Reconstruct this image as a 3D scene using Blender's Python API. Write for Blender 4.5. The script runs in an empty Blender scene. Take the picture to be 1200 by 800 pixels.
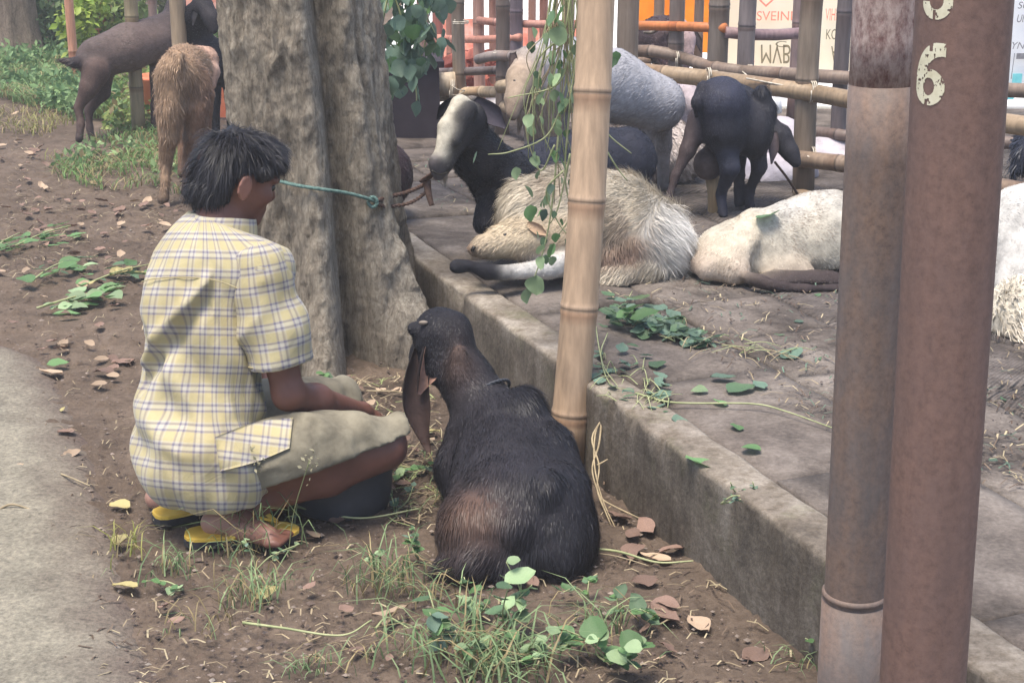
import bpy, bmesh, math, random
import numpy as np
from mathutils import Vector, Matrix, Euler

random.seed(7)
RNG = np.random.default_rng(7)
SC = bpy.context.scene
COL = SC.collection

# ------------------------------------------------------------------ camera
F_PX, CAM_H = 1800.0, 1.55            # focal length in photo pixels (1200 wide), eye height in metres
PITCH = math.atan(557 / F_PX)
cp, sp = math.cos(PITCH), math.sin(PITCH)
cam_data = bpy.data.cameras.new('camera')
cam_data.sensor_width = 36.0
cam_data.lens = 36.0 * F_PX / 1200.0
cam_data.clip_start = 0.05
cam_data.clip_end = 400.0
cam = bpy.data.objects.new('camera', cam_data)
cam.location = (0, 0, CAM_H)
cam.rotation_euler = (math.pi / 2 - PITCH, 0, 0)
COL.objects.link(cam)
SC.camera = cam

# ------------------------------------------------------------------ light
SUN_EL, SUN_AZ = math.radians(74), math.radians(215)     # azimuth clockwise from +Y: behind the camera, to the left
world = bpy.data.worlds.new('World')
SC.world = world
world.use_nodes = True
wn = world.node_tree
wn.nodes.clear()
sky = wn.nodes.new('ShaderNodeTexSky')
sky.sky_type = 'NISHITA'
sky.sun_disc = False
sky.sun_elevation = SUN_EL
sky.sun_rotation = SUN_AZ
sky.dust_density = 2.5
sky.air_density = 1.0
bg = wn.nodes.new('ShaderNodeBackground')
bg.inputs['Strength'].default_value = 0.12
wo = wn.nodes.new('ShaderNodeOutputWorld')
wn.links.new(sky.outputs[0], bg.inputs[0])
wn.links.new(bg.outputs[0], wo.inputs[0])
sun_data = bpy.data.lights.new('sun', 'SUN')
sun_data.energy = 2.1
sun_data.angle = math.radians(24)
sun_data.color = (1.0, 0.93, 0.81)
sun = bpy.data.objects.new('sun', sun_data)
sd = Vector((math.sin(SUN_AZ) * math.cos(SUN_EL), math.cos(SUN_AZ) * math.cos(SUN_EL), math.sin(SUN_EL)))
sun.rotation_euler = (-sd).to_track_quat('-Z', 'Y').to_euler()
sun.location = (0, 0, 20)
COL.objects.link(sun)
SC.view_settings.view_transform = 'Standard'
SC.view_settings.look = 'None'
SC.view_settings.exposure = 1.36
SC.view_settings.gamma = 1.0

# ------------------------------------------------------------------ helpers
def ray(px, py):
    dx, dy = (px - 600) / F_PX, (400 - py) / F_PX
    return np.array((dx, cp + dy * sp, -sp + dy * cp))
def P(px, py, z=0.0):
    d = ray(px, py)
    t = (z - CAM_H) / d[2]
    return np.array((t * d[0], t * d[1], z))
def D(px, py, Y):
    d = ray(px, py)
    t = Y / d[1]
    return np.array((t * d[0], Y, CAM_H + t * d[2]))
def nrm(v):
    v = np.asarray(v, float)
    return v / (np.linalg.norm(v, axis=-1, keepdims=True) + 1e-9)
def lin(r, g, b):
    def f(c):
        c /= 255.0
        return c / 12.92 if c < 0.04045 else ((c + 0.055) / 1.055) ** 2.4
    return (f(r), f(g), f(b))

def _hash(ix, iy, iz, seed):
    n = (ix * 374761393 + iy * 668265263 + iz * 2147483647 + seed * 974634777) & 0xffffffff
    n = ((n ^ (n >> 13)) * 1274126177) & 0xffffffff
    return ((n ^ (n >> 16)) & 0xffff) / 65535.0
def vnoise(Pts, scale=1.0, seed=0):
    """value noise in -1..1 at points (n,3)"""
    p = np.asarray(Pts, float) * scale + 1000.0
    i = np.floor(p).astype(np.int64)
    f = p - i
    f = f * f * (3 - 2 * f)
    out = 0
    for a in (0, 1):
        for b in (0, 1):
            for c in (0, 1):
                w = (f[:, 0] if a else 1 - f[:, 0]) * (f[:, 1] if b else 1 - f[:, 1]) * (f[:, 2] if c else 1 - f[:, 2])
                out = out + w * _hash(i[:, 0] + a, i[:, 1] + b, i[:, 2] + c, seed)
    return out * 2 - 1
def fbm(Pts, scale=1.0, seed=0, oct=4):
    s, a, t = 0, 1.0, 0
    for o in range(oct):
        s = s + a * vnoise(Pts, scale * 2 ** o, seed + o)
        t += a
        a *= 0.5
    return s / t

OFF = {}
def thing(name, label, cat, loc=(0, 0, 0), group=None):
    o = bpy.data.objects.new(name, None)
    o.empty_display_size = 0.05
    COL.objects.link(o)
    o.location = tuple(float(x) for x in loc)
    o['label'] = label
    o['category'] = cat
    if group: o['group'] = group
    OFF[o] = np.array(loc, float)
    return o
def tag(o, label=None, cat=None, group=None, kind=None):
    if label: o['label'] = label
    if cat: o['category'] = cat
    if group: o['group'] = group
    if kind: o['kind'] = kind
    return o

def make_mesh(name, V, F, mat=None, cols=None, smooth=True, uv=None, at=None):
    """V (n,3), F: array (m,3)/(m,4) or a list of such arrays"""
    V = np.ascontiguousarray(V, np.float32)
    Fl = F if isinstance(F, list) else [F]
    Fl = [np.asarray(f, np.int32) for f in Fl if len(f)]
    me = bpy.data.meshes.new(name)
    me.vertices.add(len(V))
    me.vertices.foreach_set('co', V.ravel())
    nl = sum(f.size for f in Fl)
    npoly = sum(len(f) for f in Fl)
    me.loops.add(nl)
    me.loops.foreach_set('vertex_index', np.concatenate([f.ravel() for f in Fl]))
    me.polygons.add(npoly)
    tot = np.concatenate([np.full(len(f), f.shape[1], np.int32) for f in Fl])
    st = np.concatenate(([0], np.cumsum(tot)[:-1])).astype(np.int32)
    me.polygons.foreach_set('loop_start', st)
    me.polygons.foreach_set('loop_total', tot)
    me.polygons.foreach_set('use_smooth', np.full(npoly, smooth))
    if cols is not None:
        c = np.ones((len(V), 4), np.float32)
        c[:, :3] = cols
        a = me.color_attributes.new('Col', 'FLOAT_COLOR', 'POINT')
        a.data.foreach_set('color', c.ravel())
    if uv is not None:
        a = me.attributes.new('cloth', 'FLOAT_VECTOR', 'POINT')
        u = np.zeros((len(V), 3), np.float32)
        u[:, :uv.shape[1]] = uv
        a.data.foreach_set('vector', u.ravel())
    me.update(calc_edges=True)
    me.validate()
    if mat: me.materials.append(mat)
    return me

def obj(name, V, F, mat, parent=None, cols=None, smooth=True, uv=None, kind=None, origin=None, label=None):
    """mesh object; V in world coordinates. With a parent it becomes that thing's part."""
    V = np.asarray(V, float)
    if parent is not None:
        off = OFF[parent]
    else:
        off = np.array(origin, float) if origin is not None else np.array((V[:, 0].mean(), V[:, 1].mean(), V[:, 2].min()))
    o = bpy.data.objects.new(name, make_mesh(name, V - off, F, mat, cols, smooth, uv))
    COL.objects.link(o)
    if parent is not None: o.parent = parent
    else: o.location = tuple(off)
    OFF[o] = off
    if kind: o['kind'] = kind
    if label: o['label'] = label
    return o

def join(lst):
    """[(V,F,cols)] -> one V, [F...], cols"""
    Vs, Fs, Cs, n = [], [], [], 0
    for it in lst:
        V, F = it[0], it[1]
        for f in (F if isinstance(F, list) else [F]):
            Fs.append(np.asarray(f) + n)
        Vs.append(np.asarray(V))
        Cs.append(it[2] if len(it) > 2 and it[2] is not None else np.ones((len(V), 3)))
        n += len(V)
    tri = [f for f in Fs if f.shape[1] == 3]
    quad = [f for f in Fs if f.shape[1] == 4]
    out = []
    if tri: out.append(np.concatenate(tri))
    if quad: out.append(np.concatenate(quad))
    return np.concatenate(Vs), out, np.concatenate(Cs)

def box(c, size, rot=0.0, jitter=0.0):
    x, y, z = [s / 2 for s in size]
    v = np.array([(-x, -y, -z), (x, -y, -z), (x, y, -z), (-x, y, -z), (-x, -y, z), (x, -y, z), (x, y, z), (-x, y, z)])
    if jitter: v += RNG.uniform(-jitter, jitter, v.shape)
    cr, sr = math.cos(rot), math.sin(rot)
    v = np.stack((v[:, 0] * cr - v[:, 1] * sr, v[:, 0] * sr + v[:, 1] * cr, v[:, 2]), 1) + np.array(c)
    f = np.array([(0, 3, 2, 1), (4, 5, 6, 7), (0, 1, 5, 4), (1, 2, 6, 5), (2, 3, 7, 6), (3, 0, 4, 7)])
    return v, f

def tube(pts, radii, n=10, cap=True, col=None, flat=1.0):
    """swept tube through pts"""
    pts = np.asarray(pts, float)
    m = len(pts)
    radii = np.broadcast_to(np.asarray(radii, float), (m,))
    T = nrm(np.gradient(pts, axis=0))
    up = np.array((0, 0, 1.0)) if abs(T[0][2]) < 0.9 else np.array((0, 1.0, 0))
    V = []
    A = nrm(np.cross(T[0], up))
    th = np.linspace(0, 2 * math.pi, n, endpoint=False)
    for i in range(m):
        A = nrm(A - T[i] * np.dot(A, T[i]))
        B = np.cross(T[i], A)
        V.append(pts[i] + radii[i] * (np.cos(th)[:, None] * A + flat * np.sin(th)[:, None] * B))
    V = np.concatenate(V)
    i, j = np.meshgrid(np.arange(m - 1), np.arange(n), indexing='ij')
    a = (i * n + j).ravel()
    b = (i * n + (j + 1) % n).ravel()
    Fq = np.stack((a, b, b + n, a + n), 1)
    Fs = [Fq]
    if cap:
        V = np.concatenate((V, pts[:1], pts[-1:]))
        k = np.arange(n)
        t1 = np.stack((np.full(n, m * n), (k + 1) % n, k), 1)
        t2 = np.stack((np.full(n, m * n + 1), (m - 1) * n + k, (m - 1) * n + (k + 1) % n), 1)
        Fs.append(np.concatenate((t1, t2)))
    c = None
    if col is not None:
        col = np.asarray(col, float)
        c = np.repeat(col, n, 0) if col.ndim == 2 else np.tile(col, (m * n, 1))
        if cap: c = np.concatenate((c, c[:1], c[-1:]))
    return V, Fs, c

def smooth_path(pts, n=30):
    """Catmull-Rom through points"""
    p = np.asarray(pts, float)
    p = np.concatenate((2 * p[:1] - p[1:2], p, 2 * p[-1:] - p[-2:-1]))
    m = len(p) - 3
    out = []
    for t in np.linspace(0, m - 1e-6, n):
        i = int(t); u = t - i
        a, b, c, d = p[i:i + 4]
        out.append(0.5 * (2 * b + (c - a) * u + (2 * a - 5 * b + 4 * c - d) * u * u + (3 * b - a - 3 * c + d) * u ** 3))
    return np.array(out)

# ------------------------------------------------------------------ implicit bodies
def cap(pts, radii, col, k=0.03, fl=0.0):
    """chain of tapered capsules: list of primitives"""
    pts = [np.asarray(p, float) for p in pts]
    return [('c', pts[i], pts[i + 1], radii[i], radii[i + 1], np.array(col), k, fl) for i in range(len(pts) - 1)]
def ell(c, radii, col, k=0.03, fl=0.0, axes=None, d=(0, 0, -1)):
    R = np.eye(3) if axes is None else np.array([nrm(a) for a in axes])
    return [('e', np.asarray(c, float), R, np.asarray(radii, float), np.array(col), k, fl, np.asarray(d, float))]
def frame(x, up=(0, 0, 1)):
    x = nrm(x); y = nrm(np.cross(up, x)); return (x, y, np.cross(x, y))
def pd(pr, X):
    if pr[0] == 'c':
        a, b, ra, rb = pr[1:5]
        ab = b - a
        t = np.clip(((X - a) @ ab) / (ab @ ab + 1e-12), 0, 1)
        return np.linalg.norm(X - a - t[..., None] * ab, axis=-1) - (ra + t * (rb - ra))
    q = (X - pr[1]) @ pr[2].T
    k0 = np.linalg.norm(q / pr[3], axis=-1)
    k1 = np.linalg.norm(q / pr[3] ** 2, axis=-1) + 1e-9
    return k0 * (k0 - 1) / k1
def pbox(pr):
    if pr[0] == 'c':
        a, b, ra, rb = pr[1:5]
        r = max(ra, rb)
        return np.minimum(a, b) - r, np.maximum(a, b) + r
    r = pr[3].max()
    return pr[1] - r, pr[1] + r

def surfnets(Fd, o, h):
    S = Fd < 0
    nx, ny, nz = Fd.shape
    cs = [(i, j, k) for i in (0, 1) for j in (0, 1) for k in (0, 1)]
    cnt = np.zeros((nx - 1, ny - 1, nz - 1), np.int8)
    for i, j, k in cs:
        cnt += S[i:nx - 1 + i, j:ny - 1 + j, k:nz - 1 + k]
    act = (cnt > 0) & (cnt < 8)
    idx = np.argwhere(act)
    vid = -np.ones(act.shape, np.int64)
    vid[act] = np.arange(len(idx))
    acc = np.zeros((len(idx), 3)); num = np.zeros(len(idx))
    for a in cs:
        for ax in range(3):
            if a[ax]: continue
            b = list(a); b[ax] = 1
            fa = Fd[idx[:, 0] + a[0], idx[:, 1] + a[1], idx[:, 2] + a[2]]
            fb = Fd[idx[:, 0] + b[0], idx[:, 1] + b[1], idx[:, 2] + b[2]]
            m = (fa < 0) != (fb < 0)
            t = fa[m] / (fa[m] - fb[m])
            pos = np.tile(np.array(a, float), (len(t), 1))
            pos[:, ax] += t
            acc[m] += pos; num[m] += 1
    V = o + h * (idx + acc / num[:, None])
    Q = []
    for ax in range(3):
        u, w = (ax + 1) % 3, (ax + 2) % 3
        s0 = [slice(1, -1)] * 3; s1 = [slice(1, -1)] * 3
        s0[ax] = slice(0, -1); s1[ax] = slice(1, None)
        e = np.argwhere(S[tuple(s0)] != S[tuple(s1)])
        e[:, u] += 1; e[:, w] += 1
        ins = S[e[:, 0], e[:, 1], e[:, 2]]
        q = []
        for du, dw in ((-1, -1), (0, -1), (0, 0), (-1, 0)):
            c = e.copy(); c[:, u] += du; c[:, w] += dw
            q.append(vid[c[:, 0], c[:, 1], c[:, 2]])
        q = np.stack(q, 1)
        q[~ins] = q[~ins][:, ::-1]
        Q.append(q)
    Q = np.concatenate(Q)
    return V, Q[(Q >= 0).all(1)]

def sculpt(prims, h=0.01, cuts=(), disp=None, ck=0.012, floor=None, smooth=1):
    """smooth union of primitives -> V, quads, colours, groom direction, fur length.  cuts: (point, normal) keeps the side against the normal"""
    lo = np.min([pbox(p)[0] for p in prims], 0) - 4 * h
    hi = np.max([pbox(p)[1] for p in prims], 0) + 4 * h
    n = np.ceil((hi - lo) / h).astype(int) + 1
    Fd = np.full(n, 1.0, np.float32)
    ax = [lo[i] + h * np.arange(n[i]) for i in range(3)]
    for pr in prims:
        a, b = pbox(pr)
        k = pr[6] if pr[0] == 'c' else pr[5]
        m = k + 4 * h + (0.03 if disp else 0)
        i0 = np.maximum(((a - m - lo) / h).astype(int), 0)
        i1 = np.minimum(((b + m - lo) / h).astype(int) + 2, n)
        X = np.stack(np.meshgrid(*[ax[i][i0[i]:i1[i]] for i in range(3)], indexing='ij'), -1)
        d = pd(pr, X)
        sl = tuple(slice(i0[i], i1[i]) for i in range(3))
        g = Fd[sl]
        hh = np.maximum(k - np.abs(d - g), 0) / max(k, 1e-6)
        Fd[sl] = np.minimum(d, g) - hh * hh * k * 0.25
    if disp is not None:
        near = np.argwhere(np.abs(Fd) < 0.06)
        X = lo + h * near
        Fd[near[:, 0], near[:, 1], near[:, 2]] += disp(X)
    if floor is not None:
        Z = ax[2][None, None, :]
        Fd = np.maximum(Fd, floor - Z).astype(np.float32)
    for (p, nv) in cuts:
        X = np.stack(np.meshgrid(*ax, indexing='ij'), -1)
        Fd = np.maximum(Fd, (X - np.asarray(p)) @ nrm(nv)).astype(np.float32)
    Fd[0] = Fd[-1] = 1; Fd[:, 0] = Fd[:, -1] = 1; Fd[:, :, 0] = Fd[:, :, -1] = 1
    V, Q = surfnets(Fd, lo, h)
    for _ in range(smooth):                       # light umbrella smoothing
        s = np.zeros_like(V); c = np.zeros(len(V))
        for a, b in ((0, 1), (1, 2), (2, 3), (3, 0)):
            np.add.at(s, Q[:, a], V[Q[:, b]]); np.add.at(c, Q[:, a], 1)
            np.add.at(s, Q[:, b], V[Q[:, a]]); np.add.at(c, Q[:, b], 1)
        V = 0.5 * V + 0.5 * s / np.maximum(c, 1)[:, None]
    W = np.zeros(len(V)); C = np.zeros((len(V), 3)); G = np.zeros((len(V), 3)); L = np.zeros(len(V))
    for pr in prims:
        d = pd(pr, V)
        w = np.exp(-np.clip(d, -0.2, 1) / ck)
        if pr[0] == 'c': col, fl, g = pr[5], pr[7], nrm(pr[2] - pr[1])
        else: col, fl, g = pr[4], pr[6], pr[7]
        W += w; C += w[:, None] * col; G += w[:, None] * g; L += w * fl
    W = np.maximum(W, 1e-12)
    return V, Q, C / W[:, None], nrm(G + 1e-6), L / W

def strands(V, Q, C, G, L, n, width=0.0025, lift=0.3, wild=0.25, droop=0.15, floor=None, cvar=0.3, mask=None, len_mul=1.0, dirt=0.0):
    """fur blades: thin tapered ribbons rooted on the skin"""
    a, b, c, d = V[Q[:, 0]], V[Q[:, 1]], V[Q[:, 2]], V[Q[:, 3]]
    nv = np.cross(c - a, d - b)
    area = np.linalg.norm(nv, axis=1)
    w = area * (L[Q].mean(1) > 0.004)
    if mask is not None: w = w * mask((a + c) / 2)
    if w.sum() <= 0: return None
    q = RNG.choice(len(Q), n, p=w / w.sum())
    u, v = RNG.random((2, n, 1))
    p = (1 - u) * (1 - v) * a[q] + u * (1 - v) * b[q] + u * v * c[q] + (1 - u) * v * d[q]
    N = nrm(nv[q])
    g = G[Q[q]].mean(1) + np.array((0, 0, -droop))
    g = nrm(g - N * (g * N).sum(1, keepdims=True))
    clump = np.stack([vnoise(p, 22, s) for s in (1, 2, 3)], 1)
    dr = nrm(g * (1 - lift) + N * lift + wild * RNG.normal(size=(n, 3)) * 0.6 + clump * wild)
    ln = (L[Q[q]].mean(1) * RNG.uniform(0.55, 1.25, n) * len_mul)[:, None]
    p0 = p - N * 0.002
    p1 = p + dr * ln * 0.5
    p2 = p1 + nrm(dr + np.array((0, 0, -droop * 2)) + g * 0.4) * ln * 0.55
    if floor is not None:
        p1[:, 2] = np.maximum(p1[:, 2], floor + 0.003); p2[:, 2] = np.maximum(p2[:, 2], floor + 0.002)
    sd_ = nrm(np.cross(dr, N) + 0.25 * RNG.normal(size=(n, 3)))
    wd = width * RNG.uniform(0.6, 1.4, (n, 1))
    VV = np.concatenate((p0 - sd_ * wd, p0 + sd_ * wd, p1 + sd_ * wd * 0.8, p1 - sd_ * wd * 0.8, p2))
    k = np.arange(n)
    Fq = np.stack((k, k + n, k + 2 * n, k + 3 * n), 1)
    Ft = np.stack((k + 3 * n, k + 2 * n, k + 4 * n), 1)
    ln *= np.where(RNG.random((n, 1)) < .08, 1.35, 1.0)
    cc = C[Q[q]].mean(1) * (1 + cvar * (RNG.random((n, 1)) * 2 - 1)) * (1 + 0.35 * vnoise(p, 9, 8))[:, None]
    if dirt:
        w_ = (np.clip(fbm(p, 7, 77, 3) * 2.2 - 0.1, 0, 1) * dirt)[:, None]
        cc = cc * (1 - w_) + np.array(lin(128, 104, 84)) * w_
    return VV, [Fq, Ft], np.clip(np.tile(cc, (5, 1)), 0, 1)

# ------------------------------------------------------------------ materials
def nodes(name):
    m = bpy.data.materials.new(name)
    m.use_nodes = True
    nt = m.node_tree
    b = nt.nodes['Principled BSDF']
    return m, nt, b
def ramp(nt, fac, stops, interp='LINEAR'):
    r = nt.nodes.new('ShaderNodeValToRGB')
    r.color_ramp.interpolation = interp
    e = r.color_ramp.elements
    while len(e) > 1: e.remove(e[-1])
    e[0].position = stops[0][0]; e[0].color = (*stops[0][1], 1)
    for p, c in stops[1:]:
        x = e.new(p); x.color = (*c, 1)
    if fac is not None: nt.links.new(fac, r.inputs[0])
    return r.outputs[0]
def noise(nt, scale, detail=6, rough=0.6, stretch=None, dist=0.0, coord='Object'):
    tc = nt.nodes.new('ShaderNodeTexCoord')
    n = nt.nodes.new('ShaderNodeTexNoise')
    n.inputs['Scale'].default_value = scale
    n.inputs['Detail'].default_value = detail
    n.inputs['Roughness'].default_value = rough
    n.inputs['Distortion'].default_value = dist
    src = tc.outputs[coord]
    if stretch:
        mp = nt.nodes.new('ShaderNodeMapping')
        mp.inputs['Scale'].default_value = stretch
        nt.links.new(src, mp.inputs[0]); src = mp.outputs[0]
    nt.links.new(src, n.inputs['Vector'])
    return n.outputs['Fac']
def mix(nt, a, b, fac, mode='MIX'):
    m = nt.nodes.new('ShaderNodeMix')
    m.data_type = 'RGBA'; m.blend_type = mode
    for v, i in ((a, 6), (b, 7), (fac, 0)):
        if isinstance(v, bpy.types.NodeSocket): nt.links.new(v, m.inputs[i])
        elif i == 0: m.inputs[0].default_value = v
        else: m.inputs[i].default_value = (*v, 1)
    return m.outputs[2]
def bump(nt, b, h, strength=0.5, dist=0.01):
    n = nt.nodes.new('ShaderNodeBump')
    n.inputs['Strength'].default_value = strength
    n.inputs['Distance'].default_value = dist
    nt.links.new(h, n.inputs['Height'])
    prev = b.inputs['Normal'].links
    if prev: nt.links.new(prev[0].from_socket, n.inputs['Normal'])
    nt.links.new(n.outputs[0], b.inputs['Normal'])
def set_rough(b, r, spec=0.3):
    b.inputs['Roughness'].default_value = r
    b.inputs['Specular IOR Level'].default_value = spec

def mat_simple(name, stops, scale=8, rough=0.8, bmp=0.3, bdist=0.005, stretch=None, spec=0.3, bscale=None, detail=8):
    m, nt, b = nodes(name)
    n = noise(nt, scale, detail, 0.62, stretch)
    nt.links.new(ramp(nt, n, stops), b.inputs['Base Color'])
    if bmp: bump(nt, b, noise(nt, bscale or scale * 3, 8, 0.65, stretch), bmp, bdist)
    set_rough(b, rough, spec)
    return m
def mat_attr(name, rough=0.7, spec=0.25, nscale=30, namt=0.35, bmp=0.15, bdist=0.003, stretch=None, transl=0.0, sheen=0.0):
    """colour from the mesh's pigment attribute, broken up by noise"""
    m, nt, b = nodes(name)
    a = nt.nodes.new('ShaderNodeAttribute'); a.attribute_name = 'Col'
    n = noise(nt, nscale, 6, 0.6, stretch)
    g = ramp(nt, n, [(0.3, (1 - namt,) * 3), (0.7, (1 + 0 * namt,) * 3)])
    c = mix(nt, a.outputs['Color'], g, 1.0, 'MULTIPLY')
    nt.links.new(c, b.inputs['Base Color'])
    if bmp: bump(nt, b, noise(nt, nscale * 3, 6, 0.6, stretch), bmp, bdist)
    set_rough(b, rough, spec)
    if sheen:
        b.inputs['Sheen Weight'].default_value = sheen
    if transl:
        t = nt.nodes.new('ShaderNodeBsdfTranslucent')
        nt.links.new(c, t.inputs[0])
        ms = nt.nodes.new('ShaderNodeMixShader'); ms.inputs[0].default_value = transl
        out = nt.nodes['Material Output']
        nt.links.new(b.outputs[0], ms.inputs[1]); nt.links.new(t.outputs[0], ms.inputs[2]); nt.links.new(ms.outputs[0], out.inputs[0])
    return m
def mat_leaf(name, c1, c2, transl=0.3, rough=0.5):
    m, nt, b = nodes(name)
    oi = nt.nodes.new('ShaderNodeObjectInfo')
    n = noise(nt, 25, 5, 0.6)
    c = mix(nt, c1, c2, n)
    hs = nt.nodes.new('ShaderNodeHueSaturation')
    mr = nt.nodes.new('ShaderNodeMapRange')
    mr.inputs[3].default_value = 0.65; mr.inputs[4].default_value = 1.3
    nt.links.new(oi.outputs['Random'], mr.inputs[0]); nt.links.new(mr.outputs[0], hs.inputs['Value'])
    nt.links.new(c, hs.inputs['Color'])
    nt.links.new(hs.outputs[0], b.inputs['Base Color'])
    set_rough(b, rough, 0.35)
    bump(nt, b, noise(nt, 60, 4, 0.6), 0.3, 0.002)
    if transl:
        t = nt.nodes.new('ShaderNodeBsdfTranslucent'); nt.links.new(hs.outputs[0], t.inputs[0])
        ms = nt.nodes.new('ShaderNodeMixShader'); ms.inputs[0].default_value = transl
        out = nt.nodes['Material Output']
        nt.links.new(b.outputs[0], ms.inputs[1]); nt.links.new(t.outputs[0], ms.inputs[2]); nt.links.new(ms.outputs[0], out.inputs[0])
    return m

M = {}
def dirt_material():
    m, nt, b = nodes('dirt')
    big = noise(nt, 1.3, 5, 0.6)
    mid = noise(nt, 9, 8, 0.7)
    fine = noise(nt, 70, 6, 0.7)
    c1 = ramp(nt, mid, [(0.25, lin(80, 71, 63)), (0.5, lin(100, 89, 79)), (0.75, lin(118, 106, 95))])
    c2 = ramp(nt, big, [(0.35, (0.72, 0.68, 0.66)), (0.65, (1.08, 1.03, 1.0))])
    c = mix(nt, c1, c2, 1.0, 'MULTIPLY')
    f = ramp(nt, fine, [(0.3, (0.62, 0.6, 0.6)), (0.55, (1, 1, 1)), (0.8, (1.35, 1.3, 1.25))])
    c = mix(nt, c, f, 0.8, 'MULTIPLY')
    nt.links.new(c, b.inputs['Base Color'])
    bump(nt, b, mid, 0.35, 0.012)
    bump(nt, b, fine, 0.9, 0.006)
    set_rough(b, 0.95, 0.15)
    return m
M['dirt'] = dirt_material()

def road_material():
    m, nt, b = nodes('worn road')
    a = nt.nodes.new('ShaderNodeAttribute'); a.attribute_name = 'Col'
    fine = noise(nt, 90, 5, 0.75)
    mid = noise(nt, 6, 8, 0.7)
    stone = ramp(nt, fine, [(0.3, lin(96, 93, 85)), (0.5, lin(128, 123, 111)), (0.68, lin(152, 146, 131))])
    pat = ramp(nt, mid, [(0.35, (0.75, 0.74, 0.72)), (0.6, (1.05, 1.03, 1.0))])
    c = mix(nt, stone, pat, 1.0, 'MULTIPLY')
    fac = nt.nodes.new('ShaderNodeMath'); fac.operation = 'MULTIPLY_ADD'
    sepc = nt.nodes.new('ShaderNodeSeparateColor')
    nt.links.new(a.outputs['Color'], sepc.inputs[0])
    nt.links.new(mid, fac.inputs[0]); fac.inputs[1].default_value = 1.3
    sub = nt.nodes.new('ShaderNodeMath'); sub.operation = 'SUBTRACT'; sub.use_clamp = True
    nt.links.new(sepc.outputs[0], fac.inputs[2])
    nt.links.new(fac.outputs[0], sub.inputs[0]); sub.inputs[1].default_value = 0.62
    dirt = ramp(nt, fine, [(0.3, lin(68, 58, 54)), (0.6, lin(104, 90, 82))])
    c = mix(nt, dirt, c, sub.outputs[0])
    nt.links.new(c, b.inputs['Base Color'])
    bump(nt, b, fine, 0.7, 0.006); bump(nt, b, mid, 0.3, 0.01)
    set_rough(b, 0.92, 0.2)
    return m
M['road'] = road_material()

def concrete_material(name, tones, ridged=False, moss=0.0, streak=False):
    m, nt, b = nodes(name)
    mid = noise(nt, 5, 8, 0.68)
    big = noise(nt, 1.1, 4, 0.6)
    fine = noise(nt, 80, 6, 0.7)
    c = ramp(nt, mid, [(0.32, tones[0]), (0.5, tones[1]), (0.68, tones[2])])
    c = mix(nt, c, ramp(nt, fine, [(0.3, (0.7, 0.7, 0.7)), (0.55, (1, 1, 1)), (0.75, (1.25, 1.25, 1.25))]), 0.8, 'MULTIPLY')
    c = mix(nt, c, ramp(nt, big, [(0.36, (0.66, 0.63, 0.62)), (0.56, (1, 1, 1))]), 0.9, 'MULTIPLY')
    if streak:
        sn = noise(nt, 12, 6, 0.7, (1.6, 1.6, 0.10))
        c = mix(nt, c, ramp(nt, sn, [(0.35, (0.62, 0.58, 0.52)), (0.5, (1, 1, 1)), (0.68, (1, 1, 1)), (0.76, (1.5, 1.48, 1.42))]), 0.75, 'MULTIPLY')
    if moss:
        ms = noise(nt, 7, 6, 0.7)
        c = mix(nt, c, lin(96, 100, 62), ramp(nt, ms, [(0.55, (0, 0, 0)), (0.72, (moss,) * 3)]))
    nt.links.new(c, b.inputs['Base Color'])
    bump(nt, b, mid, 0.4, 0.012); bump(nt, b, fine, 0.5, 0.004)
    if name != 'kerb concrete':
        stn = noise(nt, 2.6, 7, 0.7, None, 0.6)
        c = mix(nt, c, ramp(nt, stn, [(0.36, (0.42, 0.40, 0.39)), (0.5, (0.95, 0.95, 0.95)), (0.7, (1.12, 1.12, 1.12))]), 0.9, 'MULTIPLY')
        nt.links.new(c, b.inputs['Base Color'])
    else:
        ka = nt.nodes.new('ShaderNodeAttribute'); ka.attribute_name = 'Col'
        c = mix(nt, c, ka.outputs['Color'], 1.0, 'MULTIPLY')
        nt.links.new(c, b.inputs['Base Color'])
    if ridged:
        tc = nt.nodes.new('ShaderNodeTexCoord')
        w = nt.nodes.new('ShaderNodeTexWave')
        w.inputs['Scale'].default_value = 15; w.inputs['Distortion'].default_value = 0.8; w.inputs['Detail'].default_value = 2
        mp = nt.nodes.new('ShaderNodeMapping'); mp.inputs['Rotation'].default_value = (0, 0, math.radians(38))
        nt.links.new(tc.outputs['Object'], mp.inputs[0]); nt.links.new(mp.outputs[0], w.inputs[0])
        mk = nt.nodes.new('ShaderNodeMath'); mk.operation = 'MULTIPLY'
        nt.links.new(w.outputs['Fac'], mk.inputs[0]); nt.links.new(ramp(nt, big, [(0.4, (0, 0, 0)), (0.55, (1, 1, 1))]), mk.inputs[1])
        bump(nt, b, mk.outputs[0], 1.0, 0.010)
    set_rough(b, 0.88, 0.25)
    return m
M['kerb'] = concrete_material('kerb concrete', [lin(78, 71, 62), lin(114, 105, 93), lin(146, 138, 126)], moss=0.25, streak=True)
M['slab'] = concrete_material('smooth slab', [lin(78, 71, 66), lin(108, 99, 92), lin(130, 121, 113)])
M['ridged'] = concrete_material('ridged tile', [lin(66, 60, 57), lin(98, 90, 85), lin(126, 118, 112)], ridged=True)
M['bark'] = None
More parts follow.
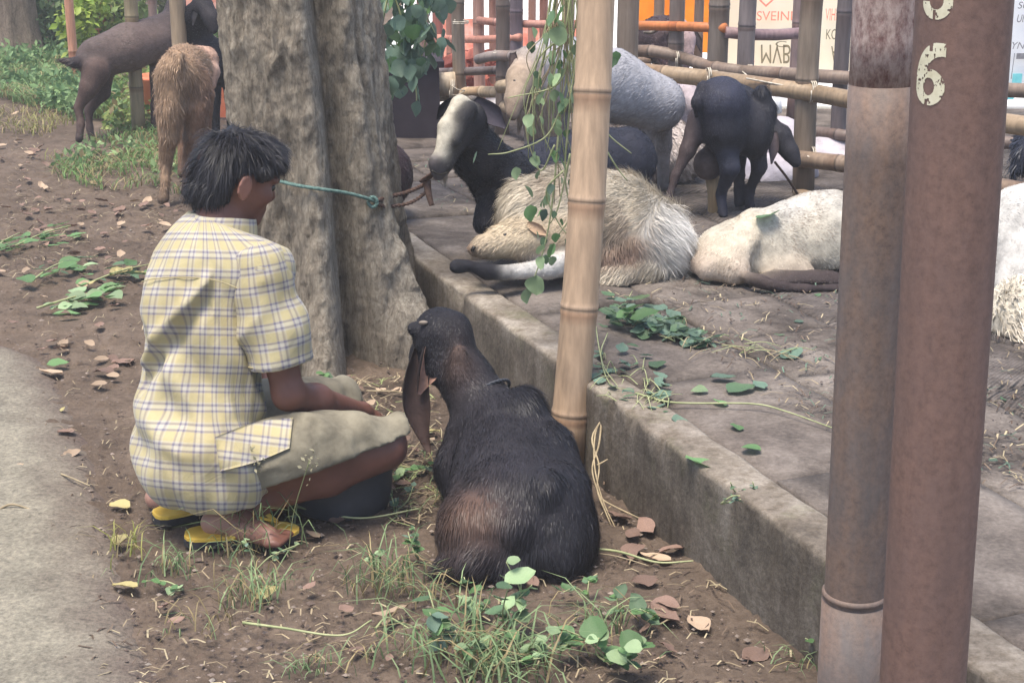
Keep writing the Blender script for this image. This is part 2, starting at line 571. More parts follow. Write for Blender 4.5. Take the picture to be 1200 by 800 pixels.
def bark_material():
    m, nt, b = nodes('bark')
    a = nt.nodes.new('ShaderNodeAttribute'); a.attribute_name = 'Col'
    n1 = noise(nt, 22, 10, 0.78, (2.4, 2.4, 0.5), 0.4)
    n2 = noise(nt, 3, 6, 0.6, (1, 1, 0.5))
    n3 = noise(nt, 110, 6, 0.75, (1.4, 1.4, 0.7))
    c = ramp(nt, n1, [(0.28, lin(112, 103, 92)), (0.43, lin(152, 141, 126)), (0.6, lin(184, 173, 156)), (0.75, lin(204, 195, 180))])
    c = mix(nt, c, ramp(nt, n2, [(0.3, (0.7, 0.68, 0.66)), (0.7, (1.1, 1.08, 1.05))]), 0.9, 'MULTIPLY')
    c = mix(nt, c, a.outputs['Color'], 1.0, 'MULTIPLY')
    c = mix(nt, c, ramp(nt, n3, [(0.3, (0.6, 0.58, 0.56)), (0.5, (1, 1, 1)), (0.72, (1.3, 1.3, 1.32))]), 0.8, 'MULTIPLY')
    nt.links.new(c, b.inputs['Base Color'])
    tc = nt.nodes.new('ShaderNodeTexCoord'); mp = nt.nodes.new('ShaderNodeMapping'); mp.inputs['Scale'].default_value = (1, 1, .22)
    dn = nt.nodes.new('ShaderNodeTexNoise'); dn.inputs['Scale'].default_value = 9; dn.inputs['Detail'].default_value = 5
    nt.links.new(tc.outputs['Object'], dn.inputs['Vector'])
    av = nt.nodes.new('ShaderNodeVectorMath'); av.operation = 'MULTIPLY_ADD'; av.inputs[1].default_value = (.12, .12, .3)
    nt.links.new(dn.outputs['Color'], av.inputs[0]); nt.links.new(tc.outputs['Object'], av.inputs[2]); nt.links.new(av.outputs[0], mp.inputs[0])
    vo = nt.nodes.new('ShaderNodeTexVoronoi'); vo.feature = 'DISTANCE_TO_EDGE'; vo.inputs['Scale'].default_value = 26
    nt.links.new(mp.outputs[0], vo.inputs['Vector'])
    ck_ = ramp(nt, vo.outputs['Distance'], [(0.0, (.42, .40, .38)), (0.05, (.8, .79, .78)), (0.12, (1, 1, 1))])
    c = mix(nt, c, ck_, 0.4, 'MULTIPLY')
    nt.links.new(c, b.inputs['Base Color'])
    bump(nt, b, ck_, 0.45, 0.010)
    bump(nt, b, n1, 1.0, 0.022); bump(nt, b, n3, 0.9, 0.008)
    c3 = None
    set_rough(b, 0.9, 0.2)
    return m
M['bark'] = bark_material()
M['fur'] = mat_attr('goat hair', 0.48, 0.32, 40, 0.25, 0.0)
M['hide'] = mat_attr('goat skin under hair', 0.75, 0.2, 35, 0.4, 0.5, 0.004)
M['bamboo'] = mat_attr('bamboo', 0.55, 0.35, 10, 0.4, 0.25, 0.002, (6, 6, 0.6))
M['skin'] = mat_attr('skin', 0.5, 0.4, 25, 0.22, 0.15, 0.0015)
M['attr'] = mat_attr('pigment matte', 0.8, 0.25, 30, 0.3, 0.3, 0.003)
M['grass'] = mat_attr('grass blades', 0.6, 0.3, 12, 0.25, 0.0, transl=0.3)
M['black_plastic'] = mat_simple('black plastic', [(0.3, lin(40, 42, 48)), (0.7, lin(62, 64, 70))], 7, 0.6, 0.2, 0.002, spec=0.4)
M['dark_mass'] = mat_simple('plain dark matte', [(0.3, lin(34, 28, 34)), (0.7, lin(54, 46, 52))], 7, 0.9, 0.4, 0.004)
M['horn'] = mat_simple('horn', [(0.3, lin(70, 62, 56)), (0.7, lin(140, 128, 115))], 20, 0.6, 0.4, 0.002)
M['eye'] = mat_simple('eye', [(0.3, (0.01, 0.008, 0.006)), (0.7, (0.03, 0.02, 0.01))], 5, 0.15, 0, spec=0.6)
M['rope_teal'] = mat_simple('teal rope', [(0.3, lin(58, 84, 80)), (0.7, lin(112, 138, 130))], 120, 0.8, 0.6, 0.003, bscale=240)
M['rope_brown'] = mat_simple('brown strap', [(0.3, lin(60, 44, 38)), (0.7, lin(100, 78, 68))], 60, 0.8, 0.6, 0.003)
M['tie'] = mat_simple('pale tie string', [(0.3, lin(150, 140, 120)), (0.7, lin(215, 205, 190))], 60, 0.8, 0.3, 0.002)
M['sandal'] = mat_simple('yellow rubber', [(0.3, lin(205, 165, 60)), (0.7, lin(228, 192, 88))], 14, 0.6, 0.15, 0.002)
M['sandal_base'] = mat_simple('dark sole rubber', [(0.3, lin(38, 38, 42)), (0.7, lin(66, 64, 64))], 20, 0.8, 0.3, 0.002)
M['shorts'] = mat_simple('khaki cloth', [(0.32, lin(88, 82, 70)), (0.48, lin(126, 119, 102)), (0.72, lin(150, 144, 127))], 6, 0.9, 0.5, 0.008, bscale=14)

def plaid_material():
    m, nt, b = nodes('plaid cloth')
    a = nt.nodes.new('ShaderNodeAttribute'); a.attribute_name = 'cloth'
    s = nt.nodes.new('ShaderNodeSeparateXYZ'); nt.links.new(a.outputs['Vector'], s.inputs[0])
    yel, whi, blu, lav = lin(188, 178, 142), lin(190, 186, 175), lin(112, 107, 130), lin(150, 144, 150)
    stops = [(0.0, yel), (0.36, yel), (0.40, lav), (0.46, blu), (0.53, whi), (0.60, whi), (0.66, whi), (0.74, blu), (0.80, lav), (0.86, whi), (0.93, yel)]
    outs = []
    for i, per in ((0, 0.041), (1, 0.045)):
        d = nt.nodes.new('ShaderNodeMath'); d.operation = 'DIVIDE'; d.inputs[1].default_value = per
        nt.links.new(s.outputs[i], d.inputs[0])
        f = nt.nodes.new('ShaderNodeMath'); f.operation = 'FRACT'; nt.links.new(d.outputs[0], f.inputs[0])
        outs.append(ramp(nt, f.outputs[0], stops))
    c = mix(nt, outs[0], outs[1], 0.5)
    c = mix(nt, c, outs[1], 0.35, 'MULTIPLY')
    dirt = ramp(nt, noise(nt, 5, 6, 0.65), [(0.3, (0.74, 0.7, 0.63)), (0.65, (1.0, 1.0, 1.0))])
    c = mix(nt, c, dirt, 0.8, 'MULTIPLY')
    nt.links.new(c, b.inputs['Base Color'])
    bump(nt, b, noise(nt, 12, 6, 0.6, (1, 1, 0.6), 0.8), 0.5, 0.012)
    bump(nt, b, noise(nt, 400, 2, 0.5), 0.2, 0.001)
    set_rough(b, 0.9, 0.15)
    b.inputs['Sheen Weight'].default_value = 0.15
    return m
M['plaid'] = plaid_material()

def pipe_material(name, paint, rust, patchy, scale=14, thr=0.5, fine=60):
    m, nt, b = nodes(name)
    n1 = noise(nt, scale, 9, 0.72, (1, 1, 0.45))
    n2 = noise(nt, fine, 6, 0.75)
    c1 = ramp(nt, n2, [(0.3, tuple(x * 0.8 for x in paint)), (0.6, paint)])
    c2 = ramp(nt, n2, [(0.3, tuple(x * 0.55 for x in rust)), (0.5, rust), (0.7, tuple(min(1, x * 1.35) for x in rust))])
    f = ramp(nt, n1, [(thr - 0.12, (0, 0, 0)), (thr + 0.12, (patchy,) * 3)])
    c = mix(nt, c1, c2, f)
    st = noise(nt, 8, 4, 0.6, (3, 3, 0.12))
    c = mix(nt, c, ramp(nt, st, [(0.3, (0.8, 0.78, 0.77)), (0.7, (1.1, 1.08, 1.06))]), 0.8, 'MULTIPLY')
    nt.links.new(c, b.inputs['Base Color'])
    bump(nt, b, n2, 0.35, 0.002)
    set_rough(b, 0.62, 0.35)
    return m
M['pipe_rust'] = pipe_material('rust red paint', lin(112, 91, 84), lin(118, 91, 79), 0.6, 9, 0.5, 80)
M['pipe_grey'] = pipe_material('grey paint over rust', lin(106, 98, 95), lin(124, 100, 84), 0.75, 10, 0.5, 90)
M['pipe_flake'] = pipe_material('flaking mauve paint', lin(178, 160, 152), lin(112, 82, 78), 1.0, 85, 0.52, 140)
M['stencil'] = mat_simple('cream stencil paint', [(0.3, lin(190, 182, 152)), (0.6, lin(214, 208, 182))], 40, 0.8, 0.2, 0.001)

M['leaf_green'] = mat_leaf('fresh green leaf', lin(84, 118, 74), lin(116, 150, 98))
M['leaf_mid'] = mat_leaf('mid green leaf', lin(78, 104, 76), lin(106, 132, 98))
M['leaf_blue'] = mat_leaf('wilted blue green leaf', lin(82, 106, 92), lin(118, 140, 120))
M['leaf_pale'] = mat_leaf('pale green leaf', lin(132, 156, 116), lin(158, 178, 136))
M['leaf_dry'] = mat_leaf('dry brown leaf', lin(100, 80, 72), lin(146, 120, 106), 0.1, 0.8)
M['leaf_tan'] = mat_leaf('dry tan leaf', lin(150, 128, 108), lin(182, 160, 136), 0.1, 0.8)
M['leaf_yellow'] = mat_leaf('yellowed leaf', lin(150, 138, 92), lin(180, 168, 120), 0.2, 0.7)
M['stalk'] = mat_simple('pale green stalk', [(0.3, lin(126, 134, 92)), (0.7, lin(172, 174, 132))], 20, 0.6, 0.2, 0.002)
M['stalk_dry'] = mat_simple('dry stalk', [(0.3, lin(122, 108, 86)), (0.7, lin(176, 160, 130))], 20, 0.7, 0.2, 0.002)

# ------------------------------------------------------------------ ground, road, kerb, platform
KZ = 0.24                                            # top of the kerb and of the goat platform
K0 = np.array((0.43, 3.26))                          # a point on the kerb's outer face
KT = nrm(np.array((-0.397, 1.0)))                    # along the kerb, away from the camera
KN = np.array((KT[1], -KT[0]))                       # across it, towards the platform
def K(s, n, z=0.0):
    q = K0 + KT * s + KN * n
    return np.array((q[0], q[1], z))

def dense(lo, hi, step, far_lo, far_hi):
    c = np.arange(lo, hi, step)
    a, b, g = [], [], step
    x = lo
    while x > far_lo:
        g *= 1.35; x -= g; a.append(max(x, far_lo))
    g = step; x = c[-1]
    while x < far_hi:
        g *= 1.35; x += g; b.append(min(x, far_hi))
    return np.concatenate((a[::-1], c, b))
def grid_faces(nx, ny):
    i, j = np.meshgrid(np.arange(nx - 1), np.arange(ny - 1), indexing='ij')
    a = (i * ny + j).ravel()
    return np.stack((a, a + ny, a + ny + 1, a + 1), 1)

gx, gy = dense(-3.2, 1.2, 0.016, -60, 60), dense(2.2, 8.5, 0.02, -20, 110)
X, Y = np.meshgrid(gx, gy, indexing='ij')
pts = np.stack((X.ravel(), Y.ravel(), np.zeros(X.size)), 1)
near = np.clip(1 - (np.hypot(pts[:, 0], pts[:, 1] - 5) - 8) / 4, 0, 1)
hz = 0.014 * fbm(pts, 2.2, 3, 3) + 0.012 * fbm(pts, 9, 11, 3) + 0.006 * fbm(pts, 32, 21, 2)
# clods: sparse sharp crumbs
cl = np.clip(vnoise(pts, 45, 33) - 0.45, 0, 1) * 0.035
road_d = (pts[:, 0] + 1.25 + 0.33 * (pts[:, 1] - 4.2) * 0 )
pts[:, 2] = (hz + cl) * near - 0.012
ground = obj('ground', pts, grid_faces(len(gx), len(gy)), M['dirt'], origin=(0, 0, 0), kind='structure')

# worn road edge at the lower left
edge = [P(-260, 330), P(0, 405), P(52, 440), P(84, 520), P(112, 620), P(138, 720), P(156, 800), P(190, 960)]
ep = smooth_path(edge, 160)
nx = 60
tt = np.linspace(0, 1, nx) ** 1.6
V, Cc = [], []
for e in ep:
    for t in tt:
        x = e[0] + 0.07 - 3.5 * t
        V.append((x, e[1] + 0.0, 0)); Cc.append(t * 3.5)
V = np.array(V); Cc = np.array(Cc)
rag = fbm(V, 5, 41, 4) * 0.05
V[:, 2] = 0.016 - 0.05 * np.exp(-(Cc + 0.0) / 0.06) + rag * 0.12 + 0.004 * fbm(V, 30, 50, 2)
cc = np.clip(Cc / 0.26, 0, 1)[:, None].repeat(3, 1)
road = obj('road', V, grid_faces(160, nx)[:, ::-1], M['road'], origin=(0, 0, 0), kind='structure', cols=cc)

# kerb: two cast lengths with a gap where the bamboo stands
def kerb_piece(s0, s1, seed, back=0.0):
    n = int((s1 - s0) / 0.018) + 2
    ss = np.linspace(s0, s1, n)
    prof = [(0.0, -0.1), (0.0, 0.03), (0.0, 0.08), (0.0, 0.13), (0.0, 0.175), (0.0, 0.205), (0.0, 0.228), (0.002, 0.239), (0.008, 0.243), (0.022, 0.244), (0.05, 0.244), (0.07, 0.244), (0.09, 0.244), (0.108, 0.243), (0.118, 0.238), (0.122, 0.22), (0.122, 0.1)]
    V = np.array([K(s, a + back, z) for s in ss for a, z in prof])
    rn = fbm(V, 9, seed, 4)
    edge = np.tile(np.array([0, .2, .3, .4, .6, .9, 1.3, 1.6, 1.2, .8, .5, .5, .5, .6, .8, .3, 0]), n)
    q = 0.010 * rn * edge
    chip = np.clip(vnoise(V, 13, seed + 9) - 0.25, 0, 1) * np.tile(np.array([0, 0, 0, 0, .2, .6, 1.2, 1.4, 1, .4, 0, 0, 0, 0, 0, 0, 0]), n) * 0.035
    V[:, :2] += (KN * (q * 0.6 + chip)[:, None])
    V[:, 2] += q * 0.5 - chip * 0.9
    m = len(prof)
    F = grid_faces(n, m)
    capa = np.array([[0, i, i + 1] for i in range(1, m - 1)])
    capb = np.array([[(n - 1) * m, (n - 1) * m + i + 1, (n - 1) * m + i] for i in range(1, m - 1)])
    top = np.tile(np.array([.80, .82, .84, .85, .86, .88, .98, 1.2, 1.25, 1.22, 1.2, 1.2, 1.2, 1.2, 1.1, .9, .8]), n)  # worn edge and top paler, with lit top and shaded face painted in
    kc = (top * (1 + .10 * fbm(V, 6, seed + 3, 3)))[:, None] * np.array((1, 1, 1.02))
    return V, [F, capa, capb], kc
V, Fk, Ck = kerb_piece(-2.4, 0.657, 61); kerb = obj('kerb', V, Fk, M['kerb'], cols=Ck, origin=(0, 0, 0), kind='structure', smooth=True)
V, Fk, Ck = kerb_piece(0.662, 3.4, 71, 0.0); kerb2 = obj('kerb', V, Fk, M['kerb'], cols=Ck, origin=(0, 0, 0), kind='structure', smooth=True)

# platform body with paving slabs on it
pc = [K(-2.6, 0.1, 0), K(3.3, 0.1, 0), np.array((-1.06, 8.85, 0)), np.array((5.5, 8.85, 0)), np.array((5.5, 1.2, 0))]
V = np.array([(p[0], p[1], -0.1) for p in pc] + [(p[0], p[1], 0.214) for p in pc])
platform = obj('platform', V, [np.array([(i, (i + 1) % 5, (i + 1) % 5 + 5, i + 5) for i in range(5)])[:, ::-1], np.array([(5, 7, 6), (5, 8, 7), (5, 9, 8)])[:, ::-1]], M['slab'], origin=(0, 0, 0), kind='structure', smooth=False)
rows = [0.128, 0.55, 0.92, 1.29, 1.66, 2.03, 2.4, 2.9, 3.4, 4.0, 4.7, 5.5]
for r in range(len(rows) - 1):
    n0, n1 = rows[r], rows[r + 1]
    ln = 0.72 if r == 0 else (0.37 if r < 6 else 0.8)
    s = -2.3 + RNG.uniform(-0.2, 0.1)
    while s < 6.6:
        L_ = ln * RNG.uniform(0.96, 1.04)
        c = K(s + L_ / 2, (n0 + n1) / 2, 0.2)
        gap = 0.008
        nn = 10
        u, v = np.meshgrid(np.linspace(-.5, .5, nn), np.linspace(-.5, .5, nn), indexing='ij')
        lx, wx = L_ - gap, n1 - n0 - gap
        tl = RNG.normal(0, 0.005, 2)
        top = np.array([K(s + L_ / 2 + a * lx, (n0 + n1) / 2 + b_ * wx) for a, b_ in zip(u.ravel(), v.ravel())])
        z = 0.237 + RNG.normal(0, 0.0025) + tl[0] * u.ravel() + tl[1] * v.ravel()
        top[:, 2] = z + 0.004 * fbm(top, 8, 90 + r, 3) - 0.006 * (np.maximum(np.abs(u), np.abs(v)).ravel() > .49)
        V = np.concatenate((top, top * np.array((1, 1, 0)) + np.array((0, 0, 0.216))))
        Fq = [grid_faces(nn, nn)[:, ::-1]]
        border = [(i, 0) for i in range(nn)] + [(nn - 1, j) for j in range(1, nn)] + [(i, nn - 1) for i in range(nn - 2, -1, -1)] + [(0, j) for j in range(nn - 2, 0, -1)]
        bi = np.array([i * nn + j for i, j in border]); bn = np.roll(bi, -1)
        Fq.append(np.stack((bi, bn, bn + nn * nn, bi + nn * nn), 1))
        px_c = c[0]
        if c[1] > 1.9 and c[1] < 8.45 and -0.118 * c[1] < c[0] < 0.45 * c[1] + 0.5:
            obj('paving_slab', V, Fq, M['slab'] if r < 2 else M['ridged'], platform)
        s += L_

# ------------------------------------------------------------------ big tree
tree = thing('tree', 'thick grey fluted tree trunk with flared roots between the kneeling goat herder and the kerb', 'tree', (-0.62, 5.05, 0))
nz, nt_ = 230, 260
zs = np.concatenate((np.linspace(-0.06, 1.5, 190), np.linspace(1.52, 3.6, 40)))
th = np.linspace(-math.pi, math.pi, nt_, endpoint=False)      # 0 faces the camera, + to the right
V, Ct = [], []
def bell(a, c, w):
    d = (a - c + math.pi) % (2 * math.pi) - math.pi
    return np.exp(-(d / w) ** 2)
for z in zs:
    zz = max(z, 0)
    fl = math.exp(-zz / 0.30); fl2 = math.exp(-zz / 0.13)
    R = 0.250 + 0.02 * math.exp(-zz / 0.6) - 0.012 * zz
    g1 = 0.42 + 0.10 * math.exp(-zz / 0.5)
    r = R * (1 + 0.05 * np.sin(3 * th + 1) + 0.04 * np.sin(5 * th + 0.4))
    r = r * (1 - (0.34 + 0.16 * fl) * bell(th, g1, 0.15) - 0.10 * bell(th, -0.25 - 0.1 * zz, 0.10) * (0.5 + 0.5 * math.sin(3 * zz + 1)) - 0.10 * bell(th, -0.78, 0.07) - 0.08 * bell(th, 0.86, 0.06) * (1 - fl))
    r = r + 0.035 * bell(th, 0.16, 0.15) + 0.035 * bell(th, 0.72, 0.16)
    r = r + fl * (0.30 * bell(th, 0.98, 0.22) + 0.17 * bell(th, 0.10, 0.2) + 0.06 * bell(th, -0.75, 0.3) + 0.04 * bell(th, -1.9, 0.35) + 0.22 * bell(th, 2.3, 0.35) + 0.15 * bell(th, 3.2, 0.3))
    r = r + fl2 * (0.05 * bell(th, 0.98, 0.25) + 0.03 * bell(th, 0.14, 0.25))
    cx = -0.645 - 0.05 * zz + 0.02 * math.sin(2 * zz); cy = 5.05
    V.append(np.stack((cx + r * np.sin(th), cy - r * np.cos(th), np.full(nt_, z)), 1))
    # bluish sky light on the right-hand ridges, painted into the bark colour
    pale = bell(th, 0.26, 0.1) * 0.5 + bell(th, 0.98, 0.3) * 0.3
    Ct.append(np.stack((1 - 0.12 * pale + 0 * th, 1 + 0.02 * pale, 1 + 0.22 * pale), 1))
V = np.concatenate(V); Ct = np.concatenate(Ct)
S = V * np.array((1, 1, 0.28))
nrad = nrm((V - np.array((-0.62, 5.05, 0))) * np.array((1, 1, 0)))
ridge = 1 - np.abs(fbm(S, 16, 5, 3)) * 2.2
V += nrad * (0.020 * ridge + 0.007 * (1 - np.abs(fbm(S, 30, 35, 2)) * 2.4) + 0.016 * fbm(S, 7, 15, 3) + 0.007 * fbm(V, 40, 25, 3))[:, None]
i, j = np.meshgrid(np.arange(nz - 1), np.arange(nt_), indexing='ij')
a = (i * nt_ + j).ravel(); b_ = (i * nt_ + (j + 1) % nt_).ravel()
obj('trunk', V, np.stack((a, b_, b_ + nt_, a + nt_), 1), M['bark'], tree, cols=Ct)
TRUNK_V = V

# rope round the trunk
rope = thing('rope', 'teal green rope tied round the thick tree trunk', 'rope', tuple(D(440, 235, 4.85)))
rp = []
for (px, py) in ((300, 205), (330, 213), (352, 218), (378, 222), (405, 226), (425, 231), (440, 236)):
    e = ray(px, py)
    d = TRUNK_V - np.array((0, 0, CAM_H))
    t = d @ nrm(e)
    off = np.linalg.norm(d - t[:, None] * nrm(e), axis=1)
    k = np.where(off < 0.012)[0]
    tm = t[k].min() if len(k) else 5.0
    rp.append((nrm(e), tm - 0.016))
for _ in range(6):
    for k in range(1, len(rp) - 1): rp[k] = (rp[k][0], min(rp[k][1], (rp[k - 1][1] + rp[k + 1][1]) / 2))
rp = [np.array((0, 0, CAM_H)) + e * t for e, t in rp]
def twisted(pts, r, n=90, turns=40):
    p = smooth_path(pts, n)
    t = np.linspace(0, turns * 2 * math.pi, n)
    out = []
    for k in (0, 1):
        T = nrm(np.gradient(p, axis=0)); A = nrm(np.cross(T, (0.1, 0.2, 1))); B = np.cross(T, A)
        q = p + r * 0.55 * (np.cos(t + k * math.pi)[:, None] * A + np.sin(t + k * math.pi)[:, None] * B)
        out.append(tube(q, r * 0.62, 6))
    return join(out)
V, Fr, _ = twisted(rp, 0.0058, 160, 36)
obj('strand', V, Fr, M['rope_teal'], rope)
kp = rp[-1]
V, Fr, _ = twisted([kp + np.array((0.014 * math.cos(t) - .008, -0.010, 0.016 * math.sin(t))) for t in np.linspace(0, 7, 12)], 0.0055, 60, 8)
obj('knot', V, Fr, M['rope_teal'], rope)
tail = [kp, D(455, 231, 4.9), D(475, 226, 4.95), D(492, 219, 4.97), D(503, 212, 4.95)]
V, Fr, _ = twisted(tail, 0.007, 60, 10)
obj('loose_end', V, Fr, M['rope_brown'], rope)
V, Fr, _ = twisted([kp + np.array((0, 0, -.01)), D(456, 242, 4.88), D(480, 238, 4.92), D(497, 227, 4.93), D(504, 214, 4.95)], 0.006, 60, 10)
obj('loose_end', V, Fr, M['rope_brown'], rope)

# ------------------------------------------------------------------ bamboo, pipes
def bamboo(a, b, r0, r1, tone=(176, 152, 122), node=0.34, seed=0, n=14, dirty=0.0, vary=0.12, phase=None):
    a, b = np.asarray(a, float), np.asarray(b, float)
    L_ = np.linalg.norm(b - a)
    rg = np.random.default_rng(seed + 100)
    base = np.array(lin(*tone))
    ts, rs, cs = [], [], []
    pos = (node * rg.uniform(0.2, 0.9)) if phase is None else phase
    marks = []
    while pos < L_:
        marks.append(pos); pos += node * rg.uniform(0.9, 1.1)
    tset = sorted(set(list(np.linspace(0, L_, max(4, int(L_ / 0.12)))) + [m + d for m in marks for d in (-0.02, -0.008, -0.003, 0.0, 0.004, 0.010, 0.022) if 0 < m + d < L_]))
    d = b - a
    side = nrm(np.cross(d, (0.3, 1, 0.2)))
    bow = rg.uniform(-0.004, 0.004)
    P_, R_, C_ = [], [], []
    for t in tset:
        f = t / L_
        r = r0 + (r1 - r0) * f
        c = base * (1 + vary * math.sin(7 * f + seed))
        for m in marks:
            q = t - m
            if -0.009 < q < 0.011: r *= 1.05
            if abs(q) < 0.0035: r *= 0.965; c = base * 0.5
            elif 0 < q < 0.012: c = base * np.array((1.12, 1.12, 1.15))
            elif -0.022 < q <= -0.003: c = base * np.array((0.8, 0.72, 0.68))
        if dirty and t < dirty: c = c * (0.45 + 0.4 * t / dirty)
        P_.append(a + d * f + side * bow * math.sin(math.pi * f) * 4 + 0); R_.append(r); C_.append(c)
    return tube(P_, R_, n, True, np.array(C_))

def tie_loops(c, axis, r, turns=3, pitch=0.008, thick=0.003):
    axis = nrm(axis); A = nrm(np.cross(axis, (0.2, 0.3, 1.0))); B = np.cross(axis, A)
    t = np.linspace(0, turns * 2 * math.pi, turns * 14)
    p = np.asarray(c) + r * (np.cos(t)[:, None] * A + np.sin(t)[:, None] * B) + axis * ((t / (2 * math.pi) - turns / 2) * pitch)[:, None]
    return tube(p, thick, 5)

# near leaning bamboo pole in the kerb's gap
pole = thing('bamboo_post', 'pale leaning bamboo post standing against the kerb behind the black sitting goat', 'post', tuple(P(676, 560)))
ba = np.array((*K(0.655, -0.05)[:2], -0.02)); 
bt = D(701, -60, 4.02)
V, Fb, Cb = bamboo(ba, bt, 0.049, 0.047, (186, 158, 130), 0.3, 3, 28, dirty=0.09, phase=0.17)
obj('culm', V, Fb, M['bamboo'], pole, cols=Cb)

def pipe(root, top, bot, r, matname, name, n=40, ext=0.4):
    d = nrm(np.asarray(top) - np.asarray(bot))
    a, b = np.asarray(bot), np.asarray(top)
    V, Fp, _ = tube([a + (b - a) * t for t in np.linspace(0, 1, 12)], r, n)
    return obj(name, V, Fp, M[matname], root)
# rear grey pipe
gt, gb = D(1041, -30, 2.36), D(997, 790, 2.36)
dg = nrm(gt - gb)
base = gb - dg * (gb[2] / dg[2] + 0.02)
gp = thing('steel_pipe', 'grey painted steel pipe with a flaked mauve upper part behind the rust red pipe', 'pipe', tuple(base))
r_g = 0.0515
s_ = lambda py: gb + (gt - gb) * ((790 - py) / 820.0)
pipe(gp, s_(84), base, r_g, 'pipe_grey', 'lower_tube')
pipe(gp, gt + dg * 0.6, s_(85), r_g * 0.985, 'pipe_flake', 'upper_tube')
V, Fw, _ = tube([s_(682) + dg * x for x in (-.006, -.003, .003, .006)], [r_g, r_g + .004, r_g + .004, r_g], 40)
obj('weld_ring', V, Fw, M['pipe_grey'], gp)
V, Fw, _ = tube([base, s_(690)], [r_g + .006, r_g + .004], 40)
obj('foot_sleeve', V, Fw, M['pipe_grey'], gp)
# front rust pipe with stencilled digits
rt, rb = D(1132, -30, 1.98), D(1079, 830, 1.98)
dr_ = nrm(rt - rb)
base2 = rb - dr_ * (rb[2] / dr_[2] + 0.02)
rpipe = thing('steel_pipe', 'thick rust red steel pipe with a stencilled cream 6 near the right edge', 'pipe', tuple(base2))
r_r = 0.0605
pipe(rpipe, rt + dr_ * 0.6, base2, r_r, 'pipe_rust', 'tube', 56)
def decal(shape, py_c, px_c, w, h, name, label):
    """stencilled paint wrapped on the pipe: cells kept where shape(u,v) is painted; u right, v up in -1..1"""
    q = rb + (rt - rb) * ((830 - py_c) / 860.0)
    axis_px = 1079 + (1132 - 1079) * ((830 - py_c) / 860.0)
    ang0 = math.asin(max(-0.98, min(0.98, (px_c - axis_px) / 55.5)))
    toc = nrm(np.array((-q[0], -q[1], 0))); side = np.array((-toc[1], toc[0], 0))
    if side[0] < 0: side = -side
    nu, nv = 90, 130
    us, vs = np.linspace(-1, 1, nu), np.linspace(-1, 1, nv)
    U, Vv = np.meshgrid(us, vs, indexing='ij')
    ang = ang0 + U * (w / 2) / r_r
    pts = q + (r_r + 0.0007) * (np.sin(ang)[..., None] * side + np.cos(ang)[..., None] * toc) + dr_ * (Vv * h / 2)[..., None]
    pts = pts.reshape(-1, 3)
    keep = shape(U, Vv)
    wear = fbm(np.stack((U.ravel() * 3, Vv.ravel() * 4, 0 * U.ravel()), 1), 2.2, 7, 4).reshape(U.shape)
    keep = keep & (wear > -0.36)
    Fq = grid_faces(nu, nv)
    kc = keep[:-1, :-1].ravel()
    used, inv = np.unique(Fq[kc], return_inverse=True)
    obj(name, pts[used], inv.reshape(-1, 4), M['stencil'], rpipe, label=label)
def six(U, V):
    bowl = ((U / 0.95) ** 2 + ((V + 0.42) / 0.58) ** 2 < 1) & ((U / 0.36) ** 2 + ((V + 0.40) / 0.28) ** 2 > 1)
    arc = (((U - 0.55) / 1.5) ** 2 + ((V + 0.2) / 1.2) ** 2 < 1) & (((U - 0.75) / 1.02) ** 2 + ((V + 0.15) / 0.72) ** 2 > 1) & (V > -0.3) & (U < 0.92)
    gap = (np.abs(U + 0.02 - 0.1 * V) < 0.10) & ((V > 0.72) | (V < -0.8) | ((V > 0.08) & (V < 0.34)))
    return (bowl | arc) & ~gap
def five(U, V):
    bowl = (U ** 2 + ((V + 0.45) / 0.55) ** 2 < 1) & ((U / 0.45) ** 2 + ((V + 0.42) / 0.27) ** 2 > 1) & ~((U < -0.1) & (V > -0.45))
    stem = (np.abs(U + 0.62) < 0.22) & (V > -0.1) & (V < 1)
    bar = (V > 0.72) & (V < 1) & (np.abs(U) < 0.85)
    mid = (np.abs(V - 0.02) < 0.13) & (U > -0.8) & (U < 0.2)
    gap = (np.abs(U + 0.1) < 0.09) & ((V < -0.7))
    return (bowl | stem | bar | mid) & ~gap
decal(six, 69, 1092, 0.047, 0.079, 'stencil_digit', 'cream stencilled digit 6')
decal(five, -19, 1101, 0.044, 0.079, 'stencil_digit', 'cream stencilled digit cut by the top of the picture')

# ------------------------------------------------------------------ fences
def fpost(par, px, Y, wpx, tone, seed, z0=KZ, z1=1.35, lean=0.0, name='post'):
    s = F_PX / (Y / (cp)) * 1.0
    r = wpx / 2 / (F_PX / (Y * 1.02))
    t = D(px, 40, Y)
    a = np.array((t[0], Y, z0 - 0.02)); b = np.array((t[0] + lean, Y, z1))
    V, Fb, Cb = bamboo(a, b, r, r * 0.96, tone, 0.36, seed, 12)
    return obj(name, V, Fb, M['bamboo'], par, cols=Cb), a, b, r
def frail(par, pts, r, tone, seed, name='rail'):
    for k in range(len(pts) - 1):
        V, Fb, Cb = bamboo(D(*pts[k]), D(*pts[k + 1]), r, r, tone, 0.42, seed + k, 12)
        obj(name, V, Fb, M['bamboo'], par, cols=Cb)
fence = thing('bamboo_fence', 'weathered grey bamboo pen fence right behind the resting goats', 'fence', (0.9, 6.7, KZ))
GREY, WARM, PALE, MAUV = (132, 118, 104), (170, 146, 116), (176, 160, 138), (140, 122, 120)
for k, (px, Y, w, tone) in enumerate(((540, 8.15, 15, GREY), (588, 7.85, 16, (112, 98, 90)), (737, 7.0, 25, (134, 118, 104)), (952, 6.35, 26, (138, 122, 106)), (495, 8.5, 14, (150, 120, 108)))):
    fpost(fence, px, Y, w, tone, k)
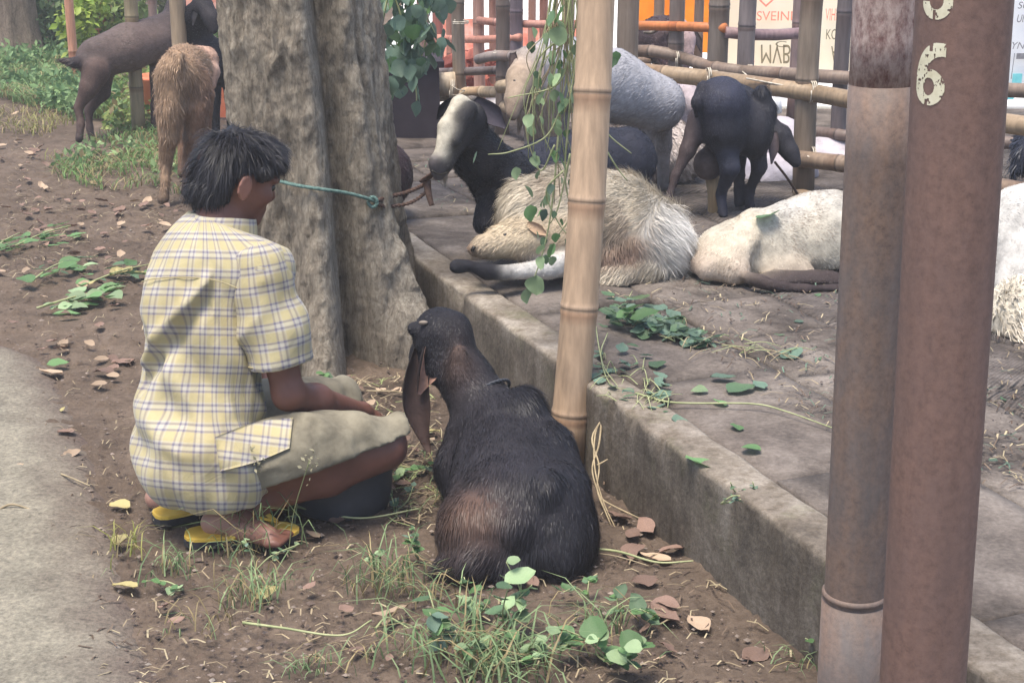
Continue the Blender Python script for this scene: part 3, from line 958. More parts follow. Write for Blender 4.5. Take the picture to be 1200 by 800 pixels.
f_rails = [
    ([(500, 85, 8.42), (588, 82, 7.92)], 0.022, (112, 102, 100)),
    ([(700, 76, 7.1), (830, 92, 6.72), (958, 110, 6.28), (1260, 155, 5.45)], 0.037, (156, 134, 108)),
    ([(735, 145, 7.02), (798, 160, 6.88)], 0.032, (184, 158, 122)),
    ([(935, 186, 6.32), (1240, 232, 5.5)], 0.035, (142, 122, 104)),
    ([(500, 116, 8.38), (590, 108, 7.9)], 0.03, (190, 168, 140)),
    ([(560, 70, 7.95), (600, 66, 7.75), (660, 52, 7.3)], 0.026, (150, 136, 128)),
    ([(585, 102, 7.78), (625, 96, 7.6)], 0.032, (186, 164, 136)),
    ([(590, 125, 7.78), (640, 140, 7.5)], 0.03, (176, 156, 132)),
    ([(744, 203, 6.95), (800, 200, 6.8)], 0.035, (96, 84, 80)),
]
for k, (pts_, r, tone) in enumerate(f_rails): frail(fence, pts_, r, tone, 30 + 3 * k)
# pale drum-like bamboo butt with a bound end, and the stake under the rail
V, Fb, Cb = bamboo(D(492, 98, 8.2), D(532, 98, 8.1), 0.062, 0.062, (204, 184, 158), 0.6, 77); obj('rail', V, Fb, M['bamboo'], fence, cols=Cb)
V, Fb, Cb = bamboo(D(833, 268, 6.0), D(834, 205, 6.0), 0.026, 0.028, (168, 142, 106), 0.5, 78); obj('stake', V, Fb, M['bamboo'], fence, cols=Cb)
V, Fb, Cb = bamboo(D(930, 231, 6.2), D(958, 238, 6.2), 0.03, 0.03, (150, 126, 100), 0.5, 79); obj('stub', V, Fb, M['bamboo'], fence, cols=Cb)
for (px, py, Y, ax, r, tn) in ((540, 26, 8.1, (0, 0, 1), .04, 2), (530, 108, 8.08, (1, 0, 0), .064, 3), (737, 78, 6.98, (1, 0, .1), .045, 4), (588, 62, 7.84, (0, 0, 1), .045, 2), (952, 108, 6.3, (1, 0, 0), .043, 3), (735, 147, 6.98, (1, 0, 0), .04, 3), (952, 184, 6.3, (1, 0, 0), .04, 2), (935, 232, 6.2, (1, 0, -.2), .033, 2), (830, 91, 6.68, (1, 0, 0), .042, 2)):
    V, Ft, _ = tie_loops(D(px, py, Y), ax, r, tn); obj('tie', V, Ft, M['tie'], fence)
for (p, q, r_) in (((528, 100, 8.0), (545, 106, 8.0), .003), ((545, 106, 8.0), (530, 112, 8.0), .003), ((860, 91, 6.6), (890, 96, 6.5), .004), ((870, 84, 6.6), (885, 92, 6.5), .003), ((785, 90, 6.85), (850, 88, 6.65), .003), ((946, 183, 6.25), (963, 186, 6.25), .004), ((875, 92, 6.5), (960, 103, 6.28), .004)):
    V, Ft, _ = tube([D(*p), (D(*p) + D(*q)) / 2 + np.array((0, -.01, -.008)), D(*q)], r_, 5); obj('tie', V, Ft, M['tie'], fence)

rear = thing('bamboo_fence', 'second bamboo fence farther back in front of the orange sheet and the lettered banner', 'fence', (0.9, 7.9, KZ))
for k, (px, Y, w, tone) in enumerate(((562, 9.0, 13, (168, 130, 116)), (605, 8.8, 15, (118, 104, 110)), (793, 7.9, 18, (128, 114, 106)), (841, 7.7, 24, (124, 112, 102)), (878, 7.55, 20, (118, 108, 106)), (770, 8.6, 12, (140, 118, 102)), (820, 8.5, 11, (132, 112, 100)), (933, 8.4, 13, (150, 128, 124)), (990, 7.1, 18, (110, 100, 100)), (640, 9.0, 10, (170, 120, 104)), (528, 9.7, 9, (160, 116, 100)), (578, 9.6, 9, (150, 112, 98)), (664, 8.8, 12, (140, 118, 104)), (622, 9.4, 9, (166, 124, 108)), (708, 8.4, 13, (136, 118, 104)), (515, 9.3, 12, (170, 110, 98)))):
    fpost(rear, px, Y, w, tone, 50 + k)
r_rails = [
    ([(745, 60, 8.0), (800, 68, 7.85), (870, 84, 7.5), (1000, 92, 7.0), (1250, 108, 6.3)], 0.031, (134, 116, 102)),
    ([(850, 38, 7.65), (940, 39, 7.75)], 0.028, (150, 124, 124)),
    ([(745, 95, 7.95), (800, 103, 7.85)], 0.024, (128, 98, 88)),
    ([(880, 144, 7.4), (1000, 160, 7.0), (1200, 168, 6.4)], 0.027, (118, 102, 94)),
    ([(560, 24, 8.95), (665, 28, 8.7)], 0.022, (178, 130, 116)),
    ([(500, 44, 9.25), (610, 44, 8.75)], 0.022, (186, 130, 112)),
    ([(740, 118, 7.9), (830, 122, 7.7)], 0.022, (150, 126, 104)),
    ([(740, 135, 8.2), (850, 150, 7.8)], 0.022, (120, 100, 88)),
    ([(690, 60, 8.4), (760, 74, 8.1)], 0.024, (140, 116, 98)),
    ([(740, 30, 8.05), (850, 33, 7.65)], 0.024, (196, 120, 70)),
]
for k, (pts_, r, tone) in enumerate(r_rails): frail(rear, pts_, r, tone, 130 + 3 * k)
for (px, py, Y, ax, r, tn) in ((933, 39, 8.36, (0, 0, 1), .04, 3), (841, 82, 7.66, (0, 0, 1), .06, 2), (878, 86, 7.5, (1, 0, 0), .04, 3), (793, 70, 7.85, (1, 0, 0), .04, 2)):
    V, Ft, _ = tie_loops(D(px, py, Y), ax, r, tn); obj('tie', V, Ft, M['tie'], rear)

# posts of the pen at the left
left_posts = [
    ('plain orange tinted bamboo post left of the brown goat tail', (82, 103), 11.4, 10.5, (196, 140, 112)),
    ('second orange bamboo post deeper behind the yellow green leaves', (115, 85), 12.6, 15, (206, 122, 92)),
    ('yellow grey bamboo post behind the brown goat belly', (153, 157), 9.35, 16, (146, 132, 104)),
    ('pale bamboo post over the tan goat back', (208, 175), 8.75, 18, (168, 146, 120)),
    ('thin mauve bamboo post behind the brown goat neck', (178, 110), 11.0, 10, (150, 124, 116)),
]
for k, (lab, (px, py), Y, w, tone) in enumerate(left_posts):
    t = D(px, 20, Y)
    root = thing('bamboo_post', lab, 'post', (t[0], Y, 0), 'posts of the pen at the left')
    r = w / 2 / (F_PX / (Y * 1.02))
    V, Fb, Cb = bamboo((t[0], Y, -0.02), (t[0], Y, 1.9), r, r * 0.95, tone, 0.4, 200 + k, 12)
    obj('culm', V, Fb, M['bamboo'], root, cols=Cb)

# ------------------------------------------------------------------ banners and cloth behind the fences
def sheet(p0, p1, z0, z1, amp=0.03, nx=60, nz=24, seed=0, slack=0.0):
    p0, p1 = np.asarray(p0, float), np.asarray(p1, float)
    u, v = np.meshgrid(np.linspace(0, 1, nx), np.linspace(0, 1, nz), indexing='ij')
    u, v = u.ravel(), v.ravel()
    xy = p0[None, :2] * (1 - u[:, None]) + p1[None, :2] * u[:, None]
    V = np.stack((xy[:, 0], xy[:, 1], z0 + (z1 - z0) * v), 1)
    n = nrm(np.array((p1[1] - p0[1], -(p1[0] - p0[0]), 0)))
    w = fbm(V * np.array((1, 1, 0.35)), 3, seed, 3)
    V = V + n * (amp * w)[:, None]
    V[:, 2] += slack * w * (1 - v)
    return V, grid_faces(nx, nz)
def cloth_mat(name, stops, scale=4, transl=0.45, stretch=None):
    m, nt, b = nodes(name)
    c = ramp(nt, noise(nt, scale, 5, 0.6, stretch), stops)
    nt.links.new(c, b.inputs['Base Color']); set_rough(b, 0.7, 0.2)
    t = nt.nodes.new('ShaderNodeBsdfTranslucent'); nt.links.new(c, t.inputs[0])
    ms = nt.nodes.new('ShaderNodeMixShader'); ms.inputs[0].default_value = transl
    nt.links.new(b.outputs[0], ms.inputs[1]); nt.links.new(t.outputs[0], ms.inputs[2]); nt.links.new(ms.outputs[0], nt.nodes['Material Output'].inputs[0])
    return m
BY = 9.2
M['banner'] = cloth_mat('cream banner vinyl', [(0.3, (0.90, 0.76, 0.54)), (0.6, (0.94, 0.84, 0.64)), (0.75, (0.94, 0.88, 0.74))], 2, 0.3)
M['white_banner'] = cloth_mat('white banner vinyl', [(0.3, (0.84, 0.84, 0.84)), (0.7, (0.88, 0.88, 0.88))], 2, 0.3)
M['orange'] = cloth_mat('orange tarpaulin', [(0.3, (0.85, 0.20, 0.015)), (0.6, (0.9, 0.30, 0.03)), (0.8, (0.9, 0.40, 0.06))], 5, 0.4)
M['pink'] = cloth_mat('faded red cloth', [(0.3, (0.62, 0.16, 0.12)), (0.5, (0.8, 0.32, 0.22)), (0.7, (0.85, 0.6, 0.5))], 9, 0.35)
M['ink'] = mat_simple('faded banner ink', [(0.3, lin(120, 108, 84)), (0.7, lin(146, 132, 102))], 30, 0.8, 0)
M['ink_red'] = mat_simple('faded red ink', [(0.3, lin(236, 120, 96)), (0.7, lin(250, 168, 140))], 30, 0.8, 0)
M['ink_grey'] = mat_simple('grey ink', [(0.3, lin(110, 108, 110)), (0.7, lin(150, 148, 150))], 30, 0.8, 0)
M['ink_teal'] = mat_simple('turquoise ink', [(0.3, lin(110, 196, 200)), (0.7, lin(140, 216, 218))], 30, 0.8, 0)
M['concrete_light'] = mat_simple('pale yard concrete', [(0.3, (0.6, 0.58, 0.55)), (0.7, (0.78, 0.76, 0.73))], 3, 0.9, 0.2)

banner = thing('banner', 'cream banner with upside down dark letters and faded red print behind the rear fence', 'banner', tuple(D(930, 82, BY)))
def bp(px, py): return D(px, py, BY)
V, Fs = sheet(bp(846, 0), bp(1130, 0), bp(900, 83)[2], bp(900, -60)[2], 0.012, 70, 20, 3)
obj('sheet', V, Fs, M['banner'], banner)
def text_mesh(txt, px0, py0, px1, py1, matn, par, Y, flip=False, mirror=False, shear=0.0, name='lettering', off=0.022):
    cu = bpy.data.curves.new('lettering', 'FONT'); cu.body = txt; cu.shear = shear; cu.size = 1
    to = bpy.data.objects.new('lettering', cu); COL.objects.link(to)
    bpy.context.view_layer.update()
    dg = bpy.context.evaluated_depsgraph_get()
    me = bpy.data.meshes.new_from_object(to.evaluated_get(dg))
    bpy.data.objects.remove(to)
    v = np.array([q.co[:] for q in me.vertices]); fc = [tuple(p.vertices) for p in me.polygons]
    bpy.data.meshes.remove(me)
    lo, hi = v.min(0), v.max(0)
    u = (v[:, 0] - lo[0]) / (hi[0] - lo[0]); w = (v[:, 1] - lo[1]) / (hi[1] - lo[1])
    if mirror: u = 1 - u
    if flip: w = 1 - w
    a, b = D(px0, py1, Y), D(px1, py0, Y)
    W = np.stack((a[0] + (b[0] - a[0]) * u, np.full(len(u), Y - off), a[2] + (b[2] - a[2]) * w), 1)
    tri = []
    for f in fc:
        for i in range(1, len(f) - 1): tri.append((f[0], f[i], f[i + 1]))
    return obj(name, W, np.array(tri), M[matn], par, smooth=False)
text_mesh('MVB', 890, 52, 926, 74, 'ink', banner, BY, flip=True, shear=0.1)
text_mesh('C', 908, 48, 921, 55, 'ink', banner, BY, flip=True)
text_mesh('KO', 967, 34, 981, 46, 'ink', banner, BY, mirror=False)
text_mesh('A', 972, 54, 983, 74, 'ink', banner, BY, flip=True)
text_mesh('SVEINI', 886, 13, 928, 24, 'ink_red', banner, BY)
text_mesh('VIHK', 966, 10, 984, 24, 'ink_red', banner, BY)
text_mesh('V', 888, 0, 906, 8, 'ink_red', banner, BY)
text_mesh('R', 870, 44, 885, 72, 'ink_red', banner, BY)

wb = thing('banner', 'white banner with small grey italic lettering right of the rust red pipe', 'banner', tuple(D(1190, 100, 8.2)))
V, Fs = sheet(D(1125, 0, 8.2), D(1290, 0, 8.2), D(1190, 108, 8.2)[2], D(1190, -40, 8.2)[2], 0.008, 40, 16, 9)
obj('sheet', V, Fs, M['white_banner'], wb)
text_mesh('SU', 1191, 2, 1206, 10, 'ink_grey', wb, 8.2, shear=0.2)
text_mesh('UIN', 1190, 17, 1206, 26, 'ink_grey', wb, 8.2, shear=0.2)
text_mesh('YN Z', 1184, 49, 1212, 57, 'ink_grey', wb, 8.2, shear=0.25)
text_mesh('l', 1183, 62, 1188, 92, 'ink_grey', wb, 8.2, shear=0.2)
V, Fs = box(D(1199, 66, 8.17), (0.07, 0.004, 0.03)); obj('print_bar', V, Fs, M['ink_grey'], wb, smooth=False)
V, Fs = box(D(1192, 92, 8.17), (0.05, 0.004, 0.05)); obj('print_patch', V, Fs, M['ink_teal'], wb, smooth=False)
V, Fs = box(D(1184, 110, 8.17), (0.04, 0.004, 0.06)); obj('print_patch', V, Fs, M['ink_teal'], wb, smooth=False)

V, Fs = sheet(D(726, 0, 9.6), D(846, 0, 9.6), D(780, 62, 9.6)[2], D(780, -80, 9.6)[2], 0.05, 40, 16, 13)
tag(obj('tarpaulin', V, Fs, M['orange']), 'bright orange tarpaulin hung behind the rear fence', 'tarpaulin')
V, Fs = sheet(D(508, 0, 10.4), D(560, 0, 10.4), D(560, 86, 10.4)[2], D(560, 22, 10.4)[2], 0.05, 50, 20, 17)
tag(obj('cloth', V, Fs, M['pink']), 'faded red cloth hung behind the fence beside the leafy branch', 'cloth')
V, Fs = sheet(D(598, 0, 10.2), D(680, 0, 10.2), D(640, 62, 10.2)[2], D(640, 24, 10.2)[2], 0.04, 50, 20, 27)
tag(obj('cloth', V, Fs, M['pink']), 'faded red cloth hung behind the head of the pale standing goat', 'cloth')

# low rubble of red brick and timber behind the left end of the fence
rub = thing('rubble_heap', 'heap of reddish brick rubble and timber scraps behind the fence left of the pale goat', 'rubble', tuple(P(560, 95, 0.2)))
M['brick'] = mat_simple('old red brick', [(0.3, lin(120, 66, 58)), (0.7, lin(186, 112, 96))], 18, 0.9, 0.4)
for k in range(60):
    px, py = RNG.uniform(500, 640), RNG.uniform(62, 108)
    q = D(px, py, RNG.uniform(9.1, 9.9))
    q[2] = max(q[2], 0.25)
    V, Fs = box((0, 0, 0), (RNG.uniform(.06, .14), RNG.uniform(.06, .1), RNG.uniform(.04, .08)), 0, 0.008)
    R = np.array(Euler(tuple(RNG.uniform(-.5, .5, 3) + np.array((0, 0, RNG.uniform(0, 3))))).to_matrix())
    obj('brick', V @ R.T + q, Fs, M['brick'], rub, smooth=False)

# yard beyond the fence: pale sunlit concrete, a long rendered wall, a yellow sheet and a capped stub
V, Fs = box((6.9, 14.2, 0.16), (16, 10.6, 0.12)); yard = obj('yard', V, Fs, M['concrete_light'], origin=(0, 0, 0), kind='structure', smooth=False)
V, Fs = sheet((-9, 19.0), (16, 19.0), 0, 2.6, 0.02, 50, 6, 5)
M['render'] = mat_simple('pale lime render', [(0.3, (0.72, 0.68, 0.64)), (0.7, (0.84, 0.82, 0.78))], 2, 0.9, 0.2)
wl = thing('wall', 'long pale rendered wall far behind the fences', 'wall', (0, 19, 0))
obj('render', V, Fs, M['render'], wl)
V, Fs = box((3.5, 19.2, 2.66), (25, 0.5, 0.1)); obj('coping', V, Fs, M['render'], wl, smooth=False)
M['yellow'] = mat_simple('yellow plastic', [(0.3, (0.72, 0.62, 0.06)), (0.7, (0.85, 0.78, 0.16))], 4, 0.5, 0.2)
q = [D(884, 146, 8.6), D(1010, 163, 8.2), D(1010, 118, 9.6), D(884, 118, 9.6)]
u, v = np.meshgrid(np.linspace(0, 1, 24), np.linspace(0, 1, 16), indexing='ij'); u, v = u.ravel()[:, None], v.ravel()[:, None]
V = (1 - u) * (1 - v) * q[0] + u * (1 - v) * q[1] + u * v * q[2] + (1 - u) * v * q[3]
V[:, 2] += 0.04 * fbm(V, 4, 3, 3)
tag(obj('plastic_sheet', V, grid_faces(24, 16), M['yellow']), 'yellow plastic sheet spread on the yard behind the black standing goat', 'plastic sheet')
st = thing('capped_stub', 'short bamboo stub with a white cap beside the yellow sheet', 'stub', tuple(D(906, 148, 8.0)))
V, Fb, Cb = bamboo(D(906, 150, 8.0), D(906, 128, 8.0), 0.025, 0.025, (150, 136, 124), 0.5, 5); obj('stem', V, Fb, M['bamboo'], st, cols=Cb)
V, Fs, _ = tube([D(906, 133, 8.0), D(905, 118, 8.0), D(905, 114, 8.0)], [0.046, 0.05, 0.03], 16); obj('cap', V, Fs, M['white_banner'], st)
# grey blue dirty sacks on the pen floor behind the post
M['sack'] = mat_simple('dirty pale sack', [(0.3, lin(150, 142, 148)), (0.7, lin(196, 190, 196))], 9, 0.9, 0.6, 0.02)
for k, (px, py, Y, rx, rz, lab) in enumerate(((905, 168, 7.0, .17, .1, 'crumpled bluish sack behind the fence left of the middle post'), (985, 190, 7.1, .25, .13, 'pale bluish sack lying between the fence post and the grey pipe'), (905, 205, 6.75, .2, .09, 'flat grey sack on the floor beside the black goat hind legs'))):
    c = D(px, py, Y)
    V, Q, C, G, L = sculpt(ell(c, (rx, 0.16, rz), (1, 1, 1)) + ell(c + np.array((rx * .5, .02, rz * .3)), (rx * .5, 0.13, rz * .7), (1, 1, 1), 0.05), 0.012, disp=lambda X: 0.03 * fbm(X, 9, 5 + k, 3))
    tag(obj('sack', V, Q, M['sack']), lab, 'sack')

# ------------------------------------------------------------------ the person squatting
SKIN, SKIN_D, SOLE = lin(112, 74, 62), lin(92, 60, 52), lin(168, 128, 112)
FWD = nrm(np.array((0.78, 0.62, 0)))
RGT = np.array((FWD[1], -FWD[0], 0))
person = thing('person', 'person in yellow plaid shirt and khaki shorts squatting with their back turned', 'person', tuple(P(265, 625)))
pel, wst, chs, shc, nck = D(237, 530, 3.52), D(236, 450, 3.58), D(240, 362, 3.63), D(244, 302, 3.66), D(258, 262, 3.68)
hd = D(279, 207, 3.71)
HF = nrm(0.88 * np.array((1, 0, 0)) + 0.46 * np.array((0, 1, 0)) + np.array((0, 0, -0.36)))     # where the face points
HS = nrm(np.cross(HF, (0, 0, 1)))                                                            # the head's right
HU = np.cross(HS, HF)
shR, elR, wrR = D(306, 318, 3.54), D(338, 462, 3.50), D(424, 483, 3.78)
shL = shc - RGT * 0.135; shL[2] -= 0.045
elL = D(300, 450, 3.98); wrL = D(385, 490, 3.92)
hipR, knR, anR = D(275, 545, 3.42), D(452, 518, 3.52), D(268, 600, 3.41)
hipL = pel - RGT * 0.10; knL = D(392, 470, 3.98); anL = D(203, 583, 3.60)
heR, baR, toR = D(250, 612, 3.405), P(315, 630, 0.035), P(334, 632, 0.03)
heL, baL, toL = D(184, 583, 3.60), P(262, 590, 0.04), P(285, 588, 0.03)

sk = []
sk += ell(pel + np.array((0, 0.02, 0)), (0.13, 0.11, 0.12), SKIN, 0.05, axes=(RGT, FWD, (0, 0, 1)))
sk += ell(chs, (0.15, 0.10, 0.17), SKIN, 0.06, axes=(RGT, FWD, (0, 0, 1)))
sk += cap([pel, wst, chs, shc], [0.11, 0.11, 0.11, 0.08], SKIN, 0.06)
sk += cap([shL, shc, shR], [0.055, 0.07, 0.055], SKIN, 0.06)
sk += cap([shc, nck, hd - HF * 0.025 - HU * 0.04], [0.065, 0.053, 0.05], SKIN, 0.035)
for sh_, el_, wr_ in ((shR, elR, wrR), (shL, elL, wrL)):
    m1 = sh_ * 0.45 + el_ * 0.55; m2 = el_ * 0.65 + wr_ * 0.35
    sk += cap([sh_, m1, el_, m2, wr_], [0.052, 0.047, 0.036, 0.040, 0.025], SKIN, 0.025)
for hp, kn, an in ((hipR, knR, anR), (hipL, knL, anL)):
    sk += cap([hp, hp * .5 + kn * .5, kn], [0.076, 0.074, 0.050], SKIN, 0.03)
    knb = kn + np.array((0.004, -0.010, -0.022))
    calf = knb * 0.62 + an * 0.38 + np.array((0, 0, -0.004))
    sk += cap([knb, calf, an * .85 + knb * .15, an], [0.042, 0.044, 0.032, 0.029], SKIN, 0.03)
for an, he, ba_, to in ((anR, heR, baR, toR), (anL, heL, baL, toL)):
    sk += cap([an, he], [0.030, 0.027], SOLE, 0.02)
    sk += cap([he, he * .45 + ba_ * .55, ba_], [0.025, 0.021, 0.019], SOLE, 0.02)
    sk += cap([an, ba_ + np.array((0, 0, .008))], [0.028, 0.017], SKIN, 0.03)
    f = nrm((to - ba_) * np.array((1, 1, 0))); sd2 = np.array((f[1], -f[0], 0))
    for i, (o_, ln) in enumerate(((-.030, .052), (-.012, .050), (.004, .044), (.018, .037), (.030, .030))):
        a = ba_ + sd2 * o_ * 0.95 + np.array((0, 0, -.004)); e = a + f * ln * .9 + sd2 * o_ * .15; e[2] = 0.030
        sk += cap([a, (a + e) / 2 + np.array((0, 0, .004)), e], [0.0105, .0085, .0075 if i else .010], SKIN, 0.008)
# hands: palm, four fingers and a thumb, curled over the feed in the bucket
for wr_, el_, sgn in ((wrR, elR, 1), (wrL, elL, -1)):
    f = nrm(wr_ - el_ + np.array((0.03, 0.02, -0.10))); s3 = nrm(np.cross(f, (0, 0, 1))) * sgn; u3 = np.cross(s3, f) * sgn
    pm = wr_ + f * 0.05
    sk += cap([wr_, pm + f * .012], [0.024, 0.026], SKIN, 0.02)
    for o_, ln in ((-.026, .062), (-.009, .072), (.009, .068), (.026, .052)):
        a = wr_ + f * 0.078 + s3 * o_
        b1 = a + f * ln * .45 - u3 * .006; b2 = b1 + (f * .6 - u3 * .8) * ln * .32; b3 = b2 + (f * .1 - u3) * ln * .26
        sk += cap([wr_ + f * .04 + s3 * o_ * .8, a, b1, b2, b3], [0.014, .0095, .0085, .008, .007], SKIN, 0.006)
    a = wr_ + f * .03 - s3 * .022
    sk += cap([a, a + f * .025 - s3 * .022 - u3 * .008, a + f * .052 - s3 * .024 - u3 * .02], [.014, .011, .008], SKIN, 0.008)
# head with a face
def hp_(f, s, u): return hd + HF * f + HS * s + HU * u
sk += ell(hp_(-0.012, 0, 0.018), (0.098, 0.074, 0.088), SKIN, 0.02, axes=(HF, HS, HU))
sk += ell(hp_(0.035, 0, -0.045), (0.052, 0.052, 0.066), SKIN, 0.03, axes=(HF, HS, HU))
sk += ell(hp_(0.066, 0, -0.092), (0.022, 0.026, 0.018), SKIN, 0.02, axes=(HF, HS, HU))
sk += cap([hp_(0.088, 0, 0.008), hp_(0.096, 0, -0.026), hp_(0.092, 0, -0.034)], [0.007, 0.0095, 0.009], SKIN, 0.012)
sk += cap([hp_(0.080, -.018, -0.062), hp_(0.084, 0, -0.061), hp_(0.080, .018, -0.062)], [0.006, .0085, 0.006], SKIN_D, 0.008)
sk += cap([hp_(0.078, -.015, -0.072), hp_(0.081, 0, -0.073), hp_(0.078, .015, -0.072)], [0.006, .0085, 0.006], SKIN_D, 0.008)
sk += cap([hp_(0.078, -.045, 0.018), hp_(0.089, -.018, 0.020), hp_(0.089, .018, 0.020), hp_(0.078, .045, 0.018)], [0.008, .009, .009, 0.008], SKIN, 0.014)
for s in (-1, 1):
    eax = nrm(HF - HS * s * .35); ect = hp_(-0.006, s * .088, -0.016)
    rim = [ect + eax * (0.017 * math.cos(t)) + HU * (0.030 * math.sin(t)) - HF * .002 for t in np.linspace(-1.2, 3.6, 9)]
    sk += cap(rim, [0.0045] * 9, lin(146, 104, 90), 0.003)
    sk += ell(hp_(0.062, s * .048, -0.025), (.02, .014, .02), SKIN, 0.02, axes=(HF, HS, HU))
    sk += ell(hp_(-0.006, s * .083, -0.016), (0.018, 0.008, 0.031), lin(134, 92, 78), 0.006, axes=(nrm(HF - HS * s * .35), nrm(HS + HF * s * .35), HU))
V, Q, C, G, L = sculpt(sk, 0.0062, smooth=2, ck=0.008)
body = obj('body', V, Q, M['skin'], person, cols=C)
for s in (-1, 1):
    V, Q, C, G, L = sculpt(ell(hp_(0.079, s * .030, -0.002), (.010, .013, .010), (0.02, 0.015, 0.01), .004, axes=(HF, HS, HU)), 0.0025)
    obj('eye', V, Q, M['eye'], person)

# hair: a cap with strands
HC = lin(38, 36, 40)
hr = ell(hp_(-0.010, 0, 0.026), (0.098, 0.082, 0.088), HC, 0.02, fl=0.055, axes=(HF, HS, HU), d=-HU * .8 - HF * .3)
hr += ell(hp_(-0.056, 0, -0.034), (0.048, 0.068, 0.068), HC, 0.03, fl=0.05, axes=(HF, HS, HU), d=-HU)
hr += ell(hp_(0.050, 0, 0.062), (0.052, 0.068, 0.040), HC, 0.03, fl=0.036, axes=(HF, HS, HU), d=HF * .8 - HU * .6)
for s in (-1, 1): hr += cap([hp_(0.028, s * .07, 0.03), hp_(0.022, s * .072, -0.012)], [.02, .011], HC, 0.012, fl=0.018)
def earcut(X):
    f, s, u = (X - hd) @ HF, (X - hd) @ HS, (X - hd) @ HU
    d = np.sqrt(((f - 0.004) / 0.030) ** 2 + ((u + 0.020) / 0.042) ** 2)
    d2 = np.sqrt(((f - 0.06) / 0.045) ** 2 + ((u + 0.045) / 0.05) ** 2)
    return 0.014 * fbm(X, 22, 3, 3) + 0.04 * np.clip(1.25 - d, 0, 1) + 0.05 * np.clip(1.2 - d2, 0, 1)
V, Q, C, G, L = sculpt(hr, 0.006, disp=earcut, cuts=[(hp_(0.096, 0, 0.03), HF)])
cr = hp_(-0.045, 0, 0.11)
rel = V - cr
G = nrm(nrm(rel) * 1.0 - HU * 0.35 - HF * 0.1)
hair = obj('hair', V, Q, M['fur'], person, cols=C * 0.8)
_f, _u = (V - hd) @ HF, (V - hd) @ HU
L = L * np.where((_u < 0.045) & (_f > -0.05), 0.35, 1.0) * np.where((_f > 0.02) & (_u < 0.03), 0.4, 1)
r_ = strands(V, Q, C * 1.0, G, L, 16000, 0.0007, 0.10, 0.40, 0.35, cvar=0.7)
obj('hair_strands', *r_[:2], M['fur'], hair, cols=r_[2], kind='stuff')

# shirt
TA = nrm(shc - pel)
def torso_uv(X, cu=0.165):
    q = X - pel
    v = q @ TA
    t = np.clip(v / np.linalg.norm(shc - pel), 0, 1)
    ctr = pel + (shc - pel) * t[:, None]
    q = X - ctr
    ang = np.arctan2((q @ RGT) / 0.185, -(q @ FWD) / 0.13)
    return np.stack((ang * cu, v), 1)
def folds(X):
    uv = torso_uv(X)
    u, v = uv[:, 0], uv[:, 1]
    S = np.stack((u * 9 + v * 3.0, v * 3.5 - u * 2, 0 * u), 1)
    f = 0.020 * fbm(S, 1.0, 5, 3) + 0.007 * fbm(S * np.array((2.4, 1.3, 1)), 1.3, 25, 2)
    rg = lambda q, s: (1 - np.abs(fbm(q, 1.0, s, 2)) * 2.4).clip(-.5, 1)
    S2 = np.stack((u * 7 + v * 5.5, v * 2.2 - u * 3, 0 * u), 1)
    f = f - 0.013 * rg(S2, 65) * np.clip((0.50 - v) * 6, 0, 1) - 0.009 * rg(S2[:, [1, 0, 2]] * 1.6 + 3, 75) * np.exp(-((v - .02) / .12) ** 2)
    # drag folds from the right armpit down to the small of the back, and slack over the hips
    d1 = (v - (0.42 - 1.15 * np.abs(u - 0.16)))
    f = f - 0.020 * np.exp(-(d1 / 0.022) ** 2) * (u > -.02) * (u < .17) + 0.018 * np.exp(-((d1 + .05) / 0.03) ** 2) * (u < .17) * (u > -.02)
    f = f + 0.010 * np.sin(v * 46 + u * 14 + 2 * np.sin(u * 9)) * np.exp(-((v - 0.06) / 0.09) ** 2)
    f = f + 0.011 * np.sin((v * .8 + u * 1.3) * 34 + 3 * np.sin(u * 13)) * np.exp(-((v - .2) / .14) ** 2) * np.clip((u + .02) * 9, 0, 1)   # slack at the waist
    # box pleat under the yoke
    f = f + 0.012 * np.exp(-((u + 0.055 + 0.02 * (v - .4)) / 0.006) ** 2) * np.clip((0.47 - v) * 8, 0, 1) * np.clip((v - 0.2) * 6, 0, 1)
    return f
sm = []
ax3 = (RGT, FWD, (0, 0, 1))
sm += ell(D(233, 400, 3.60), (0.164, 0.126, 0.27), (1, 1, 1), 0.06, axes=ax3)
sm += ell(D(234, 500, 3.535), (0.162, 0.152, 0.19), (1, 1, 1), 0.08, axes=ax3)
sm += ell(D(246, 545, 3.46), (0.150, 0.165, 0.13), (1, 1, 1), 0.06, axes=ax3)
sm += cap([D(258, 545, 3.40), D(270, 548, 3.395)], [0.105, 0.085], (1, 1, 1), 0.05)
sm += ell(D(246, 325, 3.65), (0.172, 0.120, 0.13), (1, 1, 1), 0.06, axes=ax3)
sm += cap([shL, shc + np.array((0, 0, .008)), shR], [0.078, 0.088, 0.072], (1, 1, 1), 0.06)
sm += cap([shc, nck], [0.09, 0.066], (1, 1, 1), 0.04)
hem = P(230, 590, 0.17) ; hem = D(235, 585, 3.40)
hn = nrm(np.array((0, 0, -1.0)) + FWD * 0.10)
V, Q, C, G, L = sculpt(sm, 0.0075, disp=folds, cuts=[(hem, hn), (nck + (nck - shc) * 0.05, nrm(nck - shc))], smooth=1)
SHIRT_V = V
shirt = obj('shirt', V, Q, M['plaid'], person, uv=torso_uv(V))
def snap(px, py, Vs, out=0.004):
    e = nrm(ray(px, py)); o_ = np.array((0, 0, CAM_H))
    t = (Vs - o_) @ e
    off = np.linalg.norm(Vs - o_ - t[:, None] * e, axis=1)
    k = np.where(off < 0.010)[0]
    if not len(k): k = np.array([off.argmin()])
    return o_ + e * (t[k].min() - out)
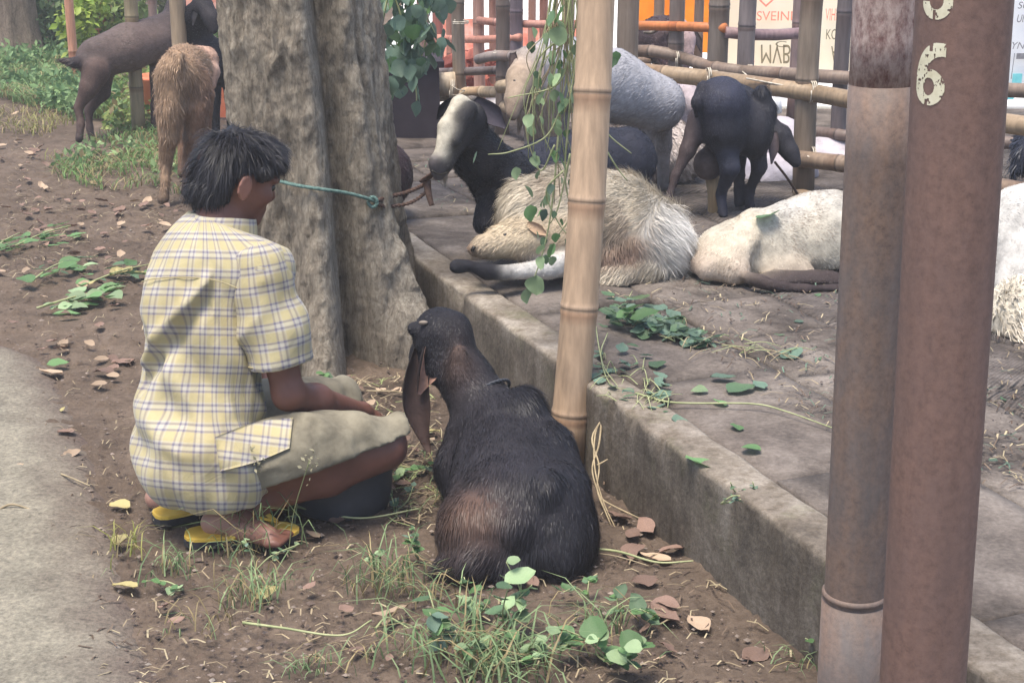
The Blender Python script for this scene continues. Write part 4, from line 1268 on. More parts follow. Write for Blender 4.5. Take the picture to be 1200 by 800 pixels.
# stitched seams of the yoke and pleat
M['seam'] = mat_simple('shirt seam', [(0.3, lin(140, 128, 96)), (0.7, lin(178, 166, 130))], 40, 0.9, 0.2)
yk = smooth_path([snap(*p, V, 0.0) for p in ((166, 330), (178, 327), (200, 325), (225, 325), (250, 328), (272, 335), (288, 343))], 50)
obj('yoke_seam', *tube(yk, 0.0014, 6)[:2], M['seam'], shirt)
for off_ in (0, 0.03):
    pass
# collar
cn = nrm(nck - shc); ca = nrm(np.cross(cn, RGT)); 
tq = np.linspace(0, 2 * math.pi, 49)
Vc, m = [], 6
CB = nck - cn * 0.012
for t in tq:
    d = RGT * math.sin(t) - FWD * math.cos(t)
    for (rr, hh) in ((0.070, -0.004), (0.070, 0.026), (0.073, 0.046), (0.079, 0.047), (0.088, 0.026), (0.100, -0.008)):
        open_ = 0.5 * (1 - math.cos(t))                 # lower and open at the throat
        Vc.append(CB + d * (rr * 1.02 + 0.004 * math.sin(3 * t)) + cn * (hh - 0.03 * open_ ** 2))
Vc = np.array(Vc)
uvc = np.stack((np.repeat(tq * 0.07, m), np.tile(np.array((0, .02, .036, .04, .06, .085)), len(tq)) + .3), 1)
obj('collar', Vc, grid_faces(len(tq), m), M['plaid'], shirt, uv=uvc)
# sleeves
def sleeve(sh_, el_, cut, r0, r1, seed):
    d = nrm(el_ - sh_)
    end = sh_ + d * cut
    pr = cap([sh_ - d * 0.015, sh_ * .4 + end * .6, end + d * .05], [r0 - .006, (r0 + r1) / 2 + .002, r1], (1, 1, 1), 0.03)
    V, Q, C, G, L = sculpt(pr, 0.0065, disp=lambda X: 0.011 * fbm(X * np.array((1, 1, .6)), 12, seed, 3) - 0.010 * (1 - np.abs(fbm(X @ np.array([[6, 3, 0], [0, 6, 3], [-5, 0, 6.0]]), 1.0, seed + 60, 2)) * 2.4).clip(-.5, 1), cuts=[(end, d)], smooth=1)
    A = nrm(np.cross(d, (0, 0.2, 1))); B = np.cross(d, A)
    q = V - sh_
    return V, Q, np.stack((np.arctan2(q @ A, q @ B) * (r0 + r1) / 2, q @ d), 1), end, d, A, B
V, Q, uv, end, d, A, B = sleeve(shR + np.array((0.004, -.005, -.006)), elR + np.array((-.008, .0, .0)), 0.222, 0.072, 0.074, 4)
slv = obj('sleeve', V, Q, M['plaid'], shirt, uv=uv)
tt = np.linspace(0, 2 * math.pi, 40)
obj('sleeve_hem', *tube(end - d * .012 + 0.0755 * (np.cos(tt)[:, None] * A + np.sin(tt)[:, None] * B), 0.0025, 5)[:2], M['seam'], person)
V, Q, uv, end, d, A, B = sleeve(shL, elL, 0.21, 0.076, 0.08, 9)
obj('sleeve', V, Q, M['plaid'], shirt, uv=uv)
# front tail of the shirt lying over the right thigh
def skirt(corners, name, nu=26, nv=20, lift=0.006, uvk=0.16, uvrot=0.0, seed=0):
    """cloth flap through a grid of photo pixels laid over the thigh"""
    return None
THV = None
sh = []
kx = nrm(knR - hipR)
sh += cap([hipR + kx * 0.05 + np.array((0, 0, .0)), hipR * .45 + knR * .55 + np.array((0, 0, .006)), knR + kx * 0.012 + np.array((0, 0, .004))], [0.092, 0.092, 0.069], (1, 1, 1), 0.03)
sh += cap([hipL, hipL * .45 + knL * .55, knL], [0.104, 0.094, 0.07], (1, 1, 1), 0.03)
sh += ell(pel + np.array((0, 0.03, -.0)), (0.13, 0.11, 0.10), (1, 1, 1), 0.04, axes=ax3)
bot = D(456, 512, 3.50); bot2 = D(298, 568, 3.40)
ndn = nrm(np.cross(nrm(bot - bot2), nrm(np.array((0.3, 1, 0.0)))))
if ndn[2] > 0: ndn = -ndn
def shfold(X):
    t = (X - hipR) @ kx
    w = fbm(X @ np.array([[7, 2, 0], [3, 6, 0], [0, 3, 14.0]]).T, 1.0, 12, 3)
    return 0.012 * w - 0.012 * (1 - np.abs(fbm(X @ np.array([[4, 2, 0], [6, 5, 2], [-7, 4, 9.0]]), 1.0, 85, 2)) * 2.4).clip(-.5, 1) + 0.006 * np.sin(t * 60 + X[:, 2] * 40) * np.clip((t - .2) * 6, 0, 1)
V, Q, C, G, L = sculpt(sh, 0.007, disp=shfold, cuts=[(bot * .5 + bot2 * .5 + ndn * .004, ndn), (knR + kx * .058, kx)], smooth=1)
shorts = obj('shorts', V, Q, M['shorts'], person)
TV = np.concatenate((V, SHIRT_V))
def flap(poly_top, poly_bot, name, out, uvo, seed):
    n, mm = 22, 14
    rowsp = []
    a = smooth_path([(*p, 0) for p in poly_top], n)[:, :2]; b = smooth_path([(*p, 0) for p in poly_bot], n)[:, :2]
    G_ = np.zeros((n, mm, 3)); UV = np.zeros((n, mm, 2))
    for i in range(n):
        for j in range(mm):
            p = a[i] * (1 - j / (mm - 1)) + b[i] * j / (mm - 1)
            G_[i, j] = snap(p[0], p[1], TV, out)
            UV[i, j] = ((p[0] - 300) / 510 * uvo[0] + (p[1] - 500) / 510 * uvo[1], (p[1] - 500) / 510 * uvo[0] - (p[0] - 300) / 510 * uvo[1])
    for _ in range(3):
        G2 = G_.copy(); G2[1:-1] = (G_[:-2] + 2 * G_[1:-1] + G_[2:]) / 4; G_ = G2
        G2 = G_.copy(); G2[:, 1:-1] = (G_[:, :-2] + 2 * G_[:, 1:-1] + G_[:, 2:]) / 4; G_ = G2
    Vf = G_.reshape(-1, 3)
    Vf = Vf + np.array((0, -1, .3)) * (0.004 * fbm(Vf, 16, seed, 2))[:, None]
    back = Vf + np.array((0.0, 0.006, -0.002))
    F1 = grid_faces(n, mm)
    per = np.array([i * mm for i in range(n)] + [(n - 1) * mm + j for j in range(1, mm)] + [i * mm + mm - 1 for i in range(n - 2, -1, -1)] + [j for j in range(mm - 2, 0, -1)])
    pn = np.roll(per, -1)
    N = n * mm
    obj(name, np.concatenate((Vf, back)), [F1, F1[:, ::-1] + N, np.stack((per, pn, pn + N, per + N), 1)], M['plaid'], shirt, uv=np.concatenate((UV.reshape(-1, 2), UV.reshape(-1, 2) + .003)))
flap([(252, 512), (300, 494), (343, 489)], [(258, 552), (300, 541), (339, 525)], 'shirt_tail', 0.006, (1, 0.12), 5)

# yellow flip flops
def sandal(heel, toe, width, name):
    f = toe - heel; L_ = np.linalg.norm(f[:2]); f = nrm(f * np.array((1, 1, 0))); s = np.array((f[1], -f[0], 0))
    prof = [(0, .30), (.03, .62), (.1, .82), (.25, .86), (.45, .80), (.62, .95), (.78, 1.0), (.9, .82), (.97, .5), (1, .22)]
    out = [heel + f * L_ * t + s * width / 2 * w for t, w in prof] + [heel + f * L_ * t - s * width / 2 * w for t, w in prof[::-1]]
    out = np.array(out); out[:, 2] = 0
    ctr = out.mean(0)
    n = len(out)
    def slab(z0, z1, m, nm, par, grow=1.0):
        q = ctr + (out - ctr) * grow
        lo_, hi_ = q.copy(), q.copy(); lo_[:, 2] = z0; hi_[:, 2] = z1
        mid_ = ctr + (q - ctr) * 0.97; mid_[:, 2] = z1 + 0.0015
        k = np.arange(n); kn_ = (k + 1) % n
        Fq = np.concatenate((np.stack((kn_, k, k + n, kn_ + n), 1), np.stack((kn_ + n, k + n, k + 2 * n, kn_ + 2 * n), 1)))
        Ft = np.stack((np.full(n, 3 * n), kn_ + 2 * n, k + 2 * n), 1)
        top = ctr.copy(); top[2] = z1 + 0.0015
        return obj(nm, np.concatenate((lo_, hi_, mid_, top[None])), [Fq, Ft], M[m], par, smooth=False)
    so = slab(-0.004, 0.013, 'sandal_base', 'sandal', person)
    slab(0.0135, 0.021, 'sandal', 'insole', so, 0.985)
    post = heel + f * L_ * .80; post[2] = .022
    for sg in (1, -1):
        e = heel + f * L_ * .42 + s * width * .47 * sg; e[2] = .024
        mid = (post + e) / 2 + s * sg * width * .10; mid[2] = .064
        p = smooth_path([post + np.array((0, 0, .02)), mid, e], 14)
        Vt, Ft, _ = tube(p, np.linspace(.008, .013, 14), 8, flat=.4); obj('strap', Vt, Ft, M['sandal'], so)
    return so
sandal(P(216, 634), P(352, 628), 0.098, 'sandal')
sandal(P(180, 611), P(292, 588), 0.095, 'sandal')

# ------------------------------------------------------------------ bucket
bc = P(400, 592); bc[1] += 0.02
bucket = thing('bucket', 'black plastic feed bucket in front of the squatting person', 'bucket', tuple(bc))
prof = [(r * 1.12, z) for r, z in ((0.0, 0.004), (0.106, 0.0), (0.110, 0.006), (0.114, 0.05), (0.119, 0.12), (0.124, 0.165), (0.131, 0.167), (0.133, 0.176), (0.130, 0.180), (0.122, 0.178), (0.118, 0.165), (0.110, 0.03), (0.0, 0.025))]
t = np.linspace(0, 2 * math.pi, 48, endpoint=False)
V = np.concatenate([np.stack((bc[0] + r * np.cos(t), bc[1] + r * np.sin(t), np.full(48, z)), 1) for r, z in prof])
i, j = np.meshgrid(np.arange(len(prof) - 1), np.arange(48), indexing='ij')
a = (i * 48 + j).ravel(); b_ = (i * 48 + (j + 1) % 48).ravel()
obj('tub', V, np.stack((a, b_, b_ + 48, a + 48), 1), M['black_plastic'], bucket)
h_ = [bc + np.array((0.134 * math.cos(q), 0.134 * math.sin(q), 0.160 - 0.05 * math.sin((q - 3.6) / 2.4 * math.pi))) for q in np.linspace(3.6, 6.0, 20)]
obj('handle', *tube(h_, 0.0035, 6)[:2], M['tie'], bucket)
t = np.linspace(0, 2 * math.pi, 40, endpoint=False)
V = np.concatenate([np.stack((bc[0] + r * np.cos(t), bc[1] + r * np.sin(t), np.full(40, 0.11 + .012 * (r < .05)) + 0.008 * np.sin(5 * t + r * 60)), 1) for r in (.001, .04, .08, .113)])
i, j = np.meshgrid(np.arange(3), np.arange(40), indexing='ij')
a = (i * 40 + j).ravel(); b_ = (i * 40 + (j + 1) % 40).ravel()
obj('feed', V, np.stack((a, a + 40, b_ + 40, b_), 1), M['dirt'], bucket)

# ------------------------------------------------------------------ goats
BLK, BLK2, BRN, GRN = lin(33, 32, 38), lin(42, 39, 44), lin(78, 62, 56), lin(112, 90, 74)
CRM, WHT, DIRT, TAN, GRYW = lin(194, 182, 162), lin(200, 196, 190), lin(150, 128, 108), lin(142, 116, 92), lin(172, 170, 174)
GG = 'goats resting in the shelter'
def ear(a, tip, n, w, col, col_in, par, thick=0.006, curl=0.3, label=None, bow=(0, 0, 0)):
    """long drooping ear: a cupped leaf from a to tip, opening towards n"""
    a, tip, n = np.asarray(a, float), np.asarray(tip, float), nrm(n)
    ax = tip - a; L_ = np.linalg.norm(ax); ax = ax / L_
    n = nrm(n - ax * (n @ ax)); s = np.cross(ax, n)
    nu, nv = 15, 9
    Vt, C_ = [], []
    for side in (0, 1):
        for i in range(nu):
            t = i / (nu - 1)
            wd = w * (0.35 + 0.65 * math.sin(math.pi * min(1, t * 0.75 + 0.12))) * (1 - 0.72 * max(0, t - 0.6) / 0.4)
            for j in range(nv):
                u = j / (nv - 1) * 2 - 1
                p = a + ax * L_ * t + np.asarray(bow) * math.sin(math.pi * t) + s * wd * u * math.cos(0.9 * u) + n * (wd * curl * u * u * 1.5 + 0.02 * math.sin(t * 3) * L_)
                p = p - n * (thick * (1 - 0.75 * abs(u)) * side)
                Vt.append(p); C_.append(col if side else col_in)
    Vt, C_ = np.array(Vt), np.array(C_)
    F1 = grid_faces(nu, nv); N = nu * nv
    per = np.array([i * nv for i in range(nu)] + [(nu - 1) * nv + j for j in range(1, nv)] + [i * nv + nv - 1 for i in range(nu - 2, -1, -1)] + [j for j in range(nv - 2, 0, -1)])
    pn = np.roll(per, -1)
    return obj('ear', Vt, [F1, F1[:, ::-1] + N, np.stack((per, pn, pn + N, per + N), 1)], M['hide'], par, cols=C_, label=label)
def horn(pts, r, par):
    V, Fh, _ = tube(smooth_path(pts, 12), np.linspace(r, r * 0.25, 12), 10)
    return obj('horn', V, Fh, M['horn'], par)
def eye(p, r, par):
    V, Q, *_ = sculpt(ell(p, (r, r, r), (0, 0, 0), .002), r / 3)
    return obj('eye', V, Q, M['eye'], par)
def goat(label, base, prims, h, floor, nfur, fw=0.0022, lift=0.25, wild=0.3, droop=0.25, disp=0.006, cvar=0.35, group=None, ck=0.02, seed=0, lm=1.0, dirt=0.0):
    r = thing('goat', label, 'goat', tuple(base), group)
    V, Q, C, G, L = sculpt(prims, h, disp=(lambda X: disp * fbm(X, 16, seed, 3)) if disp else None, ck=ck, floor=floor)
    obj('body', V, Q, M['hide'], r, cols=C)
    if nfur:
        st_ = strands(V, Q, C, G, L, nfur, fw, lift, wild, droop, floor, cvar, len_mul=lm, dirt=dirt)
        if st_: obj('coat', *st_[:2], M['fur'], r, cols=st_[2], kind='stuff')
    return r
def leg(pts, radii, col, hoofcol=None, fl=0.012, k=0.02):
    out = cap(pts, radii, col, k, fl)
    if hoofcol is not None:
        a = np.asarray(pts[-1], float)
        out += cap([a, a + np.array((0, -.008, -0.012))], [radii[-1] * 1.05, radii[-1] * 1.15], hoofcol, 0.006, 0)
    return out

# --- black goat sitting in front
pr = []
pr += ell(D(604, 612, 3.36), (0.158, 0.19, 0.165), BLK2, 0.05, .03, d=(0, -1, -.6))
pr += cap([D(520, 396, 3.80), D(546, 446, 3.76), D(572, 488, 3.70)], [0.058, 0.067, 0.078], BLK, 0.03, .018)
pr += cap([D(572, 488, 3.70), D(590, 520, 3.62), D(598, 565, 3.50), D(604, 612, 3.36)], [0.078, 0.108, 0.14, 0.15], BLK2, 0.05, .026)
pr += cap([D(560, 545, 3.68), D(566, 590, 3.62)], [0.085, 0.09], BLK, 0.05, .02)           # brisket
pr += cap([D(610, 486, 3.62), D(636, 530, 3.55), D(652, 575, 3.45)], [0.058, 0.078, 0.085], BLK, 0.025, .026)
pr += ell(D(652, 604, 3.34), (0.090, 0.14, 0.130), BLK, 0.018, .028, d=(.3, -1, -.8))     # right haunch
pr += ell(D(655, 640, 3.28), (0.085, 0.11, 0.085), BLK, 0.05, .028, d=(.3, -1, -.5))
pr += ell(D(552, 622, 3.29), (0.080, 0.12, 0.105), lin(62, 52, 50), 0.018, .034, d=(-.3, -1, -.9))
pr += ell(D(560, 616, 3.235), (0.052, 0.05, 0.055), lin(138, 104, 84), 0.04, .04, d=(.3, -.6, -1))
pr += cap([D(612, 492, 3.62), D(616, 540, 3.46), D(612, 580, 3.30), D(604, 618, 3.20)], [0.035, 0.04, 0.042, 0.035], BLK, 0.03, .024)   # spine
pr += ell(D(578, 575, 3.30), (0.04, 0.05, 0.045), BLK2, 0.03, .024, d=(-.3, -1, -.9)) + ell(D(640, 572, 3.27), (0.04, 0.05, 0.045), BLK, 0.03, .024, d=(.3, -1, -.9))   # hip bones
pr += cap([D(545, 510, 3.66), D(540, 550, 3.62), D(548, 590, 3.58)], [0.05, 0.062, 0.05], BLK2, 0.03, .02)   # left shoulder
pr += cap([D(600, 640, 3.24), D(560, 655, 3.19), D(522, 662, 3.20)], [0.055, 0.045, 0.026], BLK, 0.03, .05)  # tail
pr += cap([D(590, 655, 3.22), D(600, 672, 3.18)], [0.05, 0.035], BLK, 0.03, .045)
pr += cap([D(540, 600, 3.75), D(520, 580, 3.84)], [0.04, 0.034], BLK, 0.03, .01)           # folded forelegs ahead
pr += cap([D(575, 605, 3.80), D(545, 590, 3.90)], [0.04, 0.034], BLK, 0.03, .01)
pr += ell(D(614, 480, 3.63), (0.045, 0.06, 0.055), BLK, 0.04, .06, d=(.5, -.2, .4))       # withers tuft
pr += ell(D(538, 425, 3.705), (0.022, 0.02, 0.05), lin(92, 74, 66), 0.03, .016, d=(.2, 0, -1))
hq = D(514, 390, 3.84)
hdir = nrm(np.array((-0.25, 0.6, -0.72)))
pr += cap([D(528, 390, 3.80), hq, hq + hdir * 0.12, hq + hdir * 0.20], [0.058, 0.060, 0.046, 0.034], BLK, 0.03, .008)
pr += cap([D(512, 392, 3.80), D(508, 430, 3.78)], [0.05, 0.042], BLK, 0.03, .008) + cap([D(494, 386, 3.80), D(484, 384, 3.79)], [0.026, 0.018], BLK, .012, .004)
g1 = goat('black goat sitting on the dirt with its back turned beside the squatting person', P(600, 660), pr, 0.0085, 0.0, 70000, 0.0008, 0.06, 0.16, 0.25, 0.006, 0.35, seed=3)
ear(D(492, 408, 3.78), D(502, 530, 3.70), (0.35, -1, .1), 0.056, lin(56, 46, 46), lin(72, 56, 52), g1, curl=0.45, bow=(-.030, 0, 0))
ear(D(500, 406, 3.76), D(490, 462, 3.725), (0.7, -1, .1), 0.042, lin(58, 47, 47), lin(158, 122, 106), g1, 0.006, 0.5, label='short folded brown ear flap')
ear(D(540, 385, 3.90), D(548, 470, 3.95), (0.6, .8, .1), 0.032, BLK, BRN, g1)
pr_ = None
V, Q, *_ = sculpt(ell(D(496, 378, 3.765), (.013, .007, .006), (1, 1, 1), .003), .003); obj('horn_scab', V, Q, M['horn'], g1)
nk = [D(*p) for p in ((548, 470, 3.66), (560, 478, 3.63), (580, 474, 3.625), (598, 466, 3.65), (604, 458, 3.70))]
strap = thing('collar', 'dark rope collar with a white knot round the neck of the black sitting goat', 'collar', tuple(nk[2]))
cc_ = (D(566, 466, 3.735)); axn = nrm(D(546, 446, 3.76) - D(572, 488, 3.70)); A_ = nrm(np.cross(axn, (0, 0, 1))); B_ = np.cross(axn, A_)
tq = np.linspace(0, 2 * math.pi, 40)
obj('band', *twisted(cc_ + 0.078 * (np.cos(tq)[:, None] * A_ + np.sin(tq)[:, None] * B_), 0.0045, 120, 20)[:2], M['black_plastic'], strap)
V, Q, *_ = sculpt(ell(D(596, 472, 3.64), (.014, .012, .010), (1, 1, 1), .003), .003, disp=lambda X: .005 * fbm(X, 90, 3, 2)); obj('knot', V, Q, M['tie'], strap)

# --- cream goat lying by the kerb, head stretched low to the left
pr = []
pr += cap([D(752, 282, 5.10), D(715, 266, 5.08), D(665, 258, 5.04), D(628, 252, 4.98)], [0.145, 0.172, 0.165, 0.125], CRM, 0.06, .045)
pr += ell(D(765, 285, 5.04), (0.11, 0.14, 0.13), WHT, 0.05, .065, d=(.9, -.3, -.1))
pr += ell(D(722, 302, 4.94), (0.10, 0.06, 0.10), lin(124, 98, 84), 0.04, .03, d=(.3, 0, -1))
pr += cap([D(655, 280, 4.90), D(612, 278, 4.86), D(566, 288, 4.82)], [0.085, 0.060, 0.040], lin(206, 188, 160), 0.04, .02)
pr += cap([D(566, 289, 4.82), D(557, 292, 4.81)], [0.036, 0.030], lin(120, 98, 84), 0.012, .003)
pr += cap([D(620, 300, 4.84), D(650, 300, 4.88)], [0.03, 0.05], lin(120, 98, 82), 0.03, .01)
pr += cap([D(668, 306, 4.84), D(628, 317, 4.78), D(594, 319, 4.75)], [0.046, 0.030, 0.023], WHT, 0.015, .006)
pr += cap([D(592, 320, 4.745), D(570, 318, 4.735), D(549, 311, 4.725), D(534, 312, 4.72)], [0.023, 0.024, 0.017, 0.024], BLK, 0.010, .002)
pr += cap([D(760, 315, 4.94), D(720, 325, 4.90), D(695, 328, 4.89)], [0.06, 0.045, 0.03], CRM, 0.03, .03)
g2b = goat('cream white goat lying flat behind the leaning bamboo with a black hoofed leg stretched out', P(680, 330, KZ), pr, 0.0095, KZ, 80000, 0.0009, 0.14, 0.34, 0.3, 0.012, 0.22, GG, ck=0.008, seed=11, lm=1.15, dirt=.55)
ear(D(618, 262, 4.82), D(642, 276, 4.80), (-.1, -1, .4), 0.026, lin(150, 124, 98), lin(176, 148, 122), g2b)
eye(D(592, 276, 4.808), 0.009, g2b)
obj('nostril', *tube([D(556, 289, 4.775), D(553, 294, 4.78)], .006, 6)[:2], M['eye'], g2b)
# --- black goat with a white blazed face sitting behind it
pr = []
pr += cap([D(733, 186, 5.50), D(690, 196, 5.46), D(640, 208, 5.36), D(606, 222, 5.22)], [0.115, 0.135, 0.125, 0.115], lin(44, 45, 56), 0.05, .02)
pr += cap([D(608, 222, 5.20), D(585, 208, 5.12), D(562, 184, 5.04), D(549, 158, 5.0)], [0.115, 0.100, 0.084, 0.068], BLK, 0.03, .02)
pr += cap([D(596, 225, 5.08), D(575, 250, 5.05)], [0.08, 0.055], BLK, 0.04, .02)
pr += cap([D(573, 250, 5.05), D(568, 262, 5.02), D(575, 270, 5.05)], [0.045, 0.035, 0.03], BLK, 0.02, .01)
pr += cap([D(549, 140, 4.98), D(532, 158, 4.92), D(520, 192, 4.86)], [0.062, 0.050, 0.034], BLK, 0.02, .006)
pr += cap([D(540, 124, 4.955), D(524, 150, 4.885), D(515, 182, 4.845)], [0.038, 0.032, 0.021], lin(200, 192, 174), 0.015, .005)
pr += cap([D(511, 190, 4.83), D(514, 205, 4.84)], [0.027, 0.022], lin(84, 78, 80), 0.012, .0)
pr += cap([D(550, 128, 4.92), D(541, 140, 4.89), D(534, 165, 4.85)], [0.03, 0.028, .02], BLK, 0.015, .006)
pr += cap([D(521, 205, 4.87), D(523, 217, 4.88)], [0.014, 0.007], lin(170, 160, 150), 0.01, .03)
g2 = goat('black goat with white blazed face sitting upright behind the cream lying goat', P(600, 262, KZ), pr, 0.0105, KZ, 26000, 0.0013, 0.1, 0.22, 0.3, 0.006, 0.3, GG, ck=0.008, seed=12)
ear(D(554, 120, 4.99), D(592, 150, 5.0), (0.2, -1, .5), 0.055, lin(64, 62, 72), lin(78, 72, 80), g2)
ear(D(532, 118, 5.04), D(512, 140, 5.12), (-0.6, -.6, .3), 0.03, BLK, BLK2, g2)
eye(D(539, 139, 4.888), 0.010, g2)
obj('mouth', *tube(smooth_path([D(506, 200, 4.80), D(514, 204, 4.81), D(524, 202, 4.83)], 10), 0.003, 5)[:2], M['eye'], g2)
horn([D(548, 118, 5.0), D(556, 116, 5.03), D(566, 122, 5.06)], 0.015, g2)
halter = thing('strap', 'brown strap hanging at the mouth of the black necked goat', 'strap', tuple(D(504, 215, 4.9)))
obj('strip', *tube(smooth_path([D(497, 212, 4.93), D(504, 206, 4.9), D(512, 200, 4.88)], 14), np.linspace(.02, .012, 14), 8, flat=.4)[:2], M['rope_brown'], halter)
obj('strip', *tube(smooth_path([D(500, 212, 4.92), D(502, 226, 4.91), D(506, 241, 4.9)], 14), np.linspace(.014, .008, 14), 8, flat=.5)[:2], M['rope_brown'], halter)

# --- pale goat standing behind the hanging fodder
pr = []
pr += cap([D(770, 122, 6.30), D(715, 100, 6.22), D(655, 86, 6.05)], [0.115, 0.135, 0.135], GRYW, 0.06, .03)
pr += cap([D(655, 78, 6.02), D(625, 80, 5.90)], [0.12, 0.085], GRYW, 0.05, .03)
pr += cap([D(620, 74, 5.88), D(610, 92, 5.80), D(603, 116, 5.73), D(601, 130, 5.71)], [0.060, 0.052, 0.038, 0.030], lin(178, 156, 134), 0.02, .008)
pr += cap([D(601, 132, 5.705), D(601, 136, 5.70)], [0.026, 0.022], lin(110, 92, 86), 0.01, 0)
pr += cap([D(610, 134, 5.76), D(608, 150, 5.76)], [0.022, 0.012], lin(150, 130, 112), 0.02, .05)
pr += cap([D(630, 110, 5.9), D(640, 160, 5.95)], [0.08, 0.07], lin(158, 140, 124), 0.05, .05)
for (x0, x1, Yy) in ((628, 626, 5.95), (652, 655, 6.1), (752, 758, 6.28), (775, 778, 6.4)):
    k = D(x1, 170, Yy); e = np.array((k[0], Yy, KZ + .02))
    pr += leg([D(x0, 130, Yy), k, e], [0.055, 0.033, 0.024], lin(150, 142, 140), BLK)
g3 = goat('pale grey and cream goat standing behind the hanging fodder with its head lowered', (D(690, 100, 6.1)[0], 6.1, KZ), pr, 0.013, KZ, 34000, 0.0011, 0.04, 0.08, 0.35, 0.004, 0.2, GG, seed=21)
ear(D(602, 62, 5.86), D(606, 92, 5.80), (-.5, -1, .2), 0.03, lin(60, 52, 54), lin(74, 62, 60), g3)
ear(D(632, 66, 5.84), D(628, 102, 5.78), (.6, -1, .2), 0.03, lin(120, 112, 112), lin(140, 128, 124), g3)
eye(D(604, 96, 5.745), 0.012, g3)

# --- dirty pale goat lying behind the rails
pr = cap([D(752, 172, 6.75), D(772, 172, 6.7), D(796, 184, 6.6)], [0.13, 0.14, 0.11], lin(178, 166, 160), 0.05, .03)
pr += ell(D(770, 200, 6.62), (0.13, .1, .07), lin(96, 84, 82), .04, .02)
pr += cap([D(797, 178, 6.8), D(806, 198, 6.72)], [0.055, 0.045], lin(150, 136, 132), 0.03, .01)
g5 = goat('dirty pale goat lying behind the lower rail between the fence posts', P(778, 215, KZ), pr, 0.014, KZ, 5000, 0.003, 0.15, 0.3, 0.3, 0.01, 0.35, GG, seed=8)
ear(D(795, 172, 6.78), D(789, 192, 6.74), (-.3, -1, .1), 0.026, lin(120, 108, 106), lin(150, 130, 126), g5)

pr = cap([D(738, 122, 7.45), D(770, 118, 7.4), D(806, 128, 7.3)], [0.12, 0.135, 0.11], lin(176, 170, 182), 0.05, .02)
pr += cap([D(806, 112, 7.25), D(818, 128, 7.18)], [0.055, 0.035], lin(186, 170, 170), 0.03, .006)
for x_ in (745, 760, 795, 803): pr += cap([D(x_, 135, 7.4), (D(x_, 160, 7.4)[0], 7.4, KZ + .02)], [.05, .022], lin(150, 140, 142), .02, .004)
g16 = goat('lavender white goat standing behind the rails between the two middle posts', (D(770, 150, 7.4)[0], 7.4, KZ), pr, 0.013, KZ, 9000, 0.0016, 0.06, 0.15, 0.3, 0.006, 0.25, GG, seed=9)
ear(D(803, 108, 7.22), D(797, 132, 7.18), (-.3, -1, .1), 0.026, lin(120, 108, 112), lin(170, 150, 150), g16)

# --- black goat standing among the rails
DB = lin(44, 43, 50)
pr = ell(D(858, 140, 6.02), (0.122, 0.24, 0.138), DB, 0.04, .012, axes=(nrm(np.array((1, -.35, 0))), nrm(np.array((.35, 1, 0))), (0, 0, 1)), d=(.2, -.5, -1))
pr += ell(D(846, 120, 5.90), (0.10, 0.12, 0.10), lin(52, 54, 70), 0.03, .012, d=(0, -.4, -1))
pr += ell(D(884, 150, 5.98), (0.075, 0.12, 0.12), DB, 0.03, .012)
pr += cap([D(880, 140, 6.12), D(898, 148, 6.18)], [0.075, 0.05], DB, 0.03, .012) + cap([D(898, 150, 6.16), D(912, 160, 6.14)], [0.048, 0.052], DB, 0.02, .008) + cap([D(914, 162, 6.13), D(926, 178, 6.10), D(932, 190, 6.08)], [0.05, 0.034, 0.026], DB, 0.02, .004)
pr += leg([D(822, 140, 5.95), D(806, 176, 5.9), D(792, 205, 5.88), D(784, 232, 5.86)], [0.056, 0.030, 0.018, 0.018], lin(74, 62, 62), BLK, .006)
pr += leg([D(848, 160, 5.9), D(856, 196, 5.86), D(845, 228, 5.94), D(848, 258, 5.88)], [0.066, 0.036, 0.020, 0.021], lin(54, 56, 70), BLK, .006)
pr += leg([D(864, 170, 6.1), D(866, 205, 6.08), D(864, 246, 6.06)], [0.045, 0.022, 0.017], lin(62, 58, 64), BLK, .006)
pr += leg([D(884, 165, 6.02), D(890, 196, 6.0), D(878, 224, 6.06), D(880, 252, 6.02)], [0.052, 0.028, 0.018, 0.018], lin(54, 52, 60), BLK, .006)
pr += ell(D(830, 192, 5.98), (0.06, .06, .065), lin(96, 82, 80), .03, 0)
pr += cap([D(824, 104, 5.86), D(816, 120, 5.83), D(816, 136, 5.84)], [0.030, 0.020, 0.010], lin(40, 38, 46), 0.015, .012)
pr += cap([D(892, 108, 5.95), D(902, 126, 5.94), D(907, 138, 5.93)], [0.03, 0.022, 0.01], lin(34, 34, 42), 0.02, .04)
g6 = goat('black goat standing among the rails next to the weathered middle fence post', P(855, 255, KZ), pr, 0.012, KZ, 26000, 0.0011, 0.05, 0.12, 0.35, 0.004, 0.3, GG, seed=13)
ear(D(906, 154, 6.07), D(904, 192, 6.0), (.2, -1, .1), 0.034, lin(58, 54, 62), lin(76, 66, 70), g6)
horn([D(908, 150, 6.12), D(900, 140, 6.14), D(893, 138, 6.16)], .013, g6)
obj('rope_end', *tube(smooth_path([D(908, 190, 6.05), D(922, 208, 6.12), D(935, 228, 6.18)], 16), 0.005, 6)[:2], M['rope_brown'], g6)

